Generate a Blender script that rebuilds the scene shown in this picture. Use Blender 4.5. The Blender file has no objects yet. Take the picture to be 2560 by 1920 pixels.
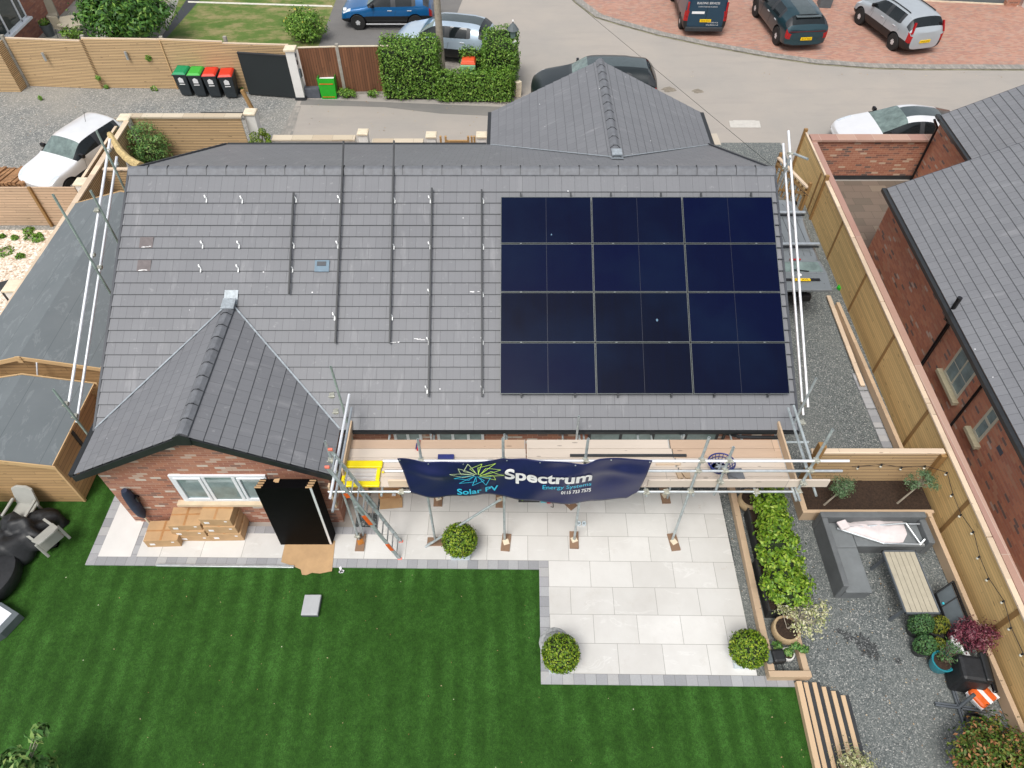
import bpy, bmesh, math, random
import numpy as np
from mathutils import Vector as V, Matrix
from mathutils.bvhtree import BVHTree
rnd = random.Random(11); nr = np.random.default_rng(5)
PI = math.pi; rad = math.radians
scene = bpy.context.scene; col = scene.collection
# ------------------------------------------------------------------ camera
FPX = 1760.0; CAM = V((-.786, -6.431, 14.275)); PITCH = rad(49.63)
_s, _c = math.sin(PITCH), math.cos(PITCH)
def ray(u, v):
    a, b = (u-1280)/FPX, -(v-960)/FPX
    return V((a, b*_s+_c, b*_c-_s))
def G(u, v, z=0.0):
    d = ray(u, v); return CAM+d*((z-CAM.z)/d.z)
def onX(u, v, x):
    d = ray(u, v); return CAM+d*((x-CAM.x)/d.x)
def onY(u, v, y):
    d = ray(u, v); return CAM+d*((y-CAM.y)/d.y)
# ------------------------------------------------------------------ nodes
class NT:
    def __init__(s, name):
        s.m = bpy.data.materials.new(name); s.m.use_nodes = True
        s.t = s.m.node_tree; s.b = s.t.nodes['Principled BSDF']
        s.L = s.t.links
    def n(s, typ, **kw):
        x = s.t.nodes.new('ShaderNode'+typ)
        for k, v in kw.items(): setattr(x, k, v)
        return x
    def put(s, sock, v):
        if isinstance(v, bpy.types.NodeSocket): s.L.new(v, sock)
        elif isinstance(v, (tuple, list)) and len(v) == 3 and sock.type == 'RGBA': sock.default_value = (*v, 1)
        else: sock.default_value = v
    def ma(s, op, a, b=0.0, c=0.0):
        x = s.n('Math', operation=op)
        for i, v in enumerate((a, b, c)): s.put(x.inputs[i], v)
        return x.outputs[0]
    def mix(s, f, a, b, mode='MIX'):
        x = s.n('Mix', data_type='RGBA', blend_type=mode)
        s.put(x.inputs[0], f); s.put(x.inputs[6], a); s.put(x.inputs[7], b)
        return x.outputs[2]
    def uv(s): return s.n('UVMap').outputs[0]
    def ob(s): return s.n('TexCoord').outputs['Object']
    def geo(s, k='Position'): return s.n('NewGeometry').outputs[k]
    def mapv(s, v, sc=(1, 1, 1), rot=(0, 0, 0)):
        x = s.n('Mapping'); s.L.new(v, x.inputs[0]); x.inputs['Scale'].default_value = sc; x.inputs['Rotation'].default_value = rot
        return x.outputs[0]
    def noise(s, v, sc=5, det=3, rough=.55, dist=0):
        x = s.n('TexNoise'); s.L.new(v, x.inputs['Vector']); x.inputs['Scale'].default_value = sc
        x.inputs['Detail'].default_value = det; x.inputs['Roughness'].default_value = rough; x.inputs['Distortion'].default_value = dist
        return x.outputs[0]
    def ramp(s, f, stops, const=False):
        x = s.n('ValToRGB'); s.L.new(f, x.inputs[0]); e = x.color_ramp.elements
        if const: x.color_ramp.interpolation = 'CONSTANT'
        while len(e) < len(stops): e.new(.5)
        for i, (p, c) in enumerate(stops):
            e[i].position = p; e[i].color = (c, c, c, 1) if isinstance(c, (int, float)) else (*c, 1)
        return x.outputs[0]
    def bump(s, h, st=.3, d=.02):
        x = s.n('Bump'); x.inputs['Strength'].default_value = st; x.inputs['Distance'].default_value = d
        s.L.new(h, x.inputs['Height']); s.L.new(x.outputs[0], s.b.inputs['Normal'])
    def cells(s, w, h, off=.5, gx=.01, gy=.01, vec=None, seed=0.):
        sp = s.n('SeparateXYZ'); s.L.new(vec or s.uv(), sp.inputs[0])
        r = s.ma('DIVIDE', sp.outputs[1], h); row = s.ma('FLOOR', r); fr = s.ma('SUBTRACT', r, row)
        x = s.ma('ADD', s.ma('DIVIDE', sp.outputs[0], w), s.ma('MULTIPLY', row, off)); cx = s.ma('FLOOR', x); fx = s.ma('SUBTRACT', x, cx)
        g = s.ma('MAXIMUM', s.ma('LESS_THAN', fx, gx/w), s.ma('LESS_THAN', fr, gy/h))
        cb = s.n('CombineXYZ'); s.L.new(cx, cb.inputs[0]); s.L.new(row, cb.inputs[1]); cb.inputs[2].default_value = seed
        wn = s.n('TexWhiteNoise', noise_dimensions='3D'); s.L.new(cb.outputs[0], wn.inputs[0])
        return wn.outputs[0], g, fr, fx
    def fin(s, colr, rough=.6, metal=0., spec=None, coat=None, alpha=None):
        s.put(s.b.inputs['Base Color'], colr); s.put(s.b.inputs['Roughness'], rough); s.put(s.b.inputs['Metallic'], metal)
        if spec is not None: s.put(s.b.inputs['Specular IOR Level'], spec)
        if coat is not None: s.put(s.b.inputs['Coat Weight'], coat)
        return s.m
def sc3(c, k): return tuple(min(1, x*k) for x in c)
def plain(name, c, rough=.6, metal=0., var=.18, vs=6., bump=0., bs=80., spec=None, coat=None):
    s = NT(name); o = s.ob(); f = s.noise(o, vs, 4, .65)
    cc = s.mix(s.ramp(f, [(.3, 0.), (.7, 1.)]), sc3(c, 1-var), sc3(c, 1+var))
    if bump: s.bump(s.noise(o, bs, 2), bump, .01)
    rr = s.ma('ADD', rough-.08, s.ma('MULTIPLY', f, .16)) if rough > .12 else rough
    return s.fin(cc, rr, metal, spec, coat)
def wood(name, c, plank=.12, gap=.008, vert=False, var=.25, grain=.35, length=2.4, gapc=.25):
    s = NT(name); u = s.uv()
    if vert: u = s.mapv(u, rot=(0, 0, PI/2))
    r, g, fr, fx = s.cells(length, plank, .37, .006, gap, vec=u)
    gr = s.noise(s.mapv(u, (2.5, 60, 1)), 1.5, 5, .7, .8); big = s.noise(s.mapv(u, (1, 6, 1)), 1.1, 3)
    a = s.mix(r, sc3(c, 1-var), sc3(c, 1+var)); a = s.mix(s.ma('MULTIPLY', gr, grain), a, sc3(c, .45)); a = s.mix(s.ma('MULTIPLY', big, .35), a, sc3(c, 1.25))
    kn = s.n('TexVoronoi'); s.L.new(s.mapv(u, (1.6, 7, 1)), kn.inputs['Vector']); kn.inputs['Scale'].default_value = 1.
    a = s.mix(s.ma('LESS_THAN', kn.outputs[0], .1), a, sc3(c, .5))
    a = s.mix(g, a, sc3(c, gapc)); s.bump(s.ma('SUBTRACT', 1., g), .6, .01)
    return s.fin(a, .75)
def bricks(name, cols, w=.225, h=.075, mort=(.42, .38, .33), gx=.011, seed=0., rough=.85, off=.5, stain=.25, stc=(.55, .42, .36)):
    s = NT(name); r, g, fr, fx = s.cells(w, h, off, gx, gx, seed=seed)
    a = s.ramp(r, cols, True); o = s.ob()
    n1 = s.noise(o, 45, 4, .7); n2 = s.noise(o, 1.3, 4)
    a = s.mix(s.ma('MULTIPLY', n1, .45), a, tuple(.18*q for q in stc)); a = s.mix(g, a, mort)
    a = s.mix(s.ma('MULTIPLY', n2, stain), a, stc); s.bump(s.ma('SUBTRACT', s.ma('MULTIPLY', n1, .4), g), .5, .008)
    return s.fin(a, rough)
def speck(name, cols, sc=60, rough=.9, bump=.5, big=None, bigs=.5, var=.5):
    s = NT(name); o = s.geo(); v = s.n('TexVoronoi'); s.L.new(o, v.inputs['Vector']); v.inputs['Scale'].default_value = sc
    sp = s.n('SeparateColor'); s.L.new(v.outputs['Color'], sp.inputs[0])
    a = s.ramp(sp.outputs[0], cols)
    if big is not None: a = s.mix(s.ma('MULTIPLY', s.ramp(s.noise(o, bigs, 5, .6), [(.38, 0.), (.72, 1.)]), var), a, big)
    s.bump(v.outputs[0], bump, .015); return s.fin(a, rough)
def leafm(name, cols, rough=.5, trans=.25):
    s = NT(name); r = s.geo('Random Per Island'); a = s.ramp(r, cols)
    n = s.noise(s.geo(), 2.2, 3); a = s.mix(s.ma('MULTIPLY', n, .5), a, cols[0][1])
    s.fin(a, rough, spec=.35)
    return s.m
M = {}
def P(k, *a, **kw): M[k] = plain(k, *a, **kw)
P('white_paint', (.78, .78, .76), .55, var=.05); P('render', (.74, .73, .70), .8, var=.06, vs=3)
P('coping', (.70, .61, .46), .85, var=.16, vs=4); P('sill', (.62, .50, .35), .85, var=.1)
P('upvc', (.75, .78, .82), .35, var=.03); P('black_plastic', (.012, .013, .014), .45); P('charcoal', (.03, .033, .037), .5)
P('gutter', (.02, .022, .024), .35); P('verge', (.05, .055, .065), .5, var=.2); P('galv', (.42, .47, .48), .45, .35, var=.25, vs=9)
P('alu', (.62, .66, .68), .35, .8, var=.12, vs=9); P('galv_green', (.30, .38, .34), .5, .2, var=.3, vs=6); P('railwhite', (.78, .80, .83), .35, .3, var=.06)
P('lead', (.36, .40, .43), .5, .3, var=.25, vs=14); P('cardboard', (.47, .30, .155), .85, var=.12, vs=3); P('cardboard2', (.40, .22, .10), .85, var=.15)
P('tape', (.42, .22, .09), .35); P('paper', (.8, .8, .8), .6, var=.02); P('orange', (.75, .13, .02), .45, var=.2); P('pinkcap', (.75, .18, .12), .5)
P('yellow', (.85, .68, .0), .45, var=.05); P('navy', (.012, .016, .075), .34, var=.12, vs=2); P('navycloth', (.02, .03, .06), .7, var=.3)
P('blackcloth', (.012, .013, .015), .55, var=.4, vs=14, bump=.4, bs=12); P('resin', (.36, .36, .33), .6, var=.05)
M['felt'] = None; M['sleeper'] = None
P('soil', (.035, .02, .012), .95, var=.6, vs=22, bump=1., bs=70); P('pot_tan', (.42, .31, .18), .55, var=.12); P('pot_blue', (.02, .22, .27), .25, var=.2, vs=9)
P('pot_grey', (.10, .12, .13), .6, var=.1); P('planter_black', (.03, .032, .033), .6, var=.2); P('pot_white', (.66, .74, .78), .5, var=.05)
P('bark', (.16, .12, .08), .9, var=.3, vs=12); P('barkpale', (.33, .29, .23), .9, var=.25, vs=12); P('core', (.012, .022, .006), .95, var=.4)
P('canvas', (.70, .63, .625), .8, var=.08, vs=5); P('greymetal', (.16, .18, .20), .4, .5, var=.1); P('tabletop', (.42, .38, .29), .6, var=.08)
P('thatch', (.50, .38, .18), .95, var=.4, vs=18, bump=.6, bs=60); P('stone', (.32, .33, .33), .8, var=.35, vs=16, bump=.6, bs=25)
P('tyre', (.014, .014, .014), .8); P('rim', (.62, .63, .64), .35, .25, var=.05); P('gloss_black', (.008, .008, .009), .08, var=.0)
P('red_glass', (.35, .008, .01), .12, var=.1); P('clear_lamp', (.6, .65, .7), .08, var=.2, vs=20); P('plate', (.85, .55, .0), .4, var=.02)
P('glass', (.03, .045, .05), .04, var=.0, spec=.8); P('glass_int', (.20, .27, .27), .08, var=.3, vs=2.5); P('carglass', (.010, .014, .016), .06, var=.25, vs=2, spec=.4)
P('screenglass', (.15, .20, .19), .06, var=.4, vs=3, spec=.5)
P('lid_green', (.0, .25, .09), .5, var=.06); P('lid_lime', (.04, .38, .04), .5, var=.06); P('lid_red', (.62, .035, .015), .45, var=.06); P('binbody', (.028, .036, .042), .5)
P('bagreen', (.02, .40, .02), .45, var=.1); P('gatedark', (.018, .024, .026), .55, var=.08, vs=1); P('greybox', (.09, .10, .12), .6)
P('concrete', (.33, .31, .27), .85, var=.2, vs=6, bump=.3); P('bluevent', (.13, .2, .26), .5); P('cyan', (.05, .55, .80), .5, var=.0); P('whiteprint', (.8, .8, .8), .5, var=.0)
P('lime', (.55, .8, .15), .5, var=0.); P('teal', (.05, .5, .6), .5, var=0.); P('bulb', (.75, .75, .65), .15); P('creamframe', (.52, .50, .40), .5, var=.04)
P('rope', (.02, .02, .02), .6); P('brackets', (.62, .64, .64), .4, .3, var=.1); P('basket', (.02, .03, .17), .5); P('redtool', (.5, .01, .03), .4)
P('linewhite', (.62, .60, .52), .8); P('rattan', (.13, .14, .145), .7, var=.15, vs=3, bump=.5, bs=150); P('rattan_seat', (.17, .185, .19), .65, var=.12, vs=3, bump=.5, bs=150)
M['brick'] = bricks('red_brick', [(0, (.42, .135, .065)), (.3, (.5, .18, .09)), (.52, (.36, .105, .055)), (.68, (.47, .20, .12)), (.8, (.20, .085, .06)), (.88, (.62, .45, .36)), (.94, (.74, .66, .58))], mort=(.46, .26, .18))
M['brick2'] = bricks('neighbour_brick', [(0, (.58, .19, .09)), (.35, (.66, .24, .115)), (.6, (.52, .16, .08)), (.80, (.16, .10, .09)), (.86, (.62, .28, .15)), (.97, (.66, .48, .38))], mort=(.42, .21, .13), seed=3.)
M['brick3'] = bricks('yard_brick', [(0, (.40, .12, .06)), (.3, (.50, .19, .10)), (.55, (.22, .07, .045)), (.72, (.46, .16, .08)), (.85, (.10, .06, .055)), (.92, (.66, .50, .36))], mort=(.50, .28, .17), seed=5.)
M['brick4'] = bricks('old_brick', [(0, (.33, .085, .045)), (.4, (.40, .12, .06)), (.7, (.25, .06, .04)), (.9, (.45, .17, .1))], mort=(.2, .1, .07), seed=7.)
M['blockpave'] = bricks('block_paving', [(0, (.46, .20, .13)), (.3, (.52, .25, .17)), (.55, (.40, .17, .12)), (.75, (.48, .28, .20)), (.9, (.34, .2, .16))], w=.2, h=.1, mort=(.30, .2, .15), gx=.008, seed=9., stain=.35)
M['setts'] = bricks('grey_setts', [(0, (.36, .365, .38)), (.3, (.44, .445, .455)), (.55, (.31, .315, .33)), (.75, (.47, .465, .46)), (.9, (.40, .40, .415))], w=.22, h=.2, mort=(.16, .16, .16), gx=.008, seed=2., off=0., stain=.2, stc=(.42, .43, .45))
M['setts_small'] = bricks('small_setts', [(0, (.33, .31, .28)), (.4, (.40, .37, .33)), (.75, (.27, .26, .24))], w=.12, h=.2, mort=(.2, .19, .17), gx=.01, seed=4., off=0., stain=.15, stc=(.4, .38, .35))
M['slate_pave'] = bricks('stone_flags', [(0, (.20, .155, .12)), (.4, (.25, .20, .15)), (.7, (.16, .13, .10))], w=.6, h=.38, mort=(.11, .09, .07), gx=.015, seed=8., off=.33, stain=.0)
M['paleflag'] = bricks('pale_flags', [(0, (.38, .38, .33)), (.4, (.44, .43, .38)), (.7, (.33, .34, .30))], w=.6, h=.6, mort=(.15, .15, .12), gx=.02, seed=12., off=.5, stain=.0)
M['pinkcop'] = bricks('sandstone_coping', [(0, (.46, .26, .19)), (.4, (.52, .32, .24)), (.7, (.42, .22, .17))], w=.6, h=5, mort=(.5, .4, .32), gx=.012, seed=14., off=0., stain=.3)
M['creamcop'] = bricks('cream_coping', [(0, (.66, .57, .42)), (.4, (.72, .63, .48)), (.7, (.60, .50, .36))], w=.72, h=5, mort=(.35, .3, .22), gx=.012, seed=15., off=0., stain=.1)
def slabs():
    s = NT('porcelain_slabs'); r, g, fr, fx = s.cells(.9, .6, .5, .007, .007)
    o = s.geo(); a = s.mix(r, (.585, .575, .55), (.69, .68, .655)); vn = s.noise(s.mapv(o, (1, 3, 1), (0, 0, .7)), 1.1, 5, .6, 1.2)
    a = s.mix(s.ramp(vn, [(.60, 0.), (.64, .35), (.67, 0.)]), a, (.8, .8, .78)); a = s.mix(s.ma('MULTIPLY', s.ramp(s.noise(o, .7, 6, .65), [(.4, 0.), (.75, 1.)]), .4), a, (.42, .40, .37))
    st = s.ramp(s.noise(o, 3.3, 3, .7), [(.70, 0.), (.78, .35)]); a = s.mix(st, a, (.4, .3, .2)); a = s.mix(s.ramp(s.noise(o, 1.6, 6, .8), [(.56, 0.), (.72, .35)]), a, (.46, .43, .38))
    a = s.mix(g, a, (.20, .19, .17)); return s.fin(a, .55)
M['slabs'] = slabs()
def tiles(name='roof_tiles', off=.5, dark=1., w=.3, h=.2753, gy=.0, gx=.007, top=.055):
    s = NT(name); r, g, fr, fx = s.cells(w, h, off, gx, gy); o = s.geo()
    a = s.mix(r, sc3((.140, .143, .155), dark), sc3((.157, .160, .172), dark)); 
    a = s.mix(s.ma('MULTIPLY', s.noise(o, .7, 5, .6), .35), a, sc3((.24, .25, .265), dark)); a = s.mix(s.ramp(s.noise(o, 7, 4, .7), [(.62, 0.), (.74, .3)]), a, (.40, .40, .40)); a = s.mix(s.ramp(s.noise(s.mapv(s.uv(), (2.2, .45, 1)), 1.6, 4, .6), [(.58, 0.), (.74, .4)]), a, (.33, .33, .34))
    dt = s.ma('LESS_THAN', s.ma('ABSOLUTE', s.ma('SUBTRACT', fx, .5)), .013)
    a = s.mix(s.ma('MULTIPLY', dt, .22), a, (.08, .085, .09)); a = s.mix(s.ma('MULTIPLY', g, .8), a, (.05, .055, .06)); a = s.mix(s.ma('MULTIPLY', s.ma('GREATER_THAN', fr, 1-top), .85), a, (.035, .04, .045))  # last band: shadow line under each tile lip, painted into the colour
    v = s.n('TexVoronoi'); s.L.new(o, v.inputs['Vector']); v.inputs['Scale'].default_value = 1.7
    a = s.mix(s.ma('LESS_THAN', v.outputs[0], .028), a, (.75, .75, .75))
    s.bump(s.ma('SUBTRACT', 1., g), .4, .006); return s.fin(a, .5, spec=.6)
M['tiles'] = tiles(); M['tiles_fine'] = tiles('roof_tiles_flat', gy=.012, dark=1.05); M['tiles_slate'] = tiles('neighbour_slates', dark=1.08, w=.26, h=.235, gy=.006, gx=.009, top=.03)
def lawn():
    s = NT('artificial_lawn'); o = s.geo(); sp = s.n('SeparateXYZ'); s.L.new(o, sp.inputs[0])
    wob = s.ma('MULTIPLY', s.noise(s.mapv(o, (.5, .3, 1)), 1., 3), .22)
    x = s.ma('DIVIDE', s.ma('ADD', sp.outputs[0], s.ma('ADD', wob, s.ma('MULTIPLY', sp.outputs[1], .05))), .43)
    st = s.ma('SINE', s.ma('MULTIPLY', x, 2*PI)); st = s.ma('MULTIPLY', s.ma('ADD', st, 1.), .5)
    st = s.ramp(s.ma('ADD', st, s.ma('MULTIPLY', s.ma('SUBTRACT', s.noise(o, 5, 4, .7), .5), .9)), [(.12, 0.), (.85, 1.)]); m1 = s.noise(s.mapv(o, (1, .75, 1)), 2.1, 6, .74); m2 = s.noise(o, .35, 2); 
    amp = s.ramp(s.noise(o, .4, 3), [(.38, .05), (.64, .8)])
    f = s.ma('ADD', s.ma('MULTIPLY', st, s.ma('MULTIPLY', amp, .62)), s.ma('MULTIPLY', s.ramp(m1, [(.25, 0.), (.75, 1.)]), .8))
    a = s.ramp(f, [(.0, (.022, .074, .006)), (.4, (.038, .128, .013)), (1., (.076, .225, .034))])
    m3 = s.noise(o, 11, 4, .75); a = s.mix(s.ramp(m3, [(.35, .5), (.6, 0.)]), a, (.012, .04, .004)); fi = s.noise(s.mapv(o, (1, .5, 1)), 90, 3, .8); a = s.mix(s.ramp(fi, [(.35, .75), (.65, 0.)]), a, (.006, .022, .002))
    v = s.n('TexVoronoi'); s.L.new(o, v.inputs['Vector']); v.inputs['Scale'].default_value = 1.9; v.inputs['Randomness'].default_value = 1.
    a = s.mix(s.ma('LESS_THAN', v.outputs[0], .022), a, (.55, .55, .4)); s.bump(fi, .8, .02); return s.fin(a, .75, spec=.2)
M['lawn'] = lawn()
def grass():
    s = NT('natural_grass'); o = s.geo(); n = s.noise(s.mapv(o, (1, 1.6, 1)), .75, 6, .68)
    a = s.ramp(n, [(.36, (.07, .16, .015)), (.48, (.13, .20, .035)), (.58, (.30, .27, .11)), (.7, (.42, .33, .17))])
    fi = s.noise(o, 60, 3); a = s.mix(s.ma('MULTIPLY', fi, .5), a, (.05, .08, .015)); s.bump(fi, .8, .03); return s.fin(a, .9)
M['grass'] = grass()
def asphalt(name, c, c2, c3, crack=True):
    s = NT(name); o = s.geo(); a = s.mix(s.ramp(s.noise(o, .22, 6, .65), [(.38, 0.), (.66, 1.)]), c, c2)
    a = s.mix(s.ma('MULTIPLY', s.ramp(s.noise(s.mapv(o, (.35, 1.6, 1)), .8, 5, .7), [(.5, 0.), (.75, 1.)]), .5), a, c3)
    a = s.mix(s.ma('MULTIPLY', s.noise(o, 110, 2), .35), a, sc3(c, .55)); s.bump(s.noise(o, 90, 2), .4, .01)
    a = s.mix(s.ramp(s.noise(o, 1.4, 5, .75), [(.70, 0.), (.8, .4)]), a, sc3(c, .6)); return s.fin(a, .9)
M['road'] = asphalt('road_surface', (.36, .335, .305), (.42, .375, .33), (.30, .285, .265))
M['asphalt'] = asphalt('dark_asphalt', (.155, .15, .145), (.20, .19, .18), (.12, .12, .12))
M['strip'] = asphalt('worn_asphalt', (.19, .185, .175), (.27, .25, .225), (.15, .15, .15))
M['patch'] = asphalt('concrete_patch', (.50, .42, .33), (.55, .5, .42), (.42, .34, .27))
M['gravel'] = speck('dark_gravel', [(0, (.055, .064, .066)), (.4, (.10, .115, .115)), (.75, (.165, .18, .175)), (.94, (.25, .26, .25)), (1, (.5, .49, .46))], 52, big=(.20, .21, .195), bigs=.35, var=.45)
M['gravel_light'] = speck('worn_gravel', [(0, (.11, .12, .12)), (.4, (.17, .18, .175)), (.8, (.26, .26, .25)), (1, (.5, .48, .44))], 30, big=(.33, .31, .27), bigs=.28, var=.75)
M['gravel_cream'] = speck('cream_gravel', [(0, (.40, .28, .19)), (.4, (.66, .54, .42)), (.8, (.8, .72, .62)), (1, (.85, .82, .78))], 20)
M['gravel_fine'] = speck('slate_chippings', [(0, (.025, .028, .03)), (.5, (.06, .07, .07)), (.9, (.14, .15, .15)), (1, (.3, .3, .3))], 40)
M['slat'] = wood('slat_fence', (.63, .435, .235), .062, .018, var=.12, grain=.22, length=2.6, gapc=.16); M['slatwide'] = wood('wide_slats', (.52, .37, .25), .10, .014, var=.12, grain=.25, length=1.9, gapc=.45)
M['fence_board'] = wood('fence_boards', (.67, .46, .20), .075, .006, var=.18, grain=.3, length=3.6, gapc=.4); M['cap'] = wood('cap_rail', (.66, .52, .38), .5, 0., var=.2, grain=.25, length=3.)
M['shiplap'] = wood('shiplap', (.50, .315, .15), .115, .01, var=.14, grain=.3, gapc=.35); M['shedtrim'] = wood('shed_trim', (.60, .40, .2), .5, 0., var=.1, grain=.25)
M['brownfence'] = wood('feather_edge', (.20, .085, .04), .10, .012, vert=True, var=.35, grain=.5, gapc=.25); M['scafboard'] = wood('scaffold_boards', (.63, .545, .46), .5, 0., var=.1, grain=.25, length=9)
M['scafdirty'] = wood('stained_boards', (.54, .39, .28), .5, 0., var=.1, grain=.45, length=9); M['sleeper'] = wood('sleeper_timber', (.53, .39, .26), .5, 0., var=.12, grain=.35, length=5)
M['deck'] = wood('deck_boards', (.56, .40, .25), 3., .0, vert=True, var=.15, grain=.3, length=3); M['post'] = wood('posts', (.30, .17, .06), 3., 0., vert=True, var=.15, grain=.4); M['oak'] = wood('gate_timber', (.42, .25, .10), 3., 0., vert=True, grain=.4)
M['log'] = wood('split_logs', (.42, .22, .1), .05, .01, var=.5, grain=.5)
def feltm():
    s = NT('roofing_felt'); o = s.geo(); a = s.mix(s.noise(o, .9, 4, .6), (.115, .135, .145), (.17, .19, .2)); w = s.noise(s.mapv(o, (1, .4, 1), (0, 0, .6)), 3.2, 5, .7, 1.5)
    a = s.mix(s.ramp(w, [(.55, 0.), (.62, .22), (.68, 0.)]), a, (.34, .37, .38)); r, g, fr, fx = s.cells(50, 1.0, 0, 0, .012); a = s.mix(s.ma('MULTIPLY', g, .5), a, (.05, .06, .06)); s.bump(s.noise(o, 200, 2), .3, .01); return s.fin(a, .9)
M['felt'] = feltm()
# ------------------------------------------------------------------ mesh building
def wl(o):
    p = V((0, 0, 0))
    while o: p = p+o.location; o = o.parent
    return p
class MB:
    def __init__(s): s.v = []; s.f = []; s.mi = []; s.uvs = {}
    def add(s, vs, fs, mi=0):
        b = len(s.v); s.v += [V(x) for x in vs]
        for f in fs: s.f.append([i+b for i in f]); s.mi.append(mi)
        return s
    def box(s, c, d, yaw=0, R=None, mi=0, top=None):
        x, y, z = d[0]/2, d[1]/2, d[2]/2; tx, ty = top or (1, 1)
        vs = [V((a*x, b*y, -z)) for a, b in ((-1, -1), (1, -1), (1, 1), (-1, 1))]+[V((a*x*tx, b*y*ty, z)) for a, b in ((-1, -1), (1, -1), (1, 1), (-1, 1))]
        R = R or Matrix.Rotation(yaw, 3, 'Z'); vs = [R@p+V(c) for p in vs]
        return s.add(vs, [(3, 2, 1, 0), (4, 5, 6, 7), (0, 1, 5, 4), (1, 2, 6, 5), (2, 3, 7, 6), (3, 0, 4, 7)], mi)
    def bx(s, x0, x1, y0, y1, z0, z1, mi=0): return s.box(((x0+x1)/2, (y0+y1)/2, (z0+z1)/2), (x1-x0, y1-y0, z1-z0), mi=mi)
    def beam(s, a, b, w, h, up=(0, 0, 1), mi=0, below=False):
        a, b = V(a), V(b); d = (b-a); L = d.length; d.normalize(); up = V(up)
        sd = d.cross(up); sd = sd.normalized() if sd.length > 1e-4 else V((1, 0, 0)); u2 = sd.cross(d)
        o = -u2*(h/2) if below else V((0, 0, 0))
        vs = [p+sd*(i*w/2)+u2*(j*h/2)+o for p in (a, b) for i, j in ((-1, -1), (1, -1), (1, 1), (-1, 1))]
        return s.add(vs, [(0, 1, 2, 3), (7, 6, 5, 4), (4, 5, 1, 0), (5, 6, 2, 1), (6, 7, 3, 2), (7, 4, 0, 3)], mi)
    def tube(s, a, b, r, n=10, r2=None, mi=0, open_=False):
        a, b = V(a), V(b); d = (b-a).normalized(); t = V((0, 0, 1)) if abs(d.z) < .9 else V((1, 0, 0))
        x = d.cross(t).normalized(); y = d.cross(x); r2 = r if r2 is None else r2; vs = []
        for p, q in ((a, r), (b, r2)):
            vs += [p+(x*math.cos(2*PI*i/n)+y*math.sin(2*PI*i/n))*q for i in range(n)]
        fs = [(i, n+i, n+(i+1) % n, (i+1) % n) for i in range(n)]
        if not open_: fs += [tuple(range(n)), tuple(reversed(range(n, 2*n)))]
        s.add(vs, fs, mi)
        if open_:   # hollow pipe end
            for p, dd, q in ((a, d, r), (b, -d, r2)):
                k = len(s.v); ri = q*.78
                s.v += [p+(x*math.cos(2*PI*i/n)+y*math.sin(2*PI*i/n))*q for i in range(n)]+[p+(x*math.cos(2*PI*i/n)+y*math.sin(2*PI*i/n))*ri for i in range(n)]+[p+dd*.12+(x*math.cos(2*PI*i/n)+y*math.sin(2*PI*i/n))*ri for i in range(n)]
                for i in range(n):
                    j = (i+1) % n; s.f += [[k+i, k+j, k+n+j, k+n+i], [k+n+i, k+n+j, k+2*n+j, k+2*n+i]]; s.mi += [mi, mi]
                s.f.append([k+2*n+i for i in range(n)]); s.mi.append(mi)
        return s
    def path(s, pts, r, n=8, mi=0):
        for a, b in zip(pts, pts[1:]): s.tube(a, b, r, n, mi=mi)
        return s
    def lathe(s, prof, c=(0, 0, 0), n=20, mi=0, sx=1, sy=1):
        c = V(c); vs = []
        for r, z in prof: vs += [c+V((r*sx*math.cos(2*PI*i/n), r*sy*math.sin(2*PI*i/n), z)) for i in range(n)]
        fs = [(k*n+i, k*n+(i+1) % n, (k+1)*n+(i+1) % n, (k+1)*n+i) for k in range(len(prof)-1) for i in range(n)]
        fs += [tuple(reversed(range(n))), tuple(range((len(prof)-1)*n, len(prof)*n))]
        return s.add(vs, fs, mi)
    def slab(s, pts, z0, z1, mi=0):   # polygon (CCW) between two heights
        n = len(pts); ar = sum(pts[i][0]*pts[(i+1) % n][1]-pts[(i+1) % n][0]*pts[i][1] for i in range(n))
        if ar < 0: pts = list(reversed(pts))
        vs = [(p[0], p[1], z0) for p in pts]+[(p[0], p[1], z1) for p in pts]
        return s.add(vs, [tuple(reversed(range(n))), tuple(range(n, 2*n))]+[(i, (i+1) % n, n+(i+1) % n, n+i) for i in range(n)], mi)
    def sheet(s, pts, z, mi=0):
        n = len(pts); ar = sum(pts[i][0]*pts[(i+1) % n][1]-pts[(i+1) % n][0]*pts[i][1] for i in range(n))
        if ar < 0: pts = list(reversed(pts))
        return s.add([(p[0], p[1], z) for p in pts], [tuple(range(n))], mi)
    def ext(s, pts, d, mi=0):         # 3d polygon extruded by vector d
        n = len(pts); d = V(d); vs = [V(p) for p in pts]+[V(p)+d for p in pts]
        return s.add(vs, [tuple(range(n)), tuple(reversed(range(n, 2*n)))]+[((i+1) % n, i, n+i, n+(i+1) % n) for i in range(n)], mi)
    def build(s, name, mat, parent=None, smooth=False, bevel=0., uv=None, fixn=True, keep=False):
        org = wl(parent) if parent else V((0, 0, 0))
        if not parent and not keep:
            xs = [p.x for p in s.v]; ys = [p.y for p in s.v]; zs = [p.z for p in s.v]
            org = V(((min(xs)+max(xs))/2, (min(ys)+max(ys))/2, min(zs)))
        me = bpy.data.meshes.new(name); me.from_pydata([tuple(p-org) for p in s.v], [], s.f)
        mats = mat if isinstance(mat, (list, tuple)) else [mat]
        for m in mats: me.materials.append(M[m] if isinstance(m, str) else m)
        me.polygons.foreach_set('material_index', s.mi); me.update()
        if fixn:
            bm = bmesh.new(); bm.from_mesh(me); bmesh.ops.recalc_face_normals(bm, faces=bm.faces); bm.to_mesh(me); bm.free()
        ul = me.uv_layers.new(name='UVMap'); dat = np.zeros(len(me.loops)*2)
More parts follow.
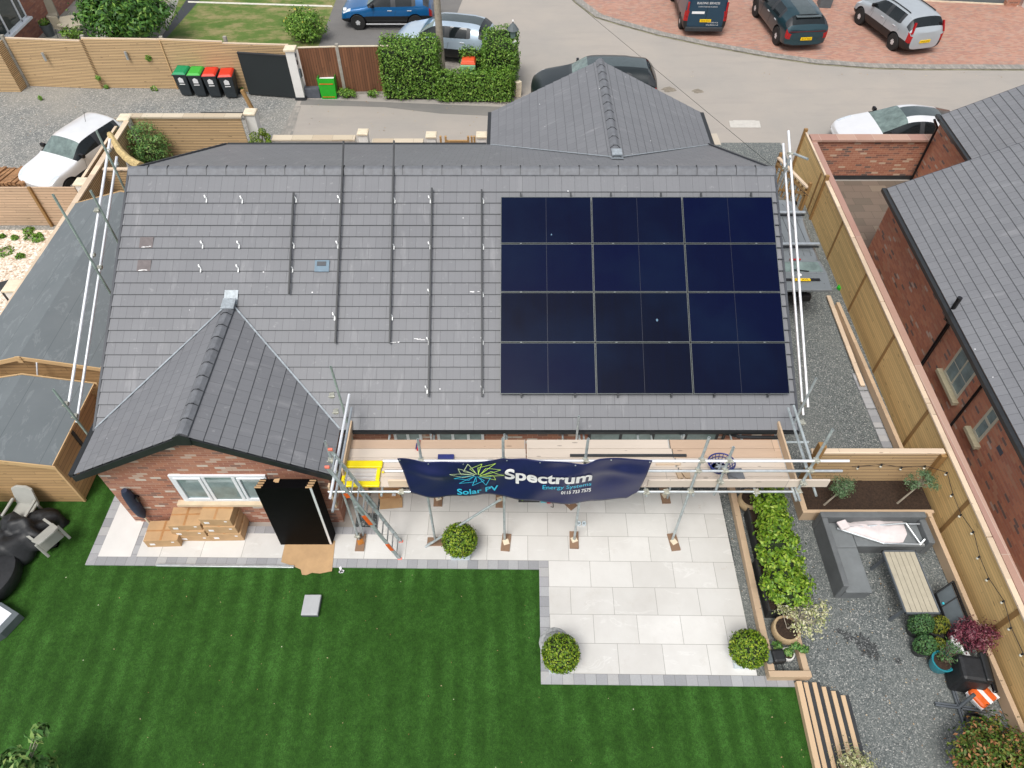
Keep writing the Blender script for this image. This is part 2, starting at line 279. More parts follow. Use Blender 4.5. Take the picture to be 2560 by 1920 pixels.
        for p in me.polygons:
            n = p.normal
            if uv: pass
            elif abs(n.z) > .985: a, b = V((1, 0, 0)), V((0, 1, 0))
            else: a = V((0, 0, 1)).cross(n).normalized(); b = n.cross(a)
            for li in p.loop_indices:
                w = me.vertices[me.loops[li].vertex_index].co+org
                if uv: q = uv(w, n)
                else: q = (w.dot(a), w.dot(b))
                dat[2*li] = q[0]; dat[2*li+1] = q[1]
        ul.data.foreach_set('uv', dat)
        if smooth:
            me.polygons.foreach_set('use_smooth', [True]*len(me.polygons))
            if smooth != 2: me.set_sharp_from_angle(angle=rad(40))
        o = bpy.data.objects.new(name, me); col.objects.link(o)
        if parent: o.parent = parent
        else: o.location = org
        if bevel:
            b = o.modifiers.new('bevel', 'BEVEL'); b.width = bevel; b.segments = 2; b.limit_method = 'ANGLE'
        return o
def tag(o, label=None, cat=None, group=None, kind=None):
    if label: o['label'] = label
    if cat: o['category'] = cat
    if group: o['group'] = group
    if kind: o['kind'] = kind
    return o
def thing(name, label, cat, loc=(0, 0, 0), group=None):
    o = bpy.data.objects.new(name, None); col.objects.link(o); o.location = loc; o.empty_display_size = .2
    return tag(o, label, cat, group)
def dup(root, loc, rz=0, label=None, scale=None):
    def cp(o, par):
        c = o.copy(); col.objects.link(c)
        if par: c.parent = par
        for ch in [x for x in KIDS.get(o.name, [])]: cp(ch, c)
        return c
    c = cp(root, None); c.location = loc; c.rotation_euler = (0, 0, rz)
    if scale: c.scale = scale
    if label: c['label'] = label
    return c
KIDS = {}
def index(root):
    for o in col.objects:
        if o.parent: 
            l = KIDS.setdefault(o.parent.name, [])
            if o not in l: l.append(o)
def struct(o): o['kind'] = 'structure'; return o
def leaves(name, Pn, Nn, size, mat, parent=None, aspect=.5, var=.35):
    Pn = np.asarray(Pn, float); Nn = np.asarray(Nn, float); n = len(Pn)
    Nn /= np.linalg.norm(Nn, axis=1)[:, None]+1e-9; t = nr.normal(size=(n, 3)); t -= (t*Nn).sum(1)[:, None]*Nn; t /= np.linalg.norm(t, axis=1)[:, None]+1e-9
    b = np.cross(Nn, t); sz = size*(1+var*nr.uniform(-1, 1, n))[:, None]; org = np.array(wl(parent)) if parent else Pn.mean(0)*[1, 1, 0]
    q = Pn-org; bend = Nn*sz*.18
    vs = np.stack([q-t*sz*.5-bend, q-b*sz*aspect*.5, q+t*sz*.5-bend, q+b*sz*aspect*.5], 1).reshape(-1, 3)
    me = bpy.data.meshes.new(name); me.vertices.add(4*n); me.vertices.foreach_set('co', vs.ravel()); me.loops.add(4*n); me.loops.foreach_set('vertex_index', np.arange(4*n))
    me.polygons.add(n); me.polygons.foreach_set('loop_start', np.arange(n)*4); me.update(calc_edges=True); me.materials.append(M[mat])
    o = bpy.data.objects.new(name, me); col.objects.link(o)
    if parent: o.parent = parent
    else: o.location = org
    return o
def box_pts(n, lo, hi, jit=.04, lump=.1):   # points on the shell of a box, slightly lumpy, with outward normals
    lo, hi = np.array(lo, float), np.array(hi, float); d = hi-lo; A = np.array([d[1]*d[2]]*2+[d[0]*d[2]]*2+[d[0]*d[1]]); k = nr.choice(5, n, p=A/A.sum())
    p = lo+nr.uniform(size=(n, 3))*d; N = np.zeros((n, 3))
    for i, (ax, sg) in enumerate(((0, -1), (0, 1), (1, -1), (1, 1), (2, 1))):
        m = k == i; p[m, ax] = (hi if sg > 0 else lo)[ax]; N[m, ax] = sg
    f = np.sin(p[:, 0]*4.1+p[:, 2]*3)*np.cos(p[:, 1]*3.7+p[:, 2]*2.3+p[:, 0])
    p += N*(f*lump*.5+nr.normal(size=n)*jit)[:, None]; N = N+nr.normal(size=(n, 3))*.55+[0, 0, .25]
    return p, N
def ball_pts(n, c, r, jit=.04, full=False, zmin=-1):
    d = nr.normal(size=(n, 3)); d /= np.linalg.norm(d, axis=1)[:, None]; d = d[d[:, 2] > zmin]; n = len(d)
    k = nr.uniform(.3, 1, n)**.5 if full else 1+nr.normal(size=n)*jit
    return np.array(c)+d*np.array(r)*k[:, None], d+nr.normal(size=(n, 3))*.5+[0, 0, .3]
def crown_pts(c, r, clumps, per, cs, flat=.7):
    d = nr.normal(size=(clumps, 3)); d /= np.linalg.norm(d, axis=1)[:, None]; k = nr.uniform(.35, 1, clumps)**.6
    cc = np.array(c)+d*np.array(r)*k[:, None]; Pp = []; Nn = []
    for i in range(clumps):
        m = int(per*nr.uniform(.6, 1.3)); e = nr.normal(size=(m, 3)); s_ = cs*nr.uniform(.7, 1.25); q = cc[i]+e*[s_, s_, s_*flat]
        Pp.append(q); Nn.append(e*.5+(q-np.array(c))/np.array(r)*.4+[0, 0, .7]+nr.normal(size=(m, 3))*.3)
    return np.concatenate(Pp), np.concatenate(Nn), cc
# ================================================================== SETTING
def g2(*uv, z=0): return [tuple(G(u, v, z)[:2]) for u, v in uv]
def sheet(name, pts, z, mat): o = MB().sheet(pts, z).build(name, mat); struct(o); return o
bm_ = MB().sheet([(-300, -120), (300, -120), (300, 500), (-300, 500)], 0.); struct(bm_.build('ground', 'road'))
ANG = rad(-.6)
def rp(x, y): return (x*math.cos(ANG)-y*math.sin(ANG), x*math.sin(ANG)+y*math.cos(ANG))
sheet('lawn_artificial', [(-30, -16), (4.85, -16), (4.72, -1.98), (-0.19, -1.98), (-.17, .45), (-10.05, .55), (-9.9, 3.4), (-30, 3.4)], .006, 'lawn')
sheet('gravel_yard', [(-40, 12.2), (-15.1, 12.2), (-14.4, 17.2), (-9.6, 17.8), (-9.46, 20.6), (-9.5, 21.6), (-40, 22.4)], .004, 'gravel_light')
sheet('gravel_garden', [(3.9, -16), (8.8, -16), (9.3, 17.6), (5.6, 17.6), (5.0, 2.9), (3.9, 2.7)], .004, 'gravel')
sheet('gravel_front', [(-14.2, 12.2), (-9.3, 12.2), (-9.3, 17.1), (-14.6, 17.1)], .0045, 'gravel')
sheet('gravel_cream', [(-34, 4), (-13.7, 4), (-14.1, 12.3), (-34, 12.4)], .005, 'gravel_cream')
sheet('gravel_bed', [(-9.6, 1.0), (-4.35, .95), (-4.35, 1.8), (-3.9, 1.8), (-3.9, 2.8), (4.1, 2.8), (4.1, .5), (-9.6, .5)], .0065, 'gravel_fine')
o = struct(MB().slab([(-9.05, .6), (0, .6), (0, -1.8), (4.05, -1.8), (4.05, 2.4), (-3.87, 2.4), (-3.87, 1.2), (-9.05, 1.2)], 0.001, .03).build('patio_slabs', 'slabs'))
o.rotation_euler[2] = 0
def rot_about0(o, a):
    for v in o.data.vertices:
        p = v.co+o.location; x, y = p.x*math.cos(a)-p.y*math.sin(a), p.x*math.sin(a)+p.y*math.cos(a); v.co = V((x, y, p.z))-o.location
rot_about0(o, ANG)
o = struct(MB().slab([(-9.9, .6), (-9.17, .6), (-9.17, 1.9), (-9.4, 3.3), (-9.9, 3.3)], .001, .029).build('patio_side', plain('pale_slab', (.68, .665, .64), .55, var=.05, vs=1.5)))
def edging(pl, f):
    m = MB(); [m.slab(q, .002, .032) for q in pl]; o = struct(m.build('patio_edging', 'setts', uv=f)); rot_about0(o, ANG)
edging(([(-10.1, .4), (-.2, .4), (-.2, .6), (-9.9, .6)], [(-.2, -2.0), (4.74, -2.0), (4.74, -1.8), (0, -1.8)], [(-9.05, 1.2), (-4.1, 1.2), (-4.1, 1.38), (-9.05, 1.38)], [(-4.1, 1.2), (-3.87, 1.2), (-3.87, 1.38), (-4.1, 1.38)]), lambda w, n: (w.x, .1))
edging(([(-.2, -2.0), (0, -1.8), (0, .6), (-.2, .6)], [(-10.1, .4), (-9.9, .6), (-9.9, 3.3), (-10.1, 3.3)], [(-9.17, .6), (-9.05, .6), (-9.05, 1.62), (-9.17, 1.62)], [(-9.05, 1.38), (-8.8, 1.38), (-8.8, 1.62), (-9.05, 1.62)]), lambda w, n: (w.y, .1))
# front road side
sheet('asphalt_strip', g2((755, 247), (1275, 268), (1225, 290), (1100, 284), (960, 268), (750, 262)), .004, 'strip')
sheet('setts_strip', g2((736, 266), (752, 266), (731, 338), (700, 338)), .006, 'setts_small')
sheet('driveway', [tuple(G(*p)[:2]) for p in ((842, -60), (1180, -60), (1140, 40), (1080, 120), (1040, 150), (780, 150), (795, 108))], .004, 'asphalt')
sheet('grass', [tuple(G(*p)[:2]) for p in ((500, -160), (900, -160), (797, 115), (700, 130), (400, 118), (415, 95))], .007, 'grass')
sheet('flagstones', [tuple(G(*p)[:2]) for p in ((-100, -200), (480, -120), (462, 0), (395, 100), (380, 130), (-300, 140))], .0055, 'paleflag')
sheet('slate_edging', [tuple(G(*p)[:2]) for p in ((466, 0), (500, 0), (412, 100), (393, 108))], .0085, 'charcoal')
m = MB().sheet([tuple(G(*p)[:2]) for p in ((470, 3), (830, 14), (832, 18), (470, 7))], .011); struct(m.build('lawn_line', 'linewhite'))
kerb = [(1380, -60), (1442, 9), (1488, 43), (1549, 62), (1650, 90), (1772, 116), (1920, 143), (2036, 160), (2180, 171), (2296, 174), (2412, 174), (2620, 175)]
kp = g2(*kerb); sheet('block_paving', kp+[(30, 24), (30, 36), (2, 36)], .03, 'blockpave')
def strip(pts, w, z, name, mat, uvs=True):
    L = [V((*p, 0)) for p in pts]; out = []
    for i, p in enumerate(L):
        d = (L[min(i+1, len(L)-1)]-L[max(i-1, 0)]).normalized(); out.append(p+V((-d.y, d.x, 0))*w)
    m = MB(); acc = 0; us = []
    for i in range(len(L)-1):
        m.add([(L[i].x, L[i].y, z), (L[i+1].x, L[i+1].y, z), (out[i+1].x, out[i+1].y, z), (out[i].x, out[i].y, z)], [(0, 1, 2, 3)])
    return struct(m.build(name, mat))
strip(kp, .42, .036, 'paving_edging', 'setts_small'); strip(kp, -.07, .012, 'moss_line', plain('moss', (.26, .25, .16), .9, var=.5, vs=3))
mh = tag(MB().slab(g2((1822, 303), (1898, 303), (1902, 320), (1826, 320)), .005, .02).slab(g2((1832, 302), (1888, 302), (1891, 313), (1834, 313)), .02, .026).build('manhole_cover', plain('pale_concrete', (.52, .50, .46), .85, var=.08), bevel=.004), 'pale rectangular access cover set in the road near the right verge', 'manhole cover')
struct(MB().sheet(g2((1770, 334), (1792, 334), (1803, 362), (1776, 362)), .005).build('road_patch', 'patch'))
for k, (u, v, r) in enumerate(((1672, 224, .28), (1744, 228, .22))):
    n = 14; c = G(u, v); struct(MB().sheet([(c.x+r*math.cos(i*2*PI/n)*(1+.25*math.sin(i*3)), c.y+r*.8*math.sin(i*2*PI/n)*(1+.2*math.cos(i*2))) for i in range(n)], .004).build('oil_stain', plain('oil', (.22, .19, .15), .9, var=.3, vs=7)))
sheet('yard_flags', [(9.4, 8), (14.2, 8), (14.2, 15.1), (9.6, 15.1)], .006, 'slate_pave')
M['spill'] = speck('ash_spill', [(0, (.02, .022, .024)), (.6, (.06, .065, .065)), (.9, (.12, .13, .13)), (1, (.3, .3, .3))], 52)
for (u, v, r) in ((2168, 1620, .2), (2120, 1592, .1), (2150, 1600, .13), (2190, 1640, .08), (2245, 1652, .06), (2100, 1578, .07)):
    n = 16; c = G(u, v); struct(MB().sheet([(c.x+r*(1+.4*math.sin(i*2.7+u))*math.cos(i*2*PI/n), c.y+r*(1+.4*math.sin(i*3.3+v))*math.sin(i*2*PI/n)) for i in range(n)], .008+.0001*(u % 7)).build('ash_patch', 'spill'))
# ================================================================== HOUSE
TH = rad(27.5); XL, XR = -9.6, 5.25; YE, ZE, YR, ZR = 2.47, 2.3, 7.85, 5.1
def MP(u, v, h=0.):   # pixel -> main front slope (offset h above)
    n = V((0, -math.sin(TH), math.cos(TH))); p0 = V((0, YE, ZE))+n*h; d = ray(u, v); return CAM+d*((p0-CAM).dot(n)/d.dot(n))
def slope(x, s, h=0.): return V((x, YE+s*math.cos(TH)-h*math.sin(TH), ZE+s*math.sin(TH)+h*math.cos(TH)))
H0 = thing('bungalow', 'red brick bungalow with dark grey tiled roof filling the middle of the picture', 'house', (-2.2, 8, 0))
GX, GZ, GL, GR, GYF = -6.98, 3.63, -9.6, -4.43, 1.4
def wallpiece(pts, name='wall'): return MB().ext(pts[0], pts[1]).build(name, 'brick', H0)
m = MB(); zt = 2.16
m.bx(-4.6, 5.0, 2.78, 3.0, 0, zt); m.bx(4.8, 5.0, 3.0, 13.0, 0, zt); m.bx(-9.35, -9.15, 1.77, 13.0, 0, zt); m.bx(-9.15, -1.2, 12.8, 13.0, 0, zt)
m.ext([(-9.35, 1.57, 0), (-4.62, 1.57, 0), (-4.62, 1.57, 2.1), (-6.98, 1.57, 3.36), (-9.35, 1.57, 2.1)], (0, .2, 0)); m.bx(-4.82, -4.62, 1.77, 2.98, 0, 2.1)
m.ext([(5.0, 2.78, zt+.002), (5.0, 13.0, zt+.002), (5.0, 7.85, 4.9)], (-.2, 0, 0)); m.ext([(-9.35, 2.78, zt+.002), (-9.35, 13.0, zt+.002), (-9.35, 7.85, 4.9)], (.2, 0, 0))
m.ext([(-1.2, 14.9, 0), (5.1, 14.9, 0), (5.1, 14.9, 2.35), (1.9, 14.9, 3.95), (-1.2, 14.9, 2.35)], (0, -.2, 0)); m.bx(-1.2, -1.0, 12.8, 14.7, 0, 2.3); m.bx(4.9, 5.1, 13, 14.7, 0, 2.3)
m.build('wall', 'brick', H0)
# --- roof courses
def course_roof(name, org, ux, us, nrm, s0, s1, gauge, clip, lip=.022, mat='tiles', off0=0):
    """stepped courses of tiles; clip(s)->(x0,x1) extents along ux"""
    m = MB(); s = s0; k = 0; org, ux, us, nrm = V(org), V(ux), V(us), V(nrm)
    while s < s1-1e-4:
        e = min(s+gauge, s1); a = clip(s); b = clip(e)
        if a and b and (a[1]-a[0] > .02 or b[1]-b[0] > .02):
            P_ = lambda x, q, h: org+ux*x+us*q+nrm*h
            m.add([P_(a[0], s, lip), P_(a[1], s, lip), P_(b[1], e, .003), P_(b[0], e, .003), P_(a[0], s, -.01), P_(a[1], s, -.01)], [(0, 1, 2, 3), (4, 5, 1, 0), (4, 0, 3), (5, 2, 1)])
        s = e; k += 1
    def uvf(w, n): d = w-org; q = d.dot(us); return (d.dot(ux)+100.003, q-s0+gauge*100+.0008*0)
    return m.build(name, mat, H0, uv=uvf, fixn=False)
nF = V((0, -math.sin(TH), math.cos(TH))); uF = V((0, math.cos(TH), math.sin(TH)))
LS = (YR-YE)/math.cos(TH)
def clipF(s):   # main front slope; cut by the gable projection valley on the left
    y = YE+s*math.cos(TH)
    return (XL, XR)
course_roof('roof', (0, YE, ZE), (1, 0, 0), uF, nF, 0, 20*.2753, .2753, clipF)
m = MB(); a = 20*.2753; m.add([slope(XL, a, .024), slope(XR, a, .024), slope(XR, LS, .006), slope(XL, LS, .006), slope(XL, a, -.01), slope(XR, a, -.01)], [(0, 1, 2, 3), (4, 5, 1, 0), (4, 0, 3), (5, 2, 1)]); m.build('roof', 'tiles', H0, uv=lambda w, n: (w.x+100.15, .05), fixn=False)
# rear slope
th2 = math.atan2(ZR-2.5, 13.27-YR); uB = V((0, -math.cos(th2), math.sin(th2))); nB = V((0, math.sin(th2), math.cos(th2))); LB = math.hypot(ZR-2.5, 13.27-YR)
course_roof('roof', (0, 13.27, 2.5), (-1, 0, 0), uB, nB, 0, LB, .2753, lambda s: (-XR, -XL), mat='tiles_fine', lip=.012)
# front gable projection: two slopes meeting at x=GX, valley on the main slope
tg = math.atan2(GZ-2.3, GX-GL)
def yv(z): return YE+(z-2.3)/math.tan(TH)      # y on the main slope at height z
for sx, ex in ((-1, GL), (1, GR)):
    run = abs(ex-GX); L = math.hypot(run, GZ-2.3); us = V((-sx*run, 0, GZ-2.3)).normalized(); nn = V((sx*(GZ-2.3), 0, run)).normalized(); ux = V((0, -sx*-1*1, 0)) if sx < 0 else V((0, 1, 0))
    ux = V((0, 1, 0)) if sx > 0 else V((0, -1, 0))
    def clipG(s, us=us, sx=sx):
        z = 2.3+us.z*s; y1 = yv(z)-.0
        return (1.36, y1) if sx > 0 else (-y1, -1.36)
    o = course_roof('roof', (ex, 0, 2.3), ux, us, nn, 0, L, .2753, clipG, mat='tiles' if sx > 0 else 'tiles_fine', lip=.02 if sx > 0 else .014)
# lift gable slopes' material above main: main tiles lying under the projection are hidden by it
# rear gable
RX, RZ, RLx, RRx, RYB = 1.93, 4.2, -1.45, 5.35, 15.25
def yvb(z): return 13.27-(z-2.5)/math.tan(th2)
for sx, ex in ((-1, RLx), (1, RRx)):
    run = abs(ex-RX); L = math.hypot(run, RZ-2.5); us = V((-sx*run, 0, RZ-2.5)).normalized(); nn = V((sx*(RZ-2.5), 0, run)).normalized(); ux = V((0, 1, 0)) if sx > 0 else V((0, -1, 0))
    def clipR(s, us=us, sx=sx):
        z = 2.5+us.z*s; y0 = yvb(z)
        return (y0, RYB) if sx > 0 else (-RYB, -y0)
    course_roof('roof', (ex, 0, 2.5), ux, us, nn, 0, L, .2753, clipR, mat='tiles' if sx < 0 else 'tiles_fine', lip=.018 if sx < 0 else .012)
# ridges (angular caps with black union clips)
def ridge(a, b, w, drop, step=.45, t=.03):
    a, b = V(a), V(b); d = (b-a).normalized(); sd = V((-d.y, d.x, 0)); n = int(round((b-a).length/step)); st = (b-a).length/n
    m = MB()
    for i in range(n):
        c = MB()
        p, q = a+d*st*i+d*.001, a+d*st*(i+1)-d*.002
        prof = [sd*-w+V((0, 0, -drop)), sd*-(w*.35)+V((0, 0, t*.75)), V((0, 0, t)), sd*(w*.35)+V((0, 0, t*.75)), sd*w+V((0, 0, -drop))]
        vs = [p+x for x in prof]+[q+x for x in prof]+[p+x-V((0, 0, .03)) for x in prof]+[q+x-V((0, 0, .03)) for x in prof]
        m.add(vs, [(k, k+1, k+6, k+5) for k in range(4)]+[(10+k, 11+k, k+1, k) for k in range(4)]+[(5+k, 6+k, 16+k, 15+k) for k in range(4)]+[(0, 5, 15, 10), (4, 14, 19, 9)])
        if i:
            for k in range(4): c.beam(p-d*.006+prof[k]*1.01+V((0, 0, .008)), p-d*.006+prof[k+1]*1.01+V((0, 0, .006)), .010, .008)
            c.box(p-d*.006+sd*-(w*.3)+V((0, 0, t+.006)), (.04, .009, .012), yaw=math.atan2(sd.y, sd.x)+.5); c.box(p-d*.006+sd*-(w*.3)+V((0, 0, t+.006)), (.04, .009, .012), yaw=math.atan2(sd.y, sd.x)-.5); c.build('ridge_clip', 'black_plastic', H0)
    m.build('ridge_tiles', 'tile_plain', H0, fixn=False, smooth=False)
M['tile_plain'] = plain('ridge_tile', (.145, .152, .166), .6, var=.2, vs=7)
ridge((XR+.01, YR, ZR+.045), (XL-.01, YR, ZR+.045), .155, .075, .445); ridge((GX, 1.36, GZ+.04), (GX, 4.95, GZ+.04), .12, .052, .36, .022); ridge((RX, RYB, RZ+.04), (RX, 9.85, RZ+.04), .13, .057, .45, .022)
# lead saddles and valleys
def onM(x, y, h=.03): return V((x, y, 2.3+(y-YE)*math.tan(TH)+h))
m = MB(); m.ext([onM(-7.13, 4.93), onM(-6.83, 4.93), onM(-6.83, 5.22), onM(-7.13, 5.22)], (0, 0, .012)); m.ext([(-7.12, 4.72, GZ+.04), (-6.84, 4.72, GZ+.04), (-6.84, 5.0, GZ+.075), (-7.12, 5.0, GZ+.075)], (0, 0, .03))
zb = lambda y, h=.03: ZR-(y-YR)*math.tan(th2)+h
m.build('lead_flashing', 'lead', H0); m = MB()
m.ext([(RX-.16, 9.65, zb(9.65)), (RX+.16, 9.65, zb(9.65)), (RX+.16, 9.95, zb(9.95)), (RX-.16, 9.95, zb(9.95))], (0, 0, .012)); m.ext([(RX-.13, 9.82, RZ+.06), (RX+.13, 9.82, RZ+.06), (RX+.13, 10.1, RZ+.06), (RX-.13, 10.1, RZ+.06)], (0, 0, .03))
m.build('lead_flashing', 'lead', H0)
for e in (GL, GR): MB().beam((e+.0, YE+.02, 2.335), (GX, yv(GZ)-.06, GZ+.035), .035, .012).build('valley_trim', 'lead', H0)
for e in (RLx, RRx): MB().beam((e, 13.25, 2.53), (RX, yvb(RZ)+.06, RZ+.03), .035, .012).build('valley_trim', 'lead', H0)
# verges, gutters, barge boards
for x, sg in ((XL, -1), (XR, 1)):
    m = MB(); m.beam(slope(x+sg*.02, -.02, -.055), slope(x+sg*.02, LS+.02, -.055), .05, .16, up=nF); a = V((x+sg*.02, 13.3, 2.46)); b = V((x+sg*.02, YR, ZR-.04)); m.build('verge_trim', 'verge', H0); m = MB().beam(a, b, .05, .16, up=nB)
    m.build('verge_trim', 'verge', H0)
    if sg > 0:
        for k in range(1, 20): p = slope(x-.04, k*.2753, .035); MB().box(p, (.14, .012, .014), R=Matrix.Rotation(TH, 3, 'X')).build('verge_clip', 'verge', H0)
MB().beam((-4.35, 2.465, 2.235), (XR+.05, 2.465, 2.235), .06, .075).build('gutter', 'gutter', H0); MB().bx(-4.3, XR, 2.5, 2.53, 2.14, 2.26).build('fascia', 'gutter', H0)
for a, b, w, h in (((-9.68, 1.36, 2.24), (-9.68, 2.72, 2.24), .10, .10), ((-4.36, 1.42, 2.24), (-4.36, 2.34, 2.24), .10, .10), ((XL, 13.36, 2.44), (RLx-.13, 13.36, 2.44), .12, .1), ((RLx-.06, 13.3, 2.44), (RLx-.06, RYB, 2.44), .12, .12), ((RRx+.06, 13.1, 2.42), (RRx+.06, RYB, 2.42), .14, .14)):
    MB().beam(a, b, w, h).build('gutter', 'gutter', H0)
MB().tube((4.9, 2.42, 2.1), (4.0, 2.38, 2.18), .035).tube((4.0, 2.38, 2.2), (3.85, 2.68, 1.9), .035).tube((3.85, 2.68, 1.95), (3.85, 2.7, 0), .035).build('downpipe', 'gutter', H0)
for e in (GL, GR):
    s_ = 1 if e == GL else -1; m = MB()
    m.ext([(e-s_*.06, 1.36, 2.24), (GX, 1.36, GZ-.015), (GX, 1.36, GZ-.20), (e-s_*.06, 1.36, 2.07)], (0, -.03, 0))
    m.ext([(e-s_*.06, 1.36, 2.07), (GX, 1.36, GZ-.20), (GX, 1.36, GZ-.185), (e-s_*.06, 1.36, 2.085)], (0, .22, 0)); m.build('barge_board', 'gutter', H0)
m = MB().ext([(GX-.16, 1.325, GZ-.02), (GX, 1.325, GZ+.07), (GX+.16, 1.325, GZ-.02), (GX+.14, 1.325, GZ-.26), (GX-.14, 1.325, GZ-.26)], (0, -.015, 0))
m.build('apex_cap', 'gutter', H0); MB().bx(-4.62, XR-.1, 2.532, 2.79, 2.14, 2.16).build('soffit', 'gutter', H0)
# gable window (three lights) : S px corners -> wall plane y=1.57
def gw(u, v, y=1.565): return onY(u, v, y)
W = {'x0': -8.27, 'x1': -5.85}
zt_, zb_ = gw(430, 1186).z, gw(470, 1250).z
x0, x1 = gw(418, 1184).x, gw(665, 1190).x
wf = MB(); y0, y1 = 1.53, 1.60
wf.bx(x0, x1, y0, y1, zb_-.0, zb_+.07); wf.bx(x0, x1, y0, y1, zt_-.07, zt_)
xs = [x0, x0+(x1-x0)*.345, x0+(x1-x0)*.655, x1]
for k, x in enumerate(xs): xx = x+(.035 if k == 0 else -.035 if k == 3 else 0); wf.bx(xx-.035, xx+.035, y0, y1, zb_+.07, zt_-.07)
for k in (0, 2):
    a, b = xs[k]+.075, xs[k+1]-.04
    wf.bx(a, b, y0-.02, y0+.02, zb_+.075, zb_+.13); wf.bx(a, b, y0-.02, y0+.02, zt_-.13, zt_-.075); wf.bx(a, a+.06, y0-.02, y0+.02, zb_+.13, zt_-.13); wf.bx(b-.06, b, y0-.02, y0+.02, zb_+.13, zt_-.13)
w_ = wf.build('window', 'upvc', H0, bevel=.006)
for k in range(3):
    MB().bx(xs[k]+.03, xs[k+1]-.03, 1.545, 1.56, zb_+.06, zt_-.06).build('pane', 'glass_int', w_)
MB().bx(x0+.2, x1-.2, 1.5625, 1.568, zb_+.3, zb_+.36).build('blind', 'upvc', w_)
MB().bx(x0-.15, x1+.12, 1.44, 1.6, zb_-.085, zb_-.003).build('sill', 'sill', H0, bevel=.006)
# front wall windows / bifold door under the eaves
def wwin(xa, xb, z0, z1, fr='upvc', gl='glass_int', n=2, t=.06):
    m = MB(); m.bx(xa, xb, 2.74, 2.785, z1-t, z1); m.bx(xa, xb, 2.74, 2.785, z0, z0+t)
    for i in range(n+1): x = xa+(xb-xa)*i/n; x = min(max(x, xa+t/2), xb-t/2); m.bx(x-t/2, x+t/2, 2.738, 2.785, z0+t, z1-t)
    o = m.build('window', fr, H0); MB().bx(xa+.02, xb-.02, 2.755, 2.775, z0+.02, z1-.02).build('pane', gl, o)
xw = lambda u: onY(u, 1092, 2.75).x
wwin(xw(985), xw(1055), .9, 2.0); wwin(xw(1093), xw(1210), .2, 2.0, n=3); wwin(xw(1470), xw(1795), .05, 2.05, 'charcoal', 'glass_int', 4)
tag(MB().tube((-8.86, 1.5, 1.05), (-8.86, 1.5, 1.22), .045).tube((-8.86, 1.5, 1.13), (-8.86, 1.57, 1.13), .03).build('wall_lamp', 'gloss_black', smooth=True), 'small black outside wall lamp beside the gable window', 'lamp')
# roof vent tile
p = MP(805, 665, .03); m = MB(); R_ = Matrix.Rotation(TH, 3, 'X'); m.box(p, (.32, .27, .02), R=R_); v_ = m.build('roof_vent', 'bluevent', H0)
MB().box(p+R_@V((-.01, .05, .016)), (.2, .1, .012), R=R_).build('grille', 'verge', v_)
for (u, v) in ((366, 606), (360, 664)): MB().box(MP(u, v, .022), (.30, .262, .008), R=R_).build('stained_tile', plain('stained_tile', (.155, .135, .135), .8, var=.15, vs=12), H0)
# small mortar smears
m = MB()
for (u, v) in ((368, 617), (362, 675), (1045, 848), (985, 855), (1190, 730)):
    for k in range(5): q = MP(u+rnd.uniform(-12, 12), v+rnd.uniform(-1.5, 1.5), .026); m.box(q, (rnd.uniform(.03, .1), .012, .006), R=R_)
m.build('mortar_smear', 'whiteprint', H0)
# ================================================================== PANELS, RAILS, HOOKS
PX0, PX1 = -1.035, 5.1; S0, S1 = .755, 5.31; PW = (PX1-PX0-.04)/3; PH = (S1-S0-.06)/4
def panelmat():
    s = NT('solar_glass'); o = s.ob(); oi = s.n('ObjectInfo'); sp = s.n('SeparateXYZ'); s.L.new(s.mapv(s.geo(), (1, 1, 1)), sp.inputs[0])
    st = s.noise(s.mapv(s.geo(), (14, .5, .5)), 1.2, 4, .7); a = s.mix(oi.outputs['Random'], (.0022, .0032, .008), (.0008, .0026, .024))
    a = s.mix(s.ma('MULTIPLY', st, .5), a, (.001, .005, .030)); a = s.mix(s.ramp(s.noise(s.geo(), .55, 3), [(.42, 0.), (.7, .75)]), a, (.003, .009, .030))  # streaks and soft patches imitate uneven sky reflections in the glass colour
    v = s.n('TexVoronoi'); s.L.new(s.mapv(s.geo(), (1, .7, .7)), v.inputs['Vector']); v.inputs['Scale'].default_value = 1.35
    a = s.mix(s.ma('LESS_THAN', v.outputs[0], .03), a, (.12, .2, .28)); s.fin(a, .3, spec=.07); return s.m
M['solar'] = panelmat(); P('panel_edge', (.13, .145, .14), .45, .4, var=.1); P('panel_black', (.002, .002, .0025), .5, spec=.06)
rowsn = ['top', 'second', 'third', 'bottom']; coln = ['left', 'middle', 'right']
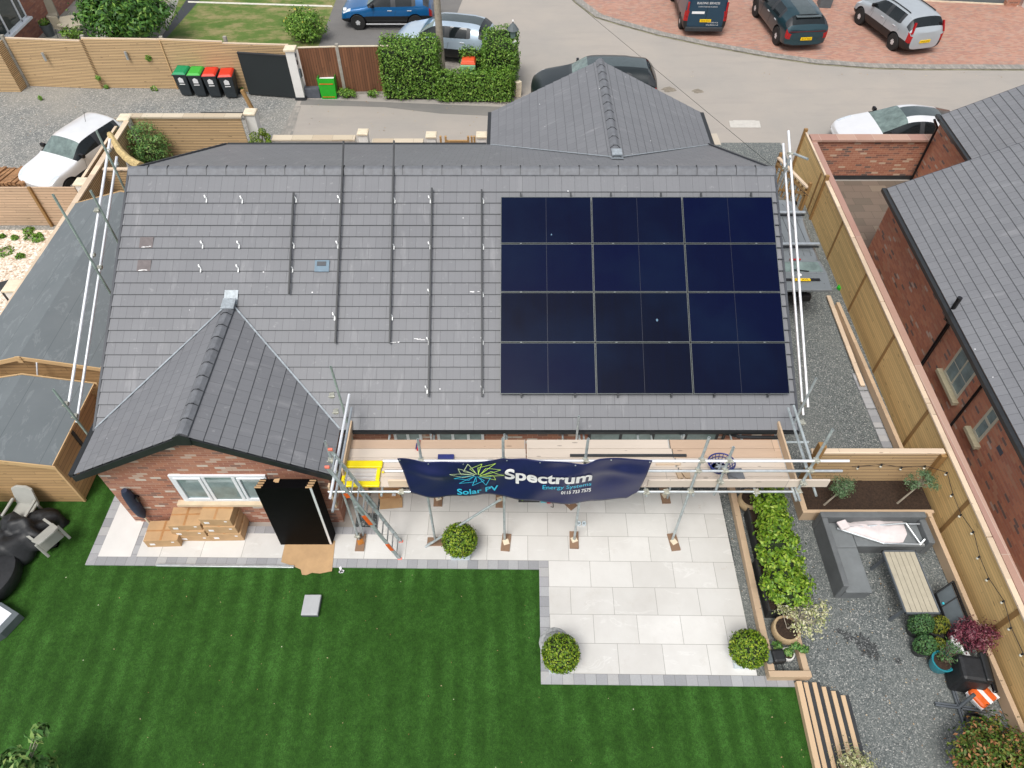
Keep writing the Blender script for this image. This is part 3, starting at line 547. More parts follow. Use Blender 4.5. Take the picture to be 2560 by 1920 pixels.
for r_ in range(4):
    for c_ in range(3):
        xa = PX0+c_*(PW+.02); sa = S1-(r_+1)*PH-r_*.02; ctr = slope(xa+PW/2, sa+PH/2, .10)
        t = thing('solar_panel', f'dark blue solar panel in the {coln[c_]} column and {rowsn[r_]} row of the roof array', 'solar panel', ctr, 'solar panels fitted on the roof')
        m = MB(); f = lambda a, b, s_a, s_b: m.ext([slope(a, s_a, .145), slope(b, s_a, .145), slope(b, s_b, .145), slope(a, s_b, .145)], nF*-.035)
        w = .009; f(xa, xa+PW, sa, sa+w); f(xa, xa+PW, sa+PH-w, sa+PH); f(xa, xa+w, sa+w, sa+PH-w); f(xa+PW-w, xa+PW, sa+w, sa+PH-w); m.build('frame', 'panel_edge', t)
        m = MB().ext([slope(xa+w, sa+w, .142), slope(xa+PW-w, sa+w, .142), slope(xa+PW-w, sa+PH-w, .142), slope(xa+w, sa+PH-w, .142)], nF*-.02); g_ = m.build('glass', 'solar', t)
        MB().ext([slope(xa+PW/2-.004, sa+w, .1435), slope(xa+PW/2+.004, sa+w, .1435), slope(xa+PW/2+.004, sa+PH-w, .1435), slope(xa+PW/2-.004, sa+PH-w, .1435)], nF*-.001).build('cell_divider', plain('divider', (.005, .008, .024), .4, var=0) if 'divd' not in M else M['divd'], g_)
        M['divd'] = bpy.data.materials['divider']
        for q in (.22, .78):
            MB().box(slope(xa+PW*q, sa-.008, .147), (.045, .03, .01), R=R_).build('clamp', 'panel_edge' if r_ < 3 else 'charcoal', t)
def rail(xa, sa, xb, sb, label, h=.10):
    m = MB(); m.beam(slope(xa, sa, h), slope(xb, sb, h), .035, .045, up=nF); o = m.build('mounting_rail', 'charcoal'); tag(o, label, 'rail', 'black mounting rails on the roof'); return o
def SP(u, v, h=.1): p = MP(u, v, h); return p.x, (p.y-YE+h*math.sin(TH))/math.cos(TH)
rl = [((734, 481), (722, 734), 'shortest loose black rail, nearest the left gable roof'), ((859, 353), (838, 858), 'long black rail poking over the ridge, left of the two'), ((985, 352), (974, 858), 'long black rail poking over the ridge, right of the two'), ((1080, 470), (1071, 991), 'black rail second from the left edge of the solar panels'), ((1204, 474), (1205, 991), 'black rail next to the left edge of the solar panels')]
for a, b, l in rl: rail(*SP(*a), *SP(*b), l)
for c_ in range(3):
    for j, q in enumerate((.22, .78)):
        x = PX0+c_*(PW+.02)+PW*q; rail(x, S0-.06, x, S1+.13, f'{["left","right"][j]} rail under the {coln[c_]} column of panels, only its ends showing', .085)
hk = [(516.5, 500), (606, 502), (507, 614.5), (598, 614.5), (502, 674), (596, 674)]
hk += [(640+a/3.456, 480+b/3.456) for a, b in ((347, 70), (723, 72), (1200, 75), (1507, 75), (1966, 78), (328, 465), (710, 465), (1192, 475), (1505, 472), (1966, 475), (317, 672), (1502, 880), (1963, 885), (680, 1085), (1178, 1085), (1493, 1297), (1962, 1297))]+[(640+a/3.456, 960+b/3.456) for a, b in ((1480, 58), (1962, 58))]
nh = ['on its own, upper far left', 'on its own, upper second left', 'on its own, middle far left', 'on its own, middle second left', 'on its own, lower far left', 'on its own, lower second left', 'at the top of the shortest rail', 'at the top of the left long rail', 'at the top of the right long rail', 'at the top of the fourth rail', 'at the top of the fifth rail', 'in the middle of the shortest rail', 'in the upper middle of the left long rail', 'in the upper middle of the right long rail', 'second down the fourth rail', 'second down the fifth rail', 'at the bottom of the shortest rail', 'third down the fourth rail', 'third down the fifth rail', 'near the bottom of the left long rail', 'near the bottom of the right long rail', 'fourth down the fourth rail', 'fourth down the fifth rail', 'at the foot of the fourth rail', 'at the foot of the fifth rail']
for k, (u, v) in enumerate(hk):
    p = MP(u, v, .04); m = MB(); m.beam(p+uF*-.065, p+uF*.02, .026, .012, up=nF); m.beam(p+uF*.03+V((0, 0, 0)), p+uF*.06+V((-.03, 0, 0))+nF*.03, .026, .01, up=nF); m.beam(p+uF*.05+V((-.03, 0, 0))+nF*.03, p+uF*.10+V((-.045, 0, 0))+nF*.045, .022, .01, up=nF)
    tag(m.build('roof_hook', 'brackets'), 'silver roof hook '+nh[k], 'roof hook', 'silver hooks screwed to the roof')
# ================================================================== SCAFFOLD IN FRONT
SC = thing('scaffold', 'galvanised tube scaffold with pale timber boards along the front eaves, carrying the navy banner', 'scaffold', (.6, 1.7, 0))
R = .027
def tb(name, a, b, mat='galv', r=R, par=None, hollow=True): return MB().tube(a, b, r, 12, open_=hollow).build(name, mat, par or SC, smooth=True)
def coupler(p, par=None): return MB().box(p, (.10, .10, .07), yaw=.2).tube(V(p)+V((-.07, -.04, 0)), V(p)+V((.07, -.05, .02)), .016, 6).tube(V(p)+V((0, .07, -.02)), V(p)+V((.02, -.07, -.02)), .014, 6).build('coupler', M['coupmat'], par or SC, bevel=.008)
M['coupmat'] = plain('coupler_metal', (.42, .42, .36), .5, .5, var=.35, vs=20)
YO = 1.1
outer = [(-2.5, 3.86), (-.95, 3.88), (.6, 3.88), (2.79, 3.92)]
for x, z in outer: tb('standard', (x, YO, .03), (x, YO, z))
tb('standard', (-4.2, YO, .03), (-4.2, YO, onY(817, 1103, YO).z), r=.024)
tb('standard', (-4.12, 1.2, .03), (-4.2, 1.5, 2.1), r=.024); 
p1 = onY(1834, 1118, YO); tb('standard', (p1.x, YO, 1.95), p1)
p2 = onY(2082, 1074, YO); tb('standard', (p2.x, YO, 2.0), p2)
for (u, v), yy in (((1447, 1041), 2.36), ((1710, 1088), 2.34), ((1077, 1087), 2.34), ((1261, 1086), 2.36)):
    q = onY(u, v, yy); tb('standard', (q.x, yy-.18, .03), q, r=.025)
for (u, v, bu, bv) in ((827, 917, 860, 1029),):
    q = onY(u, v, 2.62); tb('standard', (q.x, 2.62, 1.2), q, 'galv_green', r=.024)
q = onY(2041, 946, 2.6); tb('standard', (q.x, 2.6, 0.03), q, r=.025)
# rails, ledgers, transoms
ex = lambda u, v, y: onY(u, v, y).x
tb('guard_rail', (ex(957, 1149, YO-.05), YO-.05, 3.24), (ex(2127, 1146, YO-.05), YO-.05, 3.24), 'railwhite'); tb('guard_rail', (ex(962, 1172, YO-.05), YO-.05, 2.9), (ex(2109, 1172, YO-.05), YO-.05, 2.9), 'alu')
tb('ledger', (ex(818, 1222, 1.05), 1.05, 2.15), (ex(1990, 1221, 1.05), 1.05, 2.15), 'alu'); tb('ledger', (-4.3, 2.3, 2.1), (5.5, 2.3, 2.1))
for k, x in enumerate((-3.4, -2.45, -.9, .65, 1.9, 2.84, 4.1, 5.3)): tb('transom', (x, .98, 2.1), (x, 2.6, 2.1), r=.025)
for x in (-2.45, .3, .75, 2.2, 2.84, 3.9): tb('transom', (x, 2.2, 2.05), (x, 2.74, 2.05), r=.022)
for z, (a, b) in ((3.24, ((873, 986), (825, 1246))), (2.9, ((879, 1019), (831, 1280)))):
    tb('guard_rail', G(*b, z), G(*a, z), 'railwhite' if z > 3 else 'alu')
tb('guard_rail', G(1984, 1014, 3.2), G(2029, 1155, 3.2)); tb('guard_rail', G(1970, 1020, 2.85), G(2017, 1172, 2.85))
a, b = G(1976, 1222, 2.15), G(1991, 1252, 2.15); tb('transom', (a.x, a.y+.9, 2.15), b); tb('transom', (a.x+.07, a.y+.9, 2.15), b+V((.07, 0, 0)))
tb('brace', G(1068, 1364, .07), onY(1252, 1248, 1.06)); tb('brace', G(1068, 1364, .07)+V((.0, 0, 0)), G(1068, 1364, .07)+V((.05, .03, .03)), r=.03)
for p in ((-4.2, 1.08, 2.9), (-4.2, 1.08, 3.24), (-2.5, 1.07, 3.24), (-.95, 1.07, 3.24), (.6, 1.07, 3.24), (2.79, 1.07, 3.24), (2.79, 1.07, 2.9), (2.79, 1.07, 2.15), (p1.x, 1.07, 3.24), (p1.x, 1.07, 2.9), (p1.x, 1.07, 2.5), (p2.x, 1.07, 3.24), (p2.x, 1.07, 2.9), (p2.x, 1.07, 2.15), (p2.x, 1.07, 2.45), (-3.0, 1.05, 2.15), (1.9, 1.05, 2.15), (4.1, 1.05, 2.15), (2.3, 1.05, 2.15), (-4.2, 1.1, .25), (-4.42, 2.6, 3.3), (-4.4, 2.5, 2.9), (5.35, 2.6, 2.4)): coupler(p)
# boards
xa, xb = G(868, 1150, 2.2).x, G(1962, 1150, 2.2).x
j1, j2 = G(1315, 1110, 2.2).x, G(1674, 1110, 2.2).x
for i in range(5):
    y = 2.295-.1125-i*.232
    for k, (a, b) in enumerate(((xa, j1), (j1, j2+.03*i), (j2+.03*i, xb))):
        MB().bx(a+.012, b-.008, y-.1125, y+.1125, 2.16+.002*(k % 2), 2.2+.002*(k % 2)).build('board', 'scafdirty' if i == 0 and k != 1 or (i == 1 and k == 2) else 'scafboard', SC, bevel=.006)
        if k == 2 or i % 2 == 0:
            MB().bx(b-.03, b-.02, y-.113, y+.113, 2.203+.002, 2.206+.002).build('end_band', 'galv', SC)
MB().bx(ex(1622, 1200, 1.13), ex(2073, 1207, 1.13), 1.125, 1.165, 2.2, 2.44).build('toe_board', 'scafboard', SC, bevel=.006)
MB().bx(ex(970, 1205, 1.13), ex(1012, 1205, 1.13)+.3, 1.125, 1.165, 2.2, 2.43).build('toe_board', 'cap', SC, bevel=.006)
MB().bx(xa-.02, xa+.02, 1.35, 2.62, 2.2, 2.44).build('toe_board', 'sleeper', SC, bevel=.006); MB().bx(xb-.01, xb+.03, 1.15, 2.6, 2.2, 2.44).build('toe_board', 'sleeper', SC, bevel=.006)
MB().bx(-4.42, -4.38, 1.0, 1.1, 1.6, 2.4).build('toe_board', 'sleeper', SC, bevel=.006)
# sole boards + base plates
def sole(u, v, yaw=0, w=.2, l=.42, rust=False):
    c = G(u, v, .03); b = MB().box((c.x, c.y, .048), (w, l, .036), yaw=yaw).build('sole_board', M['soleb'], SC, bevel=.004); MB().box((c.x, c.y, .07), (.13, .13, .006), yaw=yaw+.4).build('base_plate', M['rust'] if rust else 'coping', SC)
M['soleb'] = wood('sole_wood', (.26, .16, .10), .5, 0, vert=True, grain=.5); M['rust'] = plain('rust', (.45, .16, .02), .8, var=.3)
sole(902, 1357, rust=True); sole(1265, 1357, -.1); sole(1435, 1351, -.04); sole(1684, 1356, .12); sole(1096, 1247); sole(1662, 1240, .05); sole(1420, 1256, .7); sole(1250, 1250); 
c = G(1092, 1355, .03); MB().box((c.x, c.y, .048), (.42, .2, .036)).build('sole_board', M['soleb'], SC, bevel=.004)
# ---- side edge protection rails
def side(name, label, x, rails, posts, extra=()):
    t = thing(name, label, 'guard rail', (x, 5, 0))
    for (a, b) in rails: tb('rail', onX(*a, x), onX(*b, x), 'railwhite', par=t, r=.03)
    for (a, zb) in posts:
        q = onX(*a, x+.07*(1 if x < 0 else -1)); tb('standard', (q.x, q.y, zb), q, 'galv_green', par=t, r=.026)
    for (u, v) in extra: coupler(onX(u, v, x), t)
    return t
L_ = side('edge_rails', 'pair of white sloping guard rails on tubes beside the left roof edge', -10.1, [((275, 348), (170, 1022)), ((292, 392), (192, 1056))], [((241, 327), 0.0), ((132, 486), 0.0), ((133, 974), 0.0), ((226, 476), 1.5)], [(272, 374), (291, 411), (232, 637), (250, 668), (243, 525), (165, 1010), (188, 1040)])
R_s = side('edge_rails', 'pair of white sloping guard rails on tubes beside the right roof edge', 5.72, [((1958, 359), (2008, 1038)), ((1971, 327), (2020, 1018))], [], [(1975, 384), (1962, 420), (2010, 1010), (1996, 1030)])
tb('standard', (5.6, 8.6, 0), onX(1975, 395, 5.62), 'galv', par=R_s, r=.026); tb('arm', onX(1985, 384, 5.72), onX(2003, 398, 5.72)+V((.15, 0, 0)), par=R_s)
m = tb('brace', (5.5, 8.2, 3.0), (5.15, 8.0, 1.7), 'galv_green', par=R_s)
# ================================================================== BANNER
YB = .93
bTL, bTR, bBL, bBR = onY(993, 1151, YB), onY(1631, 1149, YB), onY(1012, 1238, YB), onY(1617, 1223, YB)
bw = bTR.x-bTL.x
def bpt(x, z):   # banner shape: x in world, returns y of the wavy sheet
    t = (x-bTL.x)/bw; h = (3.2-z)/1.4
    return YB+.05*math.sin(t*15+1.2+h*1.2)*(1-h*.25)+.014*math.sin(t*31+h*3)+.03*h*math.sin(t*7)-.045*math.exp(-((h-.12)/.1)**2)*abs(math.sin(t*PI*4.0))+.012*math.sin(t*22+h*9)
def _prof(pts):
    q = [(onY(u, v, YB).x, onY(u, v, YB).z) for u, v in pts]
    def f(x):
        if x <= q[0][0]: return q[0][1]
        for (xa, za), (xb, zb_) in zip(q, q[1:]):
            if x <= xb: k = (x-xa)/(xb-xa); k = k*k*(3-2*k); return za+(zb_-za)*k
        return q[-1][1]
    return f
TOPF = _prof([(994, 1149), (1054, 1159), (1117, 1149), (1187, 1150), (1249, 1151), (1279, 1155), (1325, 1151), (1375, 1148), (1461, 1158), (1500, 1148), (1569, 1152), (1631, 1149)])
BOTF = _prof([(1009, 1237), (1068, 1243), (1129, 1237), (1190, 1241), (1250, 1245), (1315, 1247), (1380, 1252), (1451, 1257), (1491, 1256), (1575, 1245), (1600, 1234), (1614, 1223)])
def edgez(t): x = bTL.x+bw*t; return TOPF(x), BOTF(x)
m = MB(); nx, nz = 120, 26; vs = []
for i in range(nx+1):
    t = i/nx; zt2, zb2 = edgez(t)
    for j in range(nz+1):
        f = j/nz; z = zt2+(zb2-zt2)*f; x = bTL.x+.12*f+(bw-.22*f)*t; y = bpt(x, z); vs.append((x, y, z))
m.add(vs, [(i*(nz+1)+j, i*(nz+1)+j+1, (i+1)*(nz+1)+j+1, (i+1)*(nz+1)+j) for i in range(nx) for j in range(nz)])
BN = thing('banner', 'navy company banner with a pinwheel logo hanging from the scaffold rail', 'banner', (-.5, YB, 1.6))
bo = m.build('sheet', 'navy', BN, smooth=2, fixn=False); sd = bo.modifiers.new('s', 'SOLIDIFY'); sd.thickness = .003
SY = lambda x, z: bpt(x, z)-.02
def wtext(txt, x0, z0, h, mat, name, width=None, bold=.0):
    cu = bpy.data.curves.new('t', 'FONT'); cu.body = txt; cu.size = 1; cu.offset = bold; cu.resolution_u = 4; ob = bpy.data.objects.new('t', cu); col.objects.link(ob)
    dg = bpy.context.evaluated_depsgraph_get(); me = bpy.data.meshes.new_from_object(ob.evaluated_get(dg)); bpy.data.objects.remove(ob)
    bm = bmesh.new(); bm.from_mesh(me); bmesh.ops.triangulate(bm, faces=bm.faces)
    xs = [v.co.x for v in bm.verts]; mn, mx = min(xs), max(xs); sx = (width/(mx-mn)) if width else h
    vs_, fs = [], []
    for v in bm.verts: v.index
    bm.verts.index_update(); vs_ = [(v.co.x, v.co.y) for v in bm.verts]; fs = [[v.index for v in f.verts] for f in bm.faces]; bm.free()
    return [(x0+(a-mn)*sx, z0+b*h) for a, b in vs_], fs
def btext(txt, u0, v0, u1, hpx, mat, bold=.0):
    a, b = onY(u0, v0, YB), onY(u1, v0, YB); h = (onY(u0, v0-hpx, YB).z-a.z)/.72; pts, fs = wtext(txt, a.x, a.z, h, mat, '', b.x-a.x, bold)
    MB().add([(x, SY(x, z), z) for x, z in pts], fs).build('lettering', mat, BN, fixn=False)
btext('Spectrum', 1262, 1201, 1479, 27, 'whiteprint', .03); btext('Energy Systems', 1356, 1215, 1478, 9.5, 'cyan'); btext('0115 733 7575', 1402, 1229, 1477, 8, 'whiteprint', .02); btext('Solar PV', 1144, 1232, 1246, 14, 'cyan', .02)
cx, cz = onY(1193, 1183, YB).x, onY(1193, 1183, YB).z; LG = [MB(), MB(), MB()]; P('palelime', (.62, .75, .45), .5, var=0.)
for k in range(12):
    a0 = k*PI/6+.2; a1 = a0+.62; r1, r2 = .10, .42+.05*(k % 2); pk = lambda a, r: (cx+r*1.12*math.cos(a), cz+r*.92*math.sin(a))
    seg = [(pk(a0, .06), pk(a0+.1, r2)), (pk(a0+.1, r2), pk(a1+.15, .27)), (pk(a1+.15, .27), pk(a0+.3, .05))]
    mm = LG[0 if math.cos(a0) > .3 else 1 if math.sin(a0) < .2 else 2]
    for (p, q) in seg:
        for s_ in range(4):
            A = [p[i]+(q[i]-p[i])*s_/4 for i in (0, 1)]; B = [p[i]+(q[i]-p[i])*(s_+1)/4 for i in (0, 1)]
            d = V((B[0]-A[0], 0, B[1]-A[1])).normalized(); nn_ = V((-d.z, 0, d.x))*.0065
            mm.add([V((A[0], SY(*A), A[1]))+nn_, V((B[0], SY(*B), B[1]))+nn_, V((B[0], SY(*B), B[1]))-nn_, V((A[0], SY(*A), A[1]))-nn_], [(0, 1, 2, 3)])
for mm, mt in zip(LG, ('lime', 'cyan', 'palelime')): mm.build('logo', mt, BN, fixn=False)
for t in (.01, .12, .26, .43, .56, .70, .84, .99):
    zt2, zb2 = edgez(t); x = bTL.x+bw*t; MB().tube((x, SY(x, zt2)-.01, zt2-.03), (x, SY(x, zt2)+.0, zt2-.03), .014, 8).build('eyelet', 'alu', BN)
# ================================================================== THINGS ON THE BOARDS
c0, c1 = G(862, 1151, 2.26), G(952, 1216, 2.26)
t = thing('ladder_gate', 'bright yellow plastic ladder gate lying on the left end of the boards', 'gate', ((c0.x+c1.x)/2, (c0.y+c1.y)/2, 2.21))
X0, X1, Y0, Y1 = c0.x, c1.x-.03, c1.y, c0.y; m = MB()
m.bx(X0, X1, Y1-.17, Y1, 2.21, 2.27); m.bx(X0+.04, X1, Y0, Y0+.13, 2.21, 2.27); m.bx(X0, X0+.07, Y0+.13, Y1-.17, 2.21, 2.27); m.bx(X1-.1, X1-.02, Y0+.13, Y1-.17, 2.21, 2.27); m.bx(X1, X1+.06, Y0+.33, Y0+.37, 2.22, 2.26)
m.build('frame', 'yellow', t, bevel=.022); m = MB()
for k in range(9): y = Y0+.15+k*(Y1-Y0-.34)/8.5; m.bx(X0+.07, X1-.1, y, y+.007, 2.235, 2.25)
m.build('bars', 'paper', t)
c = G(1798, 1171, 2.21); t = thing('basket', 'navy plastic tool basket between the two scaffold tubes on the boards', 'basket', c); m = MB(); n = 20
ring = lambda r, z: [(c.x+r*1.15*math.cos(i*2*PI/n), c.y+r*.95*math.sin(i*2*PI/n), z) for i in range(n)]
for z, r in ((2.22, .15), (2.29, .18), (2.36, .205), (2.43, .235)): m.path(ring(r, z)+ring(r, z)[:1], .009 if z < 2.4 else .016, 5)
for i in range(n): m.tube(ring(.15, 2.22)[i], ring(.235, 2.43)[i], .007, 4)
m.lathe([(.001, 0), (.15, 0)], (c.x, c.y, 2.215), 16, sx=1.15, sy=.95); m.build('mesh', 'basket', t); m = MB()
for k in range(6): a = k*1.1; m.tube((c.x-.1*math.cos(a), c.y-.08*math.sin(a), 2.24+k*.012), (c.x+.1*math.cos(a), c.y+.09*math.sin(a), 2.26+k*.012), .018, 6)
m.build('contents', 'alu', t)
c = G(1838, 1186, 2.22); tag(MB().box((c.x, c.y, 2.225), (.33, .26, .03), yaw=.1).box((c.x-.03, c.y-.03, 2.25), (.25, .12, .02), yaw=-.5).build('slate_tile', 'tile_plain', bevel=.004), 'grey roof tile lying on the boards right of the navy basket', 'roof tile')
a, b = G(1425, 1139, 2.22), G(1716, 1139, 2.22); tag(MB().beam((a.x, a.y, 2.225), (b.x, b.y, 2.225), .05, .04).build('spare_rail', 'charcoal'), 'spare dark mounting rail lying on the scaffold boards above the banner', 'rail')
a, b = G(1640, 1160, 2.22), G(1702, 1160, 2.22); tag(MB().beam((a.x, a.y, 2.222), (b.x, b.y, 2.222), .045, .03).build('timber_batten', 'cap'), 'thin timber batten on the boards right of the banner', 'batten')
c = G(1706, 1188, 2.21); m = MB(); m.box((c.x-.07, c.y, 2.235), (.10, .2, .05), yaw=.2).box((c.x+.02, c.y+.02, 2.23), (.05, .22, .06), yaw=.5).box((c.x+.1, c.y, 2.23), (.10, .18, .04), yaw=-.1)
tag(m.build('timber_offcuts', 'sleeper', bevel=.004), 'little pile of timber offcuts beside the navy basket', 'offcuts')
c = G(1115, 1145, 2.21); tag(MB().box((c.x, c.y, 2.24), (.33, .12, .06)).build('tool_case', 'basket', bevel=.01), 'blue tool case peeping over the top of the banner', 'case')
c = G(1045, 1118, 2.21); t = thing('spirit_level', 'small red and blue hand tool left on the boards near the second pole', 'tool', c); MB().beam(c+V((-.0, -.1, .03)), c+V((.02, .16, .03)), .03, .03).build('bar', 'redtool', t); MB().beam(c+V((-.035, -.06, .02)), c+V((-.03, .08, .02)), .02, .03).build('grip', 'basket', t)
# ================================================================== LADDER
f1, f2 = G(1003, 1355), G(1000, 1398); yl1, yl2 = f1.y, f2.y
t1, t2 = onY(819, 1125, yl1-.0), onY(811, 1169, yl2)
LD = thing('ladder', 'galvanised extension ladder with orange bands leaning on the left end of the scaffold', 'ladder', (f1+f2)/2)
d1 = (t1-f1); d2 = (t2-f2); nn = V((-.75, 0, -.6)).normalized()
for f, d in ((f1, d1), (f2, d2)):
    up = V((0, 1, 0)); MB().beam(f, f+d*.62, .028, .075, up=d.cross(V((0, 1, 0)))).build('stile', 'galv', LD); off = d.cross(V((0, 1, 0))).normalized()*.055
    off = off if off.z > 0 else -off; MB().beam(f+d*.42+off, f+d+off, .028, .07, up=d.cross(V((0, 1, 0)))).build('stile', 'galv', LD); MB().box(f+d+off, (.09, .045, .06)).build('end_cap', 'pinkcap', LD, bevel=.012)
    MB().box(f+V((0, 0, .02)), (.10, .06, .04)).build('foot', 'pinkcap', LD, bevel=.01)
for a, b in ((.12, .20), (.43, .53), (.72, .76)): MB().beam(f2+d2*a+V((0, -.016, 0)), f2+d2*b+V((0, -.016, 0)), .008, .085, up=d2.cross(V((0, 1, 0)))).build('orange_band', 'orange', LD)
n = 13
for k in range(n):
    q = (k+.7)/n*.97; a, b = f1+d1*q, f2+d2*q; 
    if q > .5: a, b = a+off, b+off
    MB().tube(a, b, .015, 8).build('rung', 'alu', LD, smooth=True)
# ================================================================== PANEL STACK ON THE PATIO
# stack of modules standing against the gable wall, front module seen flat on
zt3 = .03
bl, br = G(702, 1362, zt3), G(831, 1362, zt3)
yb_ = (bl.y+br.y)/2; H_ = 1.55; lean = .10
tl = onY(650, 1220, yb_+lean); H_ = tl.z
n_ = 8
for k in range(n_):
    y = yb_+k*.036; xo = k*.004; z0 = zt3; zt4 = H_-.012*k+(0 if k == 0 else -.02)
    t = thing('stacked_module', ['front black solar module of the stack on the patio, showing its face', 'second black module in the stack on the patio', 'third black module in the stack on the patio', 'fourth black module in the stack on the patio', 'fifth black module in the stack on the patio', 'sixth black module in the stack on the patio', 'seventh black module in the stack on the patio', 'rearmost black module of the stack, against the brick gable'][k], 'solar panel', ((bl.x+br.x)/2, y, zt3), 'black modules stacked on the patio')
    xa, xb_ = bl.x+xo, br.x+xo; A = V((xa, y, z0)); B = V((xb_, y, z0)); C_ = V((xb_, y+lean, zt4)); D_ = V((xa, y+lean, zt4))
    MB().ext([A, B, C_, D_], (0, .028, 0)).build('module', 'panel_black', t, bevel=.003)
    if k == 0:
        MB().ext([B+V((-.05, -.003, .03)), B+V((0.0, -.003, .03)), C_+V((.0, -.003, 0)), C_+V((-.05, -.003, 0))], (0, .002, 0)).build('edge_rail', 'railwhite', t)
    if k in (0, 2, 4, 6):
        for xx in (xa, xb_-.13): MB().box((xx+.065, y+lean+.014, zt4+.003), (.13, .034, .008)).build('corner_guard', 'cardboard', t)
m = MB(); m.ext([D_+V((.3, .0, .04)), D_+V((.42, 0, .06)), D_+V((.36, -.2, -.04)), D_+V((.22, -.22, -.06))], (0, 0, .006)); tag(m.build('cardboard_strip', 'cardboard'), 'torn cardboard strip hanging over the top of the stacked modules', 'cardboard')
# cardboard boxes
def carton(px, py, z, w, d, h, yaw, lab, mat='cardboard'):
    t = thing('cardboard_box', lab, 'box', (px, py, z), 'cardboard boxes by the gable wall'); t.rotation_euler = (0, 0, 0)
    cy, sy = math.cos(yaw), math.sin(yaw); r = Matrix.Rotation(yaw, 3, 'Z'); c = V((px, py, z+h/2))
    MB().box(c, (w, d, h), R=r).build('carton', mat, t, bevel=.006); MB().box(c+V((0, 0, h/2+.0015)), (.05, d*.98, .002), R=r).box(c+r@V((0, 0, h/2+.001)), (w*.98, .035, .001), R=r).build('tape', 'tape', t)
    MB().box(c+r@V((-w*.3, -d/2-.002, -h*.05)), (.11, .003, .07), R=r).build('label', 'paper', t)
    if w > .5: MB().box(c+r@V((w*.33, -d/2-.002, h*.2)), (.06, .003, .04), R=r).build('label', 'paper', t)
    return t
def cpos(u, v): p = G(u, v, .03); return p.x, p.y
x, y = cpos(362, 1372); carton(x+.42, y+.3, .03, .74, .5, .28, .03, 'single low cardboard box, leftmost by the gable wall')
x, y = cpos(450, 1357); carton(x+.34, y+.32, .03, .72, .55, .2, .0, 'bottom box of the middle cardboard stack'); carton(x+.3, y+.34, .232, .74, .58, .22, -.02, 'middle box of the middle cardboard stack'); carton(x+.27, y+.36, .454, .7, .56, .2, .03, 'top box of the middle cardboard stack')
x, y = cpos(520, 1355); carton(x+.44, y+.33, .03, .72, .6, .30, .02, 'bottom box of the tallest cardboard stack'); carton(x+.41, y+.35, .332, .7, .6, .28, .0, 'middle box of the tallest cardboard stack'); carton(x+.39, y+.37, .614, .68, .58, .27, -.02, 'top box of the tallest cardboard stack')
pts = [(712, 1362), (838, 1352), (830, 1428), (800, 1434), (780, 1432), (766, 1438), (755, 1437), (752, 1424), (735, 1416), (703, 1405)]
tag(MB().slab([tuple(G(*p, .035)[:2]) for p in pts], .034, .044).build('cardboard_sheet', 'cardboard'), 'flat sheet of torn brown cardboard under the front of the stacked modules', 'cardboard')
a, b = G(392, 1413, .06), G(735, 1417, .06); tag(MB().beam(a, b, .055, .05).build('metal_channel', 'alu', bevel=.004), 'long silver metal channel lying on the edge of the lawn', 'channel')
# open carton under the scaffold
c = G(985, 1250, .03); t = thing('open_carton', 'open flattened cardboard carton under the left end of the scaffold', 'box', c)
MB().box(c+V((-.1, .2, .1)), (.5, .35, .18), yaw=.05).build('carton', 'cardboard2', t); MB().box(c+V((-.05, -.1, .03)), (.52, .28, .012), yaw=.1).build('flap', 'cardboard', t); MB().box(c+V((.02, .02, .2)), (.09, .07, .004)).build('label', 'paper', t)
c = G(893, 1253, .03); tag(MB().box(c+V((.1, .2, .25)), (.34, .04, .5), R=Matrix.Rotation(-.3, 3, 'X')).build('leaning_cardboard', 'cardboard2'), 'brown cardboard panel leaning behind the ladder against the house', 'cardboard')
c = G(853, 1426, .02); m = MB(); [m.box(c+V((rnd.uniform(-.05, .05), rnd.uniform(-.05, .05), .01)), (.07, .05, .01), yaw=k) for k in range(4)]; tag(m.build('paper_scrap', 'paper'), 'scrap of white paper on the lawn by the torn cardboard', 'litter')
# covered parasol on the wall
a, b = onY(310, 1226, 1.47), onY(360, 1292, 1.5); d = (b-a); m = MB(); n = 9
prof = [(.0, .06), (.12, .10), (.35, .115), (.6, .12), (.85, .10), (1., .04)]
R3 = d.to_track_quat('Z', 'Y').to_matrix(); m.lathe([(r, q*d.length) for q, r in prof], n=12); m.v = [a+R3@p for p in m.v]
t = thing('covered_parasol', 'closed parasol in a navy cover standing against the left of the gable wall', 'parasol', V((b.x, b.y, 0))); m.build('cover', 'navycloth', t, smooth=True); MB().tube(b-d*.05, V((b.x+.02, b.y, .03)), .025).build('pole', 'coping', t)
# ================================================================== RIGHT FENCE AND NEIGHBOUR
KF = .028; fx = lambda y, o=0.: 8.78+KF*y+o
def onF(u, v, x0=8.78, k=KF):
    d = ray(u, v); t = (x0+k*CAM.y-CAM.x)/(d.x-k*d.y); return CAM+d*t
def longbox(m, y0, y1, o0, o1, z0, z1, f=fx):
    return m.ext([(f(y0, o0), y0, z0), (f(y0, o1), y0, z0), (f(y1, o1), y1, z0), (f(y1, o0), y1, z0)], (0, 0, z1-z0))
FN = thing('timber_fence', 'long timber board fence with pale capping rail along the right side path', 'fence', (fx(4), 4, 0))
longbox(MB(), -9, 12.95, 0, .03, 0.0, 1.44).build('boards', 'fence_board', FN); longbox(MB(), 12.95, 15.7, .0, .03, 0, 1.52).build('boards', 'fence_board', FN)
for a, b in ((-9, -3.2), (-3.2, .4), (.4, 3.85), (3.85, 7.3), (7.3, 10.0), (10.0, 12.9)): longbox(MB(), a+.01, b-.01, -.03, .085, 1.45, 1.5).build('cap_rail', 'cap', FN, bevel=.006)
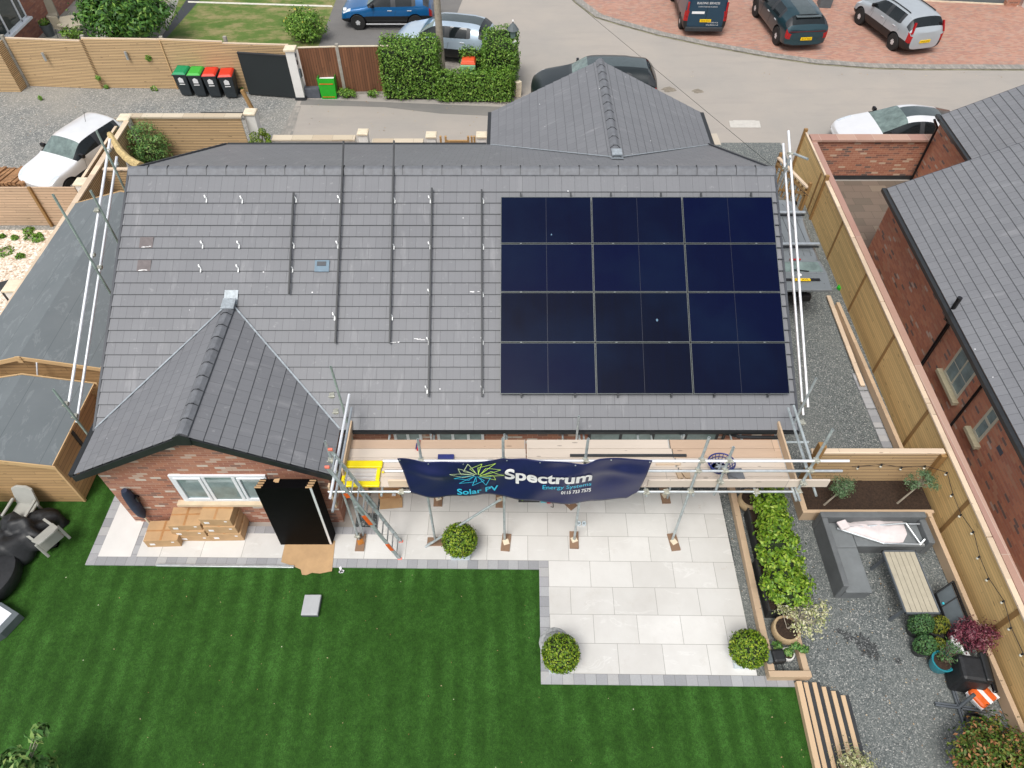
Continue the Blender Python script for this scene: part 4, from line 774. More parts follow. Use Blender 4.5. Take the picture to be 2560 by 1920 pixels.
longbox(MB(), 12.95, 15.7, -.01, .05, 1.53, 1.56).build('cap_rail', 'cap', FN)
for (bu, bv) in ((2019, 525), (2070, 642), (2118, 783), (2181, 933), (2255, 1118), (2345, 1335), (2490, 1570)):
    q = onF(bu, bv); y = q.y; longbox(MB(), y-.05, y+.05, -.012, -.001, .0, 1.44).build('post', 'post', FN)
for y in (12.9, 15.68): longbox(MB(), y-.05, y+.05, -.06, .06, 0, 1.66).build('post', 'post', FN, bevel=.006)
t = thing('timber_ledge', 'low timber edging board along the foot of the fence beside the side path', 'edging', (8.6, 5, 0)); MB().ext([(8.62, 2.75, .02), (8.72, 2.75, .02), (8.72, 8.6, .02), (8.62, 8.6, .02)], (0, 0, .24)).build('board', 'sleeper', t, bevel=.006); MB().ext([(8.73, 2.75, .0), (8.8, 2.75, .0), (8.86, 8.6, .0), (8.73, 8.6, .0)], (0, 0, .05)).build('backfill', 'soil', t)
t = thing('timber_ledge', 'raised timber edging running behind the corner sofa and garden table', 'edging', (8.6, -2, 0)); MB().ext([(8.55, -9, .02), (8.65, -9, .02), (8.66, 1.7, .02), (8.56, 1.7, .02)], (0, 0, .30)).build('board', 'sleeper', t, bevel=.006)
a, b = onF(2068, 738, 8.45, .0), G(2155, 955, .06); tag(MB().beam(G(2071, 740, .08), G(2157, 965, .08), .12, .05).build('loose_board', 'cap', bevel=.005), 'long pale loose board lying along the side path by the fence', 'board')
m = MB()
for k in range(5): y = 3.0+k*.62; m.bx(8.36, 8.6, y, y+.58, .01, .03)
struct(m.build('path_edging', 'setts'))
WL2 = thing('coping_wall', 'red brick garden wall with pink stone coping beyond the long timber fence', 'wall', (fx(4, .3), 4, 0))
longbox(MB(), -9, 15.2, .11, .25, 0, 1.46).build('wall', 'brick3', WL2); longbox(MB(), -9, 15.32, .09, .27, 1.46, 1.515).build('coping', 'pinkcop', WL2)
t = thing('yard_wall', 'patchy red brick yard wall with sandstone coping in front of the parked white car', 'wall', (11.8, 15.2, 0))
MB().bx(fx(15.2, .26), 13.95, 15.2, 15.42, 0, 1.5).build('wall', 'brick3', t); MB().bx(fx(15.2, .1), 13.95, 15.12, 15.5, 1.5, 1.57).build('coping', M['pinkcop'], t); MB().bx(fx(15.2, .27), 13.9, 15.185, 15.2, 0, .16).build('plinth', 'charcoal', t)
# cross fence + raised bed
CF = thing('cross_fence', 'short slatted timber fence with pale cap behind the raised soil bed', 'fence', (7.3, 2.55, 0))
MB().bx(5.9, fx(2.5), 2.5, 2.54, 0, 1.4).build('slats', 'slat', CF); MB().bx(5.85, fx(2.5, -.06), 2.47, 2.6, 1.4, 1.45).build('cap_rail', 'cap', CF, bevel=.005); MB().bx(fx(2.4, -.14), fx(2.4, -.02), 2.40, 2.5, 0, 1.4).build('post', 'post', CF)
tag(MB().box((5.93, 2.42, .92), (.15, .15, 1.84)).build('gate_post', 'post', bevel=.008), 'thick timber gate post standing at the left end of the slatted cross fence', 'post')
RB = thing('raised_bed', 'raised timber bed of dark soil with two small olive trees', 'planter', (7.2, 1.95, 0))
MB().bx(5.88, 8.72, 1.7, 2.49, .02, .3).build('soil', 'soil', RB); MB().bx(5.76, 8.72, 1.62, 1.70, 0, .34).build('plank', 'sleeper', RB, bevel=.006); MB().bx(5.76, 5.88, 1.70, 2.5, 0, .34).build('plank', 'sleeper', RB, bevel=.006)
def olive(x, y, lean, lab, s=1.):
    t = thing('olive_tree', lab, 'tree', (x, y, .3), 'young olive trees in the raised bed'); top = V((x+lean, y+.03, .3+.62*s)); MB().tube((x, y, .28), top, .025, 8, .014).build('trunk', 'barkpale', t)
    Pp, Nn, cc = crown_pts(top+V((.02, 0, .16)), (.30*s, .26*s, .2*s), 26, 42, .06); leaves('crown', Pp, Nn, .055, 'lf_olive', t, .32)
    m = MB(); [m.tube(top-V((0, 0, .05)), V(c), .007, 5, .003) for c in cc]; m.build('branches', 'barkpale', t)
M['lf_olive'] = leafm('olive_leaf', [(0, (.045, .10, .04)), (.5, (.085, .15, .06)), (1, (.18, .25, .13))])
M['lf_hedge'] = leafm('hedge_leaf', [(0, (.06, .15, .014)), (.4, (.12, .25, .028)), (.8, (.20, .36, .05)), (1, (.36, .50, .10))]); M['lf_bay'] = leafm('bay_leaf', [(0, (.06, .14, .01)), (.35, (.13, .25, .015)), (.75, (.24, .38, .02)), (1, (.42, .52, .08))])
M['lf_box'] = leafm('box_leaf', [(0, (.05, .11, .008)), (.4, (.12, .22, .012)), (.8, (.24, .34, .015)), (1, (.40, .44, .04))]); M['lf_tree'] = leafm('tree_leaf', [(0, (.02, .07, .01)), (.5, (.05, .15, .02)), (.85, (.12, .27, .03)), (1, (.28, .45, .08))])
M['lf_con'] = leafm('conifer_leaf', [(0, (.03, .09, .03)), (.5, (.06, .15, .05)), (1, (.12, .22, .06))]); M['lf_cony'] = leafm('golden_leaf', [(0, (.08, .12, .01)), (.5, (.17, .20, .015)), (1, (.30, .24, .03))])
M['lf_red'] = leafm('acer_leaf', [(0, (.05, .008, .018)), (.5, (.14, .02, .04)), (.85, (.28, .07, .10)), (1, (.34, .20, .2))]); M['lf_var'] = leafm('variegated_leaf', [(0, (.15, .22, .06)), (.3, (.45, .45, .20)), (.7, (.66, .62, .38)), (1, (.75, .70, .58))])
M['lf_phot'] = leafm('photinia_leaf', [(0, (.04, .10, .012)), (.45, (.10, .17, .02)), (.75, (.22, .20, .04)), (.9, (.38, .12, .06)), (1, (.45, .22, .1))]); M['lf_blue'] = leafm('mid_green_leaf', [(0, (.05, .14, .03)), (.5, (.12, .27, .06)), (1, (.32, .42, .12))])
c = G(2060, 1262, .3); olive(c.x, c.y, .20, 'left olive tree in the raised soil bed', .95); c = G(2243, 1258, .3); olive(c.x, c.y, .20, 'right olive tree in the raised soil bed', 1.15)
# string lights: cable + each bulb
pts = [(2130, 1167), (2147, 1166), (2205, 1161), (2255, 1168), (2314, 1165)]; P3 = [onY(u, v, 2.46) for u, v in pts]; P4 = [onF(u, v, 8.72) for u, v in ((2368, 1181), (2382, 1235), (2403, 1286), (2434, 1329), (2449, 1391), (2472, 1446), (2510, 1502), (2528, 1569), (2558, 1634))]
SL = thing('string_lights', 'black cable of festoon bulbs looped along the inside of the timber fences', 'string lights', P3[0]); m = MB(); m.path(P3+P4, .007, 5); m.build('cable', 'rope', SL)
for p in P3[1:]+P4: MB().tube(p, p+V((0, 0, -.05)), .02, 8).build('holder', 'rope', SL); b_ = MB().lathe([(.004, -.12), (.025, -.1), (.028, -.075), (.015, -.05)], p, 10).build('bulb', 'bulb', SL, smooth=True)
# neighbour house
KN = .037; nx_ = lambda y, o=0: 9.85+KN*y+o
NB = thing('neighbour_house', 'red brick house with blue-grey slate roof and cream windows at the right edge', 'house', (10.2, 3, 0))
def onN(u, v, o=0.): return onF(u, v, 9.85+o, KN)
longbox(MB(), -4.5, 10.9, 0, .2, 0, 2.45, nx_).ext([(nx_(10.9, .2), 10.9, 0), (nx_(10.9, 9), 10.9, 0), (nx_(10.9, 9), 10.9, 2.5), (nx_(10.9, 4.6), 10.9, 4.75), (nx_(10.9, .2), 10.9, 2.45)], (0, -.2, 0)).build('wall', 'brick2', NB)
tN = rad(27); ex_, ey_ = math.cos(tN), math.sin(tN)
dirY = V((KN, 1, 0)).normalized(); upN = V((ex_, -KN*ex_, ey_)).normalized(); nN = dirY.cross(upN); nN = nN if nN.z > 0 else -nN
course_roof_org = V((9.58, 0, 2.5))
def nroof(org, y0, y1, L, par, name='roof'):
    m = MB(); s = 0; k = 0
    while s < L:
        e = s+.235; q = lambda y, s_, h: org+dirY*y+upN*s_+nN*h; m.add([q(y0, s, .014), q(y1, s, .014), q(y1, e, .002), q(y0, e, .002), q(y0, s, -.01), q(y1, s, -.01)], [(0, 3, 2, 1), (4, 0, 1, 5), (4, 3, 0), (5, 1, 2)]); s = e
    return m.build(name, 'tiles_slate', par, uv=lambda w, n: ((w-org).dot(dirY)+100.003, (w-org).dot(upN)+23.5), fixn=False)
nroof(course_roof_org, .6, 10.95, 6.4, NB)
a = V((9.52, 0, 2.44)); MB().beam(a+dirY*.5, a+dirY*11.0, .12, .10).build('gutter', 'gutter', NB); MB().beam(course_roof_org+dirY*10.97+upN*0-nN*.08, course_roof_org+dirY*10.97+upN*6.4-nN*.08, .04, .14, up=nN).build('verge_trim', 'verge', NB)
c = course_roof_org+dirY*.55; MB().beam(c+V((-.05, .0, -.06)), c+upN*4-V((0, 0, .05)), .25, .04, up=nN).build('soffit', 'creamframe', NB); MB().tube(c+V((-.05, .05, -.05)), c+V((-.12, -.35, -.16)), .06, 10).build('gutter_end', 'gutter', NB)
def nwin(pts, lab, bars):
    A, B, C3, D3 = [onN(u, v) for u, v in pts]     # top-back, top-front, bottom-front, bottom-back
    y1, y0 = (A.y+D3.y)/2, (B.y+C3.y)/2; z1, z0 = (A.z+B.z)/2, (C3.z+D3.z)/2; m = MB(); f = lambda ya, yb, za, zb, o0=-.02, o1=.01: longbox(m, ya, yb, o0, o1, za, zb, nx_)
    t = .07; f(y0, y1, z1-t, z1); f(y0, y1, z0, z0+t); f(y0, y0+t, z0+t, z1-t); f(y1-t, y1, z0+t, z1-t); ym = (y0+y1)/2
    if bars: f(ym-.025, ym+.025, z0+t, z1-t); f(y0+t, ym-.025, (z0+z1)/2-.012, (z0+z1)/2+.012, -.012, .0); f(ym+.025, y1-t, (z0+z1)/2-.012, (z0+z1)/2+.012, -.012, .0)
    else: zm = z0+(z1-z0)*.58; f(y0+t, y1-t, zm-.04, zm+.04)
    w = m.build('window', 'creamframe', NB, bevel=.005); longbox(MB(), y0+.03, y1-.03, -.008, .005, z0+.03, z1-.03, nx_).build('pane', 'glass_int', w); m = MB(); longbox(m, y0-.12, y1+.12, -.14, .0, z0-.10, z0-.003, nx_).build('sill', 'sillc', w, bevel=.006)
M['sillc'] = plain('cream_sill', (.45, .40, .27), .85, var=.12)
nwin([(2410, 861), (2442, 930), (2394, 1001), (2360, 927)], '', True); nwin([(2485, 1012), (2502, 1043), (2448, 1108), (2432, 1073)], '', False)
p = onN(2374, 806, -.1); MB().tube((p.x, p.y, 0), (p.x, p.y, p.z+.02), .05, 12).tube((p.x, p.y, p.z), (p.x-.12, p.y+.02, p.z+.12), .052, 12).tube((p.x-.12, p.y+.02, p.z+.08), (p.x-.12, p.y+.02, p.z+.75), .055, 12).tube((p.x-.12, p.y+.02, p.z+.15), (p.x-.12, p.y+.02, p.z+.22), .065, 12).tube((p.x-.12, p.y+.02, p.z+.72), (p.x-.12, p.y+.02, p.z+.8), .06, 12).build('soil_pipe', 'gloss_black', NB, smooth=True)
p = onN(2466, 950, -.07); MB().tube((p.x, p.y, 0), (p.x, p.y, p.z), .035, 10).tube((p.x, p.y, p.z), (p.x-.15, p.y, p.z+.1), .035, 10).build('downpipe', 'gloss_black', NB, smooth=True)
p = onN(2500, 1126); longbox(MB(), p.y-.11, p.y+.11, -.01, 0, p.z-.06, p.z+.06, nx_).build('air_brick', 'greybox', NB)
# rear wing of the neighbour (second roof)
NR = thing('neighbour_wing', 'lower brick wing with slate roof behind the yard, joined to the neighbour house', 'house', (13.5, 13.5, 0))
MB().bx(13.35, 13.55, 11.0, 15.0, 0, 2.45).ext([(13.36, 15.0, 0), (20, 15.0, 0), (20, 15.0, 5.2), (18.6, 15.0, 5.0), (13.36, 15.0, 2.43)], (0, .2, 0)).build('wall', 'brick2', NR)
o2 = V((12.6, 0, 2.5)); nroof(o2, 10.6, 15.05, 7, NR); MB().beam(o2+dirY*10.7+V((-.06, 0, -.06)), o2+dirY*15.15+V((-.06, 0, -.06)), .12, .1).build('gutter', 'gutter', NR); MB().beam(o2+dirY*15.07-nN*.07, o2+dirY*15.07+upN*7-nN*.07, .04, .12, up=nN).build('verge_trim', 'verge', NR)
MB().tube((12.95, 14.95, 2.4), (13.2, 15.0, 2.1), .04, 8).tube((13.2, 15.0, 2.1), (13.2, 15.0, 0), .04, 8).build('downpipe', 'gloss_black', NR, smooth=True)
# lattice gate at the road end of the path
GT = thing('lattice_gate', 'open slatted timber gate with a diagonal brace at the road end of the side path', 'gate', (8.3, 13.6, 0)); g0, g1 = V((8.05, 14.3, 0)), V((8.55, 12.6, 0)); dg_ = (g1-g0).normalized()
for k in range(9): p = g0+dg_*(.06+k*.2); MB().beam(p+V((0, 0, .08)), p+V((0, 0, 1.35)), .06, .02, up=(1, .3, 0)).build('slat', 'oak', GT)
for z in (.25, 1.2): MB().beam(g0+V((-.03, 0, z)), g1+V((-.03, 0, z)), .03, .09).build('rail', 'oak', GT)
MB().beam(g0+V((-.03, 0, .25)), g1+V((-.03, 0, 1.2)), .03, .08).build('brace', 'oak', GT); MB().beam(g0+V((-.05, 0, 1.42)), g1+V((-.05, 0, 1.42)), .10, .05).build('top_rail', 'cap', GT)
for p in (g0, g1): MB().box(p+V((.02, .05, .78)), (.09, .09, 1.56)).build('post', 'post', GT)
# ================================================================== LEFT SIDE: FENCES, SHEDS
def shed(x0, x1, y0, y1, ze, zr, lab, name='garden_shed', fr=.1, apex=None):
    t = thing(name, lab, 'shed', ((x0+x1)/2, (y0+y1)/2, 0)); xa = apex or (x0+x1)/2; m = MB()
    zz = lambda x: zr-(zr-ze)*abs(x-xa)/(xa-x0 if x < xa else x1-xa)
    A, B = x0+.12, x1-.12
    for y, d in ((y0+.1, .03), (y1-.1, -.03)): m.ext([(A, y, .02), (B, y, .02), (B, y, zz(B)-.05), (xa, y, zr-.05), (A, y, zz(A)-.05)], (0, d, 0))
    m.bx(A, A+.03, y0+.14, y1-.14, .02, zz(A)-.05); m.bx(B-.03, B, y0+.14, y1-.14, .02, zz(B)-.05); m.build('wall', 'shiplap', t)
    for k, (p, q) in enumerate((((x0, ze), (xa, zr)), ((xa, zr), (x1, ze)))): MB().ext([(p[0], y0, p[1]), (q[0], y0, q[1]), (q[0], y1, q[1]), (p[0], y1, p[1])], (0, 0, -.03)).build('roof', 'felt', t)
    for (p, q) in (((x0-.02, ze-.02), (xa, zr)), ((xa, zr), (x1+.06, ze-.02))):
        for y in (y0-.012, y1+.012): MB().ext([(p[0], y, p[1]+.02), (q[0], y, q[1]+.02), (q[0], y, q[1]-.10), (p[0], y, p[1]-.10)], (0, -.02 if y < y1 else .02, 0)).build('barge_board', 'shedtrim', t)
    MB().box((xa, y0-.045, zr-.06), (.12, .02, .2)).build('finial', 'shedtrim', t); MB().bx(x1-.01, x1+.01, y0, y1, ze-.04, ze+.012).build('drip_batten', 'shedtrim', t); MB().box((B+.01, y0+.12, (ze-.1)/2+.02), (.05, .06, ze-.1)).build('corner_trim', 'shedtrim', t)
    return t
S1_ = shed(-13.75, -10.62, 2.0, 4.3, 1.66, 1.98, 'smaller timber shed with grey felt roof at the left edge of the lawn', apex=-12.15)
MB().beam((-10.735, 3.05, .3), (-10.735, 3.05, 1.6), .03, .09, up=(0, 1, 0)).build('strap', 'black_plastic', S1_)
S2_ = shed(-13.85, -10.6, 4.75, 11.35, 1.72, 2.12, 'larger timber shed with long grey felt roof beside the left gable', apex=-12.35)
MB().tube((-12.0, 4.72, 1.95), (-12.25, 4.5, 1.2), .02, 8).build('white_pipe', 'upvc', S2_)
tag(MB().bx(-12.5, -10.3, 11.6, 12.6, 0, 1.0).build('storage_box', 'charcoal', bevel=.02), 'dark storage box between the long shed and the slatted fence', 'box')
# log pile on the left margin
# boundary fence beside the shed
KL = -.023; lx = lambda y, o=0: -14.1+KL*(y-12.7)+o
LF = thing('boundary_fence', 'slatted timber boundary fence with wide pale capping beside the long shed', 'fence', (lx(9), 9, 0))
longbox(MB(), 1.5, 16.2, .06, .10, 0, 1.58, lx).build('slats', 'slat', LF); longbox(MB(), 1.5, 16.25, -.02, .16, 1.58, 1.63, lx).build('cap_rail', 'cap', LF, bevel=.005)
for y in (4.2, 6.1, 8.6, 10.2): longbox(MB(), y-.05, y+.05, .10, .17, .0, 1.5, lx).build('post', 'post', LF)
LF2 = thing('slat_screen', 'second slatted screen standing just outside the boundary fence next to the white car', 'fence', (lx(14), 14, 0))
longbox(MB(), 13.0, 16.1, -.34, -.30, 0, 1.45, lx).build('slats', 'slat', LF2); longbox(MB(), 13.0, 16.15, -.36, -.27, 1.45, 1.5, lx).build('cap_rail', 'cap', LF2)
def pier(x, y, w, h, lab, wall='render', cw=.07, ch=.08):
    t = thing('gate_pier', lab, 'pier', (x, y, 0)); MB().box((x, y, h/2), (w, w, h)).build('pier', wall, t); MB().box((x, y, h+ch*.35), (w+cw, w+cw, ch*.7)).box((x, y, h+ch*.85), (w+cw, w+cw, ch*.3), top=(.8, .8)).build('coping', 'coping', t, bevel=.008); return t
pier(lx(16.4, -.05), 16.45, .36, 1.62, 'square cream-capped pier at the corner of the slatted fences near the green shrub')
pier(lx(12.75, -.22), 12.75, .34, 1.5, 'cream-capped white pier between the white car and the long shed')
pier(lx(8.1, -.42), 8.1, .42, 1.3, 'cream-capped pier in the pale gravel left of the long shed')
CR = thing('slatted_fence', 'wide slatted timber fence in front of the white car on the pale gravel', 'fence', (-17, 12.6, 0)); MB().bx(-26, -14.5, 12.55, 12.6, 0, 1.45).build('slats', 'slatwide', CR); 
for x in (-15.9, -18.4, -21): MB().bx(x-.04, x+.04, 12.47, 12.55, 0, 1.5).build('post', 'post', CR)
c = MB(); rr = random.Random(4)
for i in range(12): c.beam((-18.9+i*.15, 14.2-.02*i, .55+rr.uniform(-.03, .06)), (-18.9+i*.15+.2, 15.0, .55+rr.uniform(-.03, .06)), .12, .12)
tag(c.bx(-19.0, -17.1, 14.3, 14.9, 0, .5).build('log_stack', 'log'), 'stack of split logs behind the wide slatted fence at the left edge', 'logs')
CX = thing('short_slat_fence', 'short slatted fence panel crossing between the boundary fence and the roof corner', 'fence', (-13, 13, 0)); q = G(280, 424, 1.5); MB().bx(-13.95, -9.3, q.y, q.y+.04, 0, 1.48).build('slats', 'slat', CX); MB().bx(-13.95, -9.3, q.y-.04, q.y+.09, 1.48, 1.53).build('cap_rail', 'cap', CX)
RF = thing('rear_slat_fence', 'slatted timber fence with cream top behind the green shrub at the rear left corner', 'fence', (-12, 16.5, 0)); MB().bx(-14.1, -10.25, 16.5, 16.54, 0, 1.6).build('slats', 'slat', RF); MB().bx(-14.2, -10.2, 16.46, 16.72, 1.6, 1.66).build('coping', 'creamcop', RF)
pier(-10.02, 16.95, .36, 1.55, 'tall white pier with cream cap at the end of the rear slatted fence')
pz = lambda u, v, z: G(u, v, z)
def lowwall(ua, ub, v, z, lab):
    a, b = pz(ua, v, z), pz(ub, v, z); t = thing('low_wall', lab, 'wall', ((a.x+b.x)/2, a.y, 0)); MB().bx(a.x, b.x, a.y-.1, a.y+.1, 0, z-.06).build('wall', 'render', t); MB().bx(a.x, b.x, a.y-.16, a.y+.16, z-.06, z).build('coping', 'creamcop', t, bevel=.006)
lowwall(680, 888, 343, .82, 'low white wall with cream coping left of the middle pier'); lowwall(930, 1058, 352, .72, 'low white wall with cream coping right of the middle pier')
for (u, v, l) in ((907, 329, 'white pier with cream cap in the middle of the low wall'), (1078, 336, 'white pier with cream cap on the left of the small wooden gate'), (1204, 336, 'white pier with cream cap beside the rear gable roof, right of the small wooden gate')):
    p = pz(u, v, 1.0); pier(p.x, p.y, .32, .95, l)
a, b = pz(1100, 345, .85), pz(1186, 345, .85); GG = thing('wooden_gate', 'small wooden gate between two cream-capped white piers behind the roof', 'gate', ((a.x+b.x)/2, a.y, 0))
MB().bx(a.x+.16, b.x-.2, a.y-.03, a.y+.03, .68, .76).build('rail', 'oak', GG)
for x in (a.x+.02, a.x+.2, b.x-.22, b.x-.1, b.x-.0): MB().bx(x-.035, x+.035, a.y-.04, a.y+.04, 0, .92).build('upright', 'oak', GG)
MB().beam((a.x+.2, a.y, .7), (a.x+.5, a.y, .3), .04, .06).beam((b.x-.22, a.y, .7), (b.x-.5, a.y, .3), .04, .06).build('brace', 'oak', GG)
# dark sliding gate and posts at the yard entrance
GD = thing('driveway_gate', 'large plain black driveway gate at the end of the slatted fence', 'gate', (-10.6, 20.9, 0)); a, b = G(624, 239), G(744, 248); H_g = 1.72
MB().ext([a+V((0, 0, .06)), b+V((-.05, 0, .06)), b+V((-.05, 0, H_g)), a+V((0, 0, H_g))], (0, .06, 0)).build('panel', 'gatedark', GD); MB().ext([a+V((0, -.02, H_g)), b+V((-.05, -.02, H_g)), b+V((-.05, -.02, H_g+.04)), a+V((0, -.02, H_g+.04))], (0, .1, 0)).build('top_rail', 'charcoal', GD)
WP = thing('gate_pillar', 'white rendered gate pillar with cream cap, letter box and keypad at the black gate', 'pillar', (-9.35, 20.85, 0)); MB().box((-9.33, 20.95, .98), (.34, .34, 1.96)).build('pillar', 'render', WP); MB().box((-9.33, 20.95, 2.0), (.44, .44, .08)).build('coping', 'coping', WP, bevel=.01); MB().box((-9.33, 20.95, .06), (.42, .42, .12)).build('base', 'charcoal', WP)
MB().box((-9.13, 20.9, 1.05), (.07, .22, .3), ).build('letter_box', 'pot_grey', WP, bevel=.01); MB().box((-9.15, 20.87, 1.5), (.03, .08, .16)).build('keypad', 'black_plastic', WP); MB().box((-9.15, 20.87, 1.78), (.03, .10, .12)).build('sign', 'pot_grey', WP)
tag(MB().box(G(783, 246)+V((0, .18, .2)), (.62, .36, .4)).build('parcel_box', 'greybox', bevel=.02), 'low grey parcel box between the white pillar and the green bag', 'box')
c = G(824, 247); t = thing('garden_bag', 'bright green garden waste bag standing by the brown fence', 'bag', c+V((0, .2, 0)))
m = MB(); z = .86; w1, w2 = .30, .34; m.add([c+V((sx*(w1 if zz == 0 else w2), .2+sy*(.22 if zz == 0 else .25), zz)) for zz in (0, z) for sx, sy in ((-1, -1), (1, -1), (1, 1), (-1, 1))], [(0, 1, 5, 4), (1, 2, 6, 5), (2, 3, 7, 6), (3, 0, 4, 7), (3, 2, 1, 0)]); bo = m.build('bag', 'bagreen', t); sd = bo.modifiers.new('s', 'SOLIDIFY'); sd.thickness = .015
MB().box(c+V((0, .2, .74)), (.6, .42, .01)).build('lining', 'paper', t); MB().box(c+V((0, -.055, .64)), (.55, .01, .03)).box(c+V((0, -.045, .1)), (.5, .01, .02)).build('strap', 'orange', t)
# yard fence (horizontal slats) in stepped panels
YF = thing('yard_fence', 'tall pale horizontal-slat fence with three grey lights behind the wheelie bins', 'fence', (-15, 21.7, 0))
A = [(-24.5, 21.45), (-21.0, 21.45), (-20.95, 21.98), (-17.78, 21.72), (-17.72, 21.82), (-14.6, 21.72), (-12.1, 21.5), (-9.5, 21.35)]; hh = [1.92, 1.9, 1.93, 1.96, 1.98, 1.99, 1.93]
for i in range(7):
    p, q = V((*A[i], 0)), V((*A[i+1], 0)); MB().ext([p, q, q+V((0, 0, hh[i])), p+V((0, 0, hh[i]))], (0, .04, 0) if i not in (1, 3) else (.04, .0, 0)).build('panel', 'slat', YF)
    if i not in (1, 3): MB().ext([p+V((0, 0, hh[i])), q+V((0, 0, hh[i])), q+V((0, .09, hh[i])), p+V((0, .09, hh[i]))], (0, 0, .03)).build('cap_rail', 'cap', YF)
for (x, y) in ((-14.6, 21.7), ): MB().box((x, y-.02, 1.0), (.035, .03, 1.98)).build('cover_strip', 'shedtrim', YF)
for x in (-20.9, -17.75, -14.6, -12.1): MB().box((x+.02, 21.98 if x < -17 else 21.86, 1.03), (.12, .12, 2.06)).build('post', 'concrete', YF)
for (u, v) in ((112, 140), (318, 137), (510, 139)):
    p = onY(u, v, 21.75 if u > 200 else 21.8); 
    MB().tube(p+V((0, -.06, -.16)), p+V((0, -.06, .16)), .055, 12).build('wall_light', 'alu', YF, smooth=True)
# brown featheredge fence
BF = thing('brown_fence', 'weathered brown featheredge fence between the white pillar and the tall hedge', 'fence', (-7.6, 21.2, 0)); a, b, c = V((-9.1, 21.15, 0)), V((-7.6, 21.25, 0)), V((-5.6, 21.3, 0))
for p, q in ((a, b), (b, c)): MB().ext([p+V((0, 0, .12)), q+V((0, 0, .12)), q+V((0, 0, 1.92)), p+V((0, 0, 1.92))], (0, .04, 0)).build('panel', 'brownfence', BF); MB().ext([p, q, q+V((0, 0, .12)), p+V((0, 0, .12))], (0, .05, 0)).build('gravel_board', 'concrete', BF); MB().ext([p+V((0, -.01, 1.92)), q+V((0, -.01, 1.92)), q+V((0, .05, 1.92)), p+V((0, .05, 1.92))], (0, 0, .035)).build('cap_rail', 'coping', BF)
MB().box(b+V((0, .05, 1.0)), (.12, .12, 2.05)).build('post', 'concrete', BF)
tag(MB().beam(G(640, 290, .0), onY(605, 225, G(640, 290).y), .13, .12).build('leaning_post', 'oak'), 'lone brown timber post standing at the corner by the tall white pier', 'post')
a, b = G(502, 284, .3), G(640, 284, .3); tag(MB().beam(a, b, .12, .06).build('roller_gate_track', 'charcoal'), 'dark metal track lying along the rear slatted fence top', 'track')
# top left house
HL = thing('corner_house', 'red brick house corner with a white window at the top left', 'house', (-23.3, 27, 0)); xw_ = -22.45
MB().bx(-27, xw_, 23.2, 34, 0, 5).build('wall', 'brick4', HL); zs = .95; m = MB()
y0, y1 = G(2, 95, zs).y-.6, 27.0
a0, a1 = 23.6, 26.35
for z in (zs, 2.3): m.bx(xw_, xw_+.05, a0, a1, z, z+.09)
for y in (a0, (a0+a1)/2-.3, a1-.45, a1): m.bx(xw_, xw_+.05, y-.045, y+.045, zs, 2.3)
w = m.build('window', 'upvc', HL); MB().bx(xw_+.005, xw_+.02, a0, a1, zs+.05, 2.3).build('pane', 'glass', w); MB().bx(xw_, xw_+.2, a0-.1, a1+.15, zs-.09, zs).build('sill', 'upvc', w); MB().bx(xw_, xw_+.05, 28.2, 28.75, 0, 5).build('downpipe', 'barkpale', HL)
# garage building edge top right
GR_ = thing('garage', 'house front with a grey garage door and brick pier at the top right corner', 'garage', (21, 31, 0)); a, b = G(2185, -4), G(2508, 14)
MB().ext([a+V((-1.2, .06, 0)), b+V((0, .1, 0)), b+V((0, .1, 2.3)), a+V((-1.2, .06, 2.3))], (0, .05, 0)).build('door', 'pot_grey', GR_); MB().ext([a+V((-1.2, 0, .0)), b, b+V((0, 0, .08)), a+V((-1.2, 0, .08))], (0, .06, 0)).build('threshold', 'coping', GR_)
MB().box(b+V((.33, .1, 1.2)), (.62, .5, 2.4)).build('pier', 'brick', GR_); MB().box(b+V((1.3, -1.1, 1.2)), (1.0, 1.9, 2.4)).build('wall', 'render', GR_)
# ================================================================== PLANTS AND GARDEN THINGS
def ball(u, v, lab, r=.36, zc=.58, pot=True):
    c = G(u, v, zc); t = thing('topiary_ball', lab, 'shrub', V((c.x, c.y, .03)), 'clipped box balls in square tubs'); x, y = c.x, c.y
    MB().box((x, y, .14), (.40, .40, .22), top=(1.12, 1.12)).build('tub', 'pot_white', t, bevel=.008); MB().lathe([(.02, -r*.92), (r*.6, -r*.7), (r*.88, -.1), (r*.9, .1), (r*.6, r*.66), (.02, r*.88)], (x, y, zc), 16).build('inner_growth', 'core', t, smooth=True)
    Pp, Nn = ball_pts(2600, (x, y, zc), (r, r, r*.98), .045, zmin=-.8); leaves('foliage', Pp, Nn, .05, 'lf_box', t, .55)
ball(1149, 1350, 'clipped box ball in a square tub beside the scaffold on the patio edge', .365); ball(1402, 1634, 'clipped box ball in a square tub at the left corner of the lower patio', .355); ball(1872, 1622, 'clipped box ball in a square tub at the right corner of the lower patio', .355)
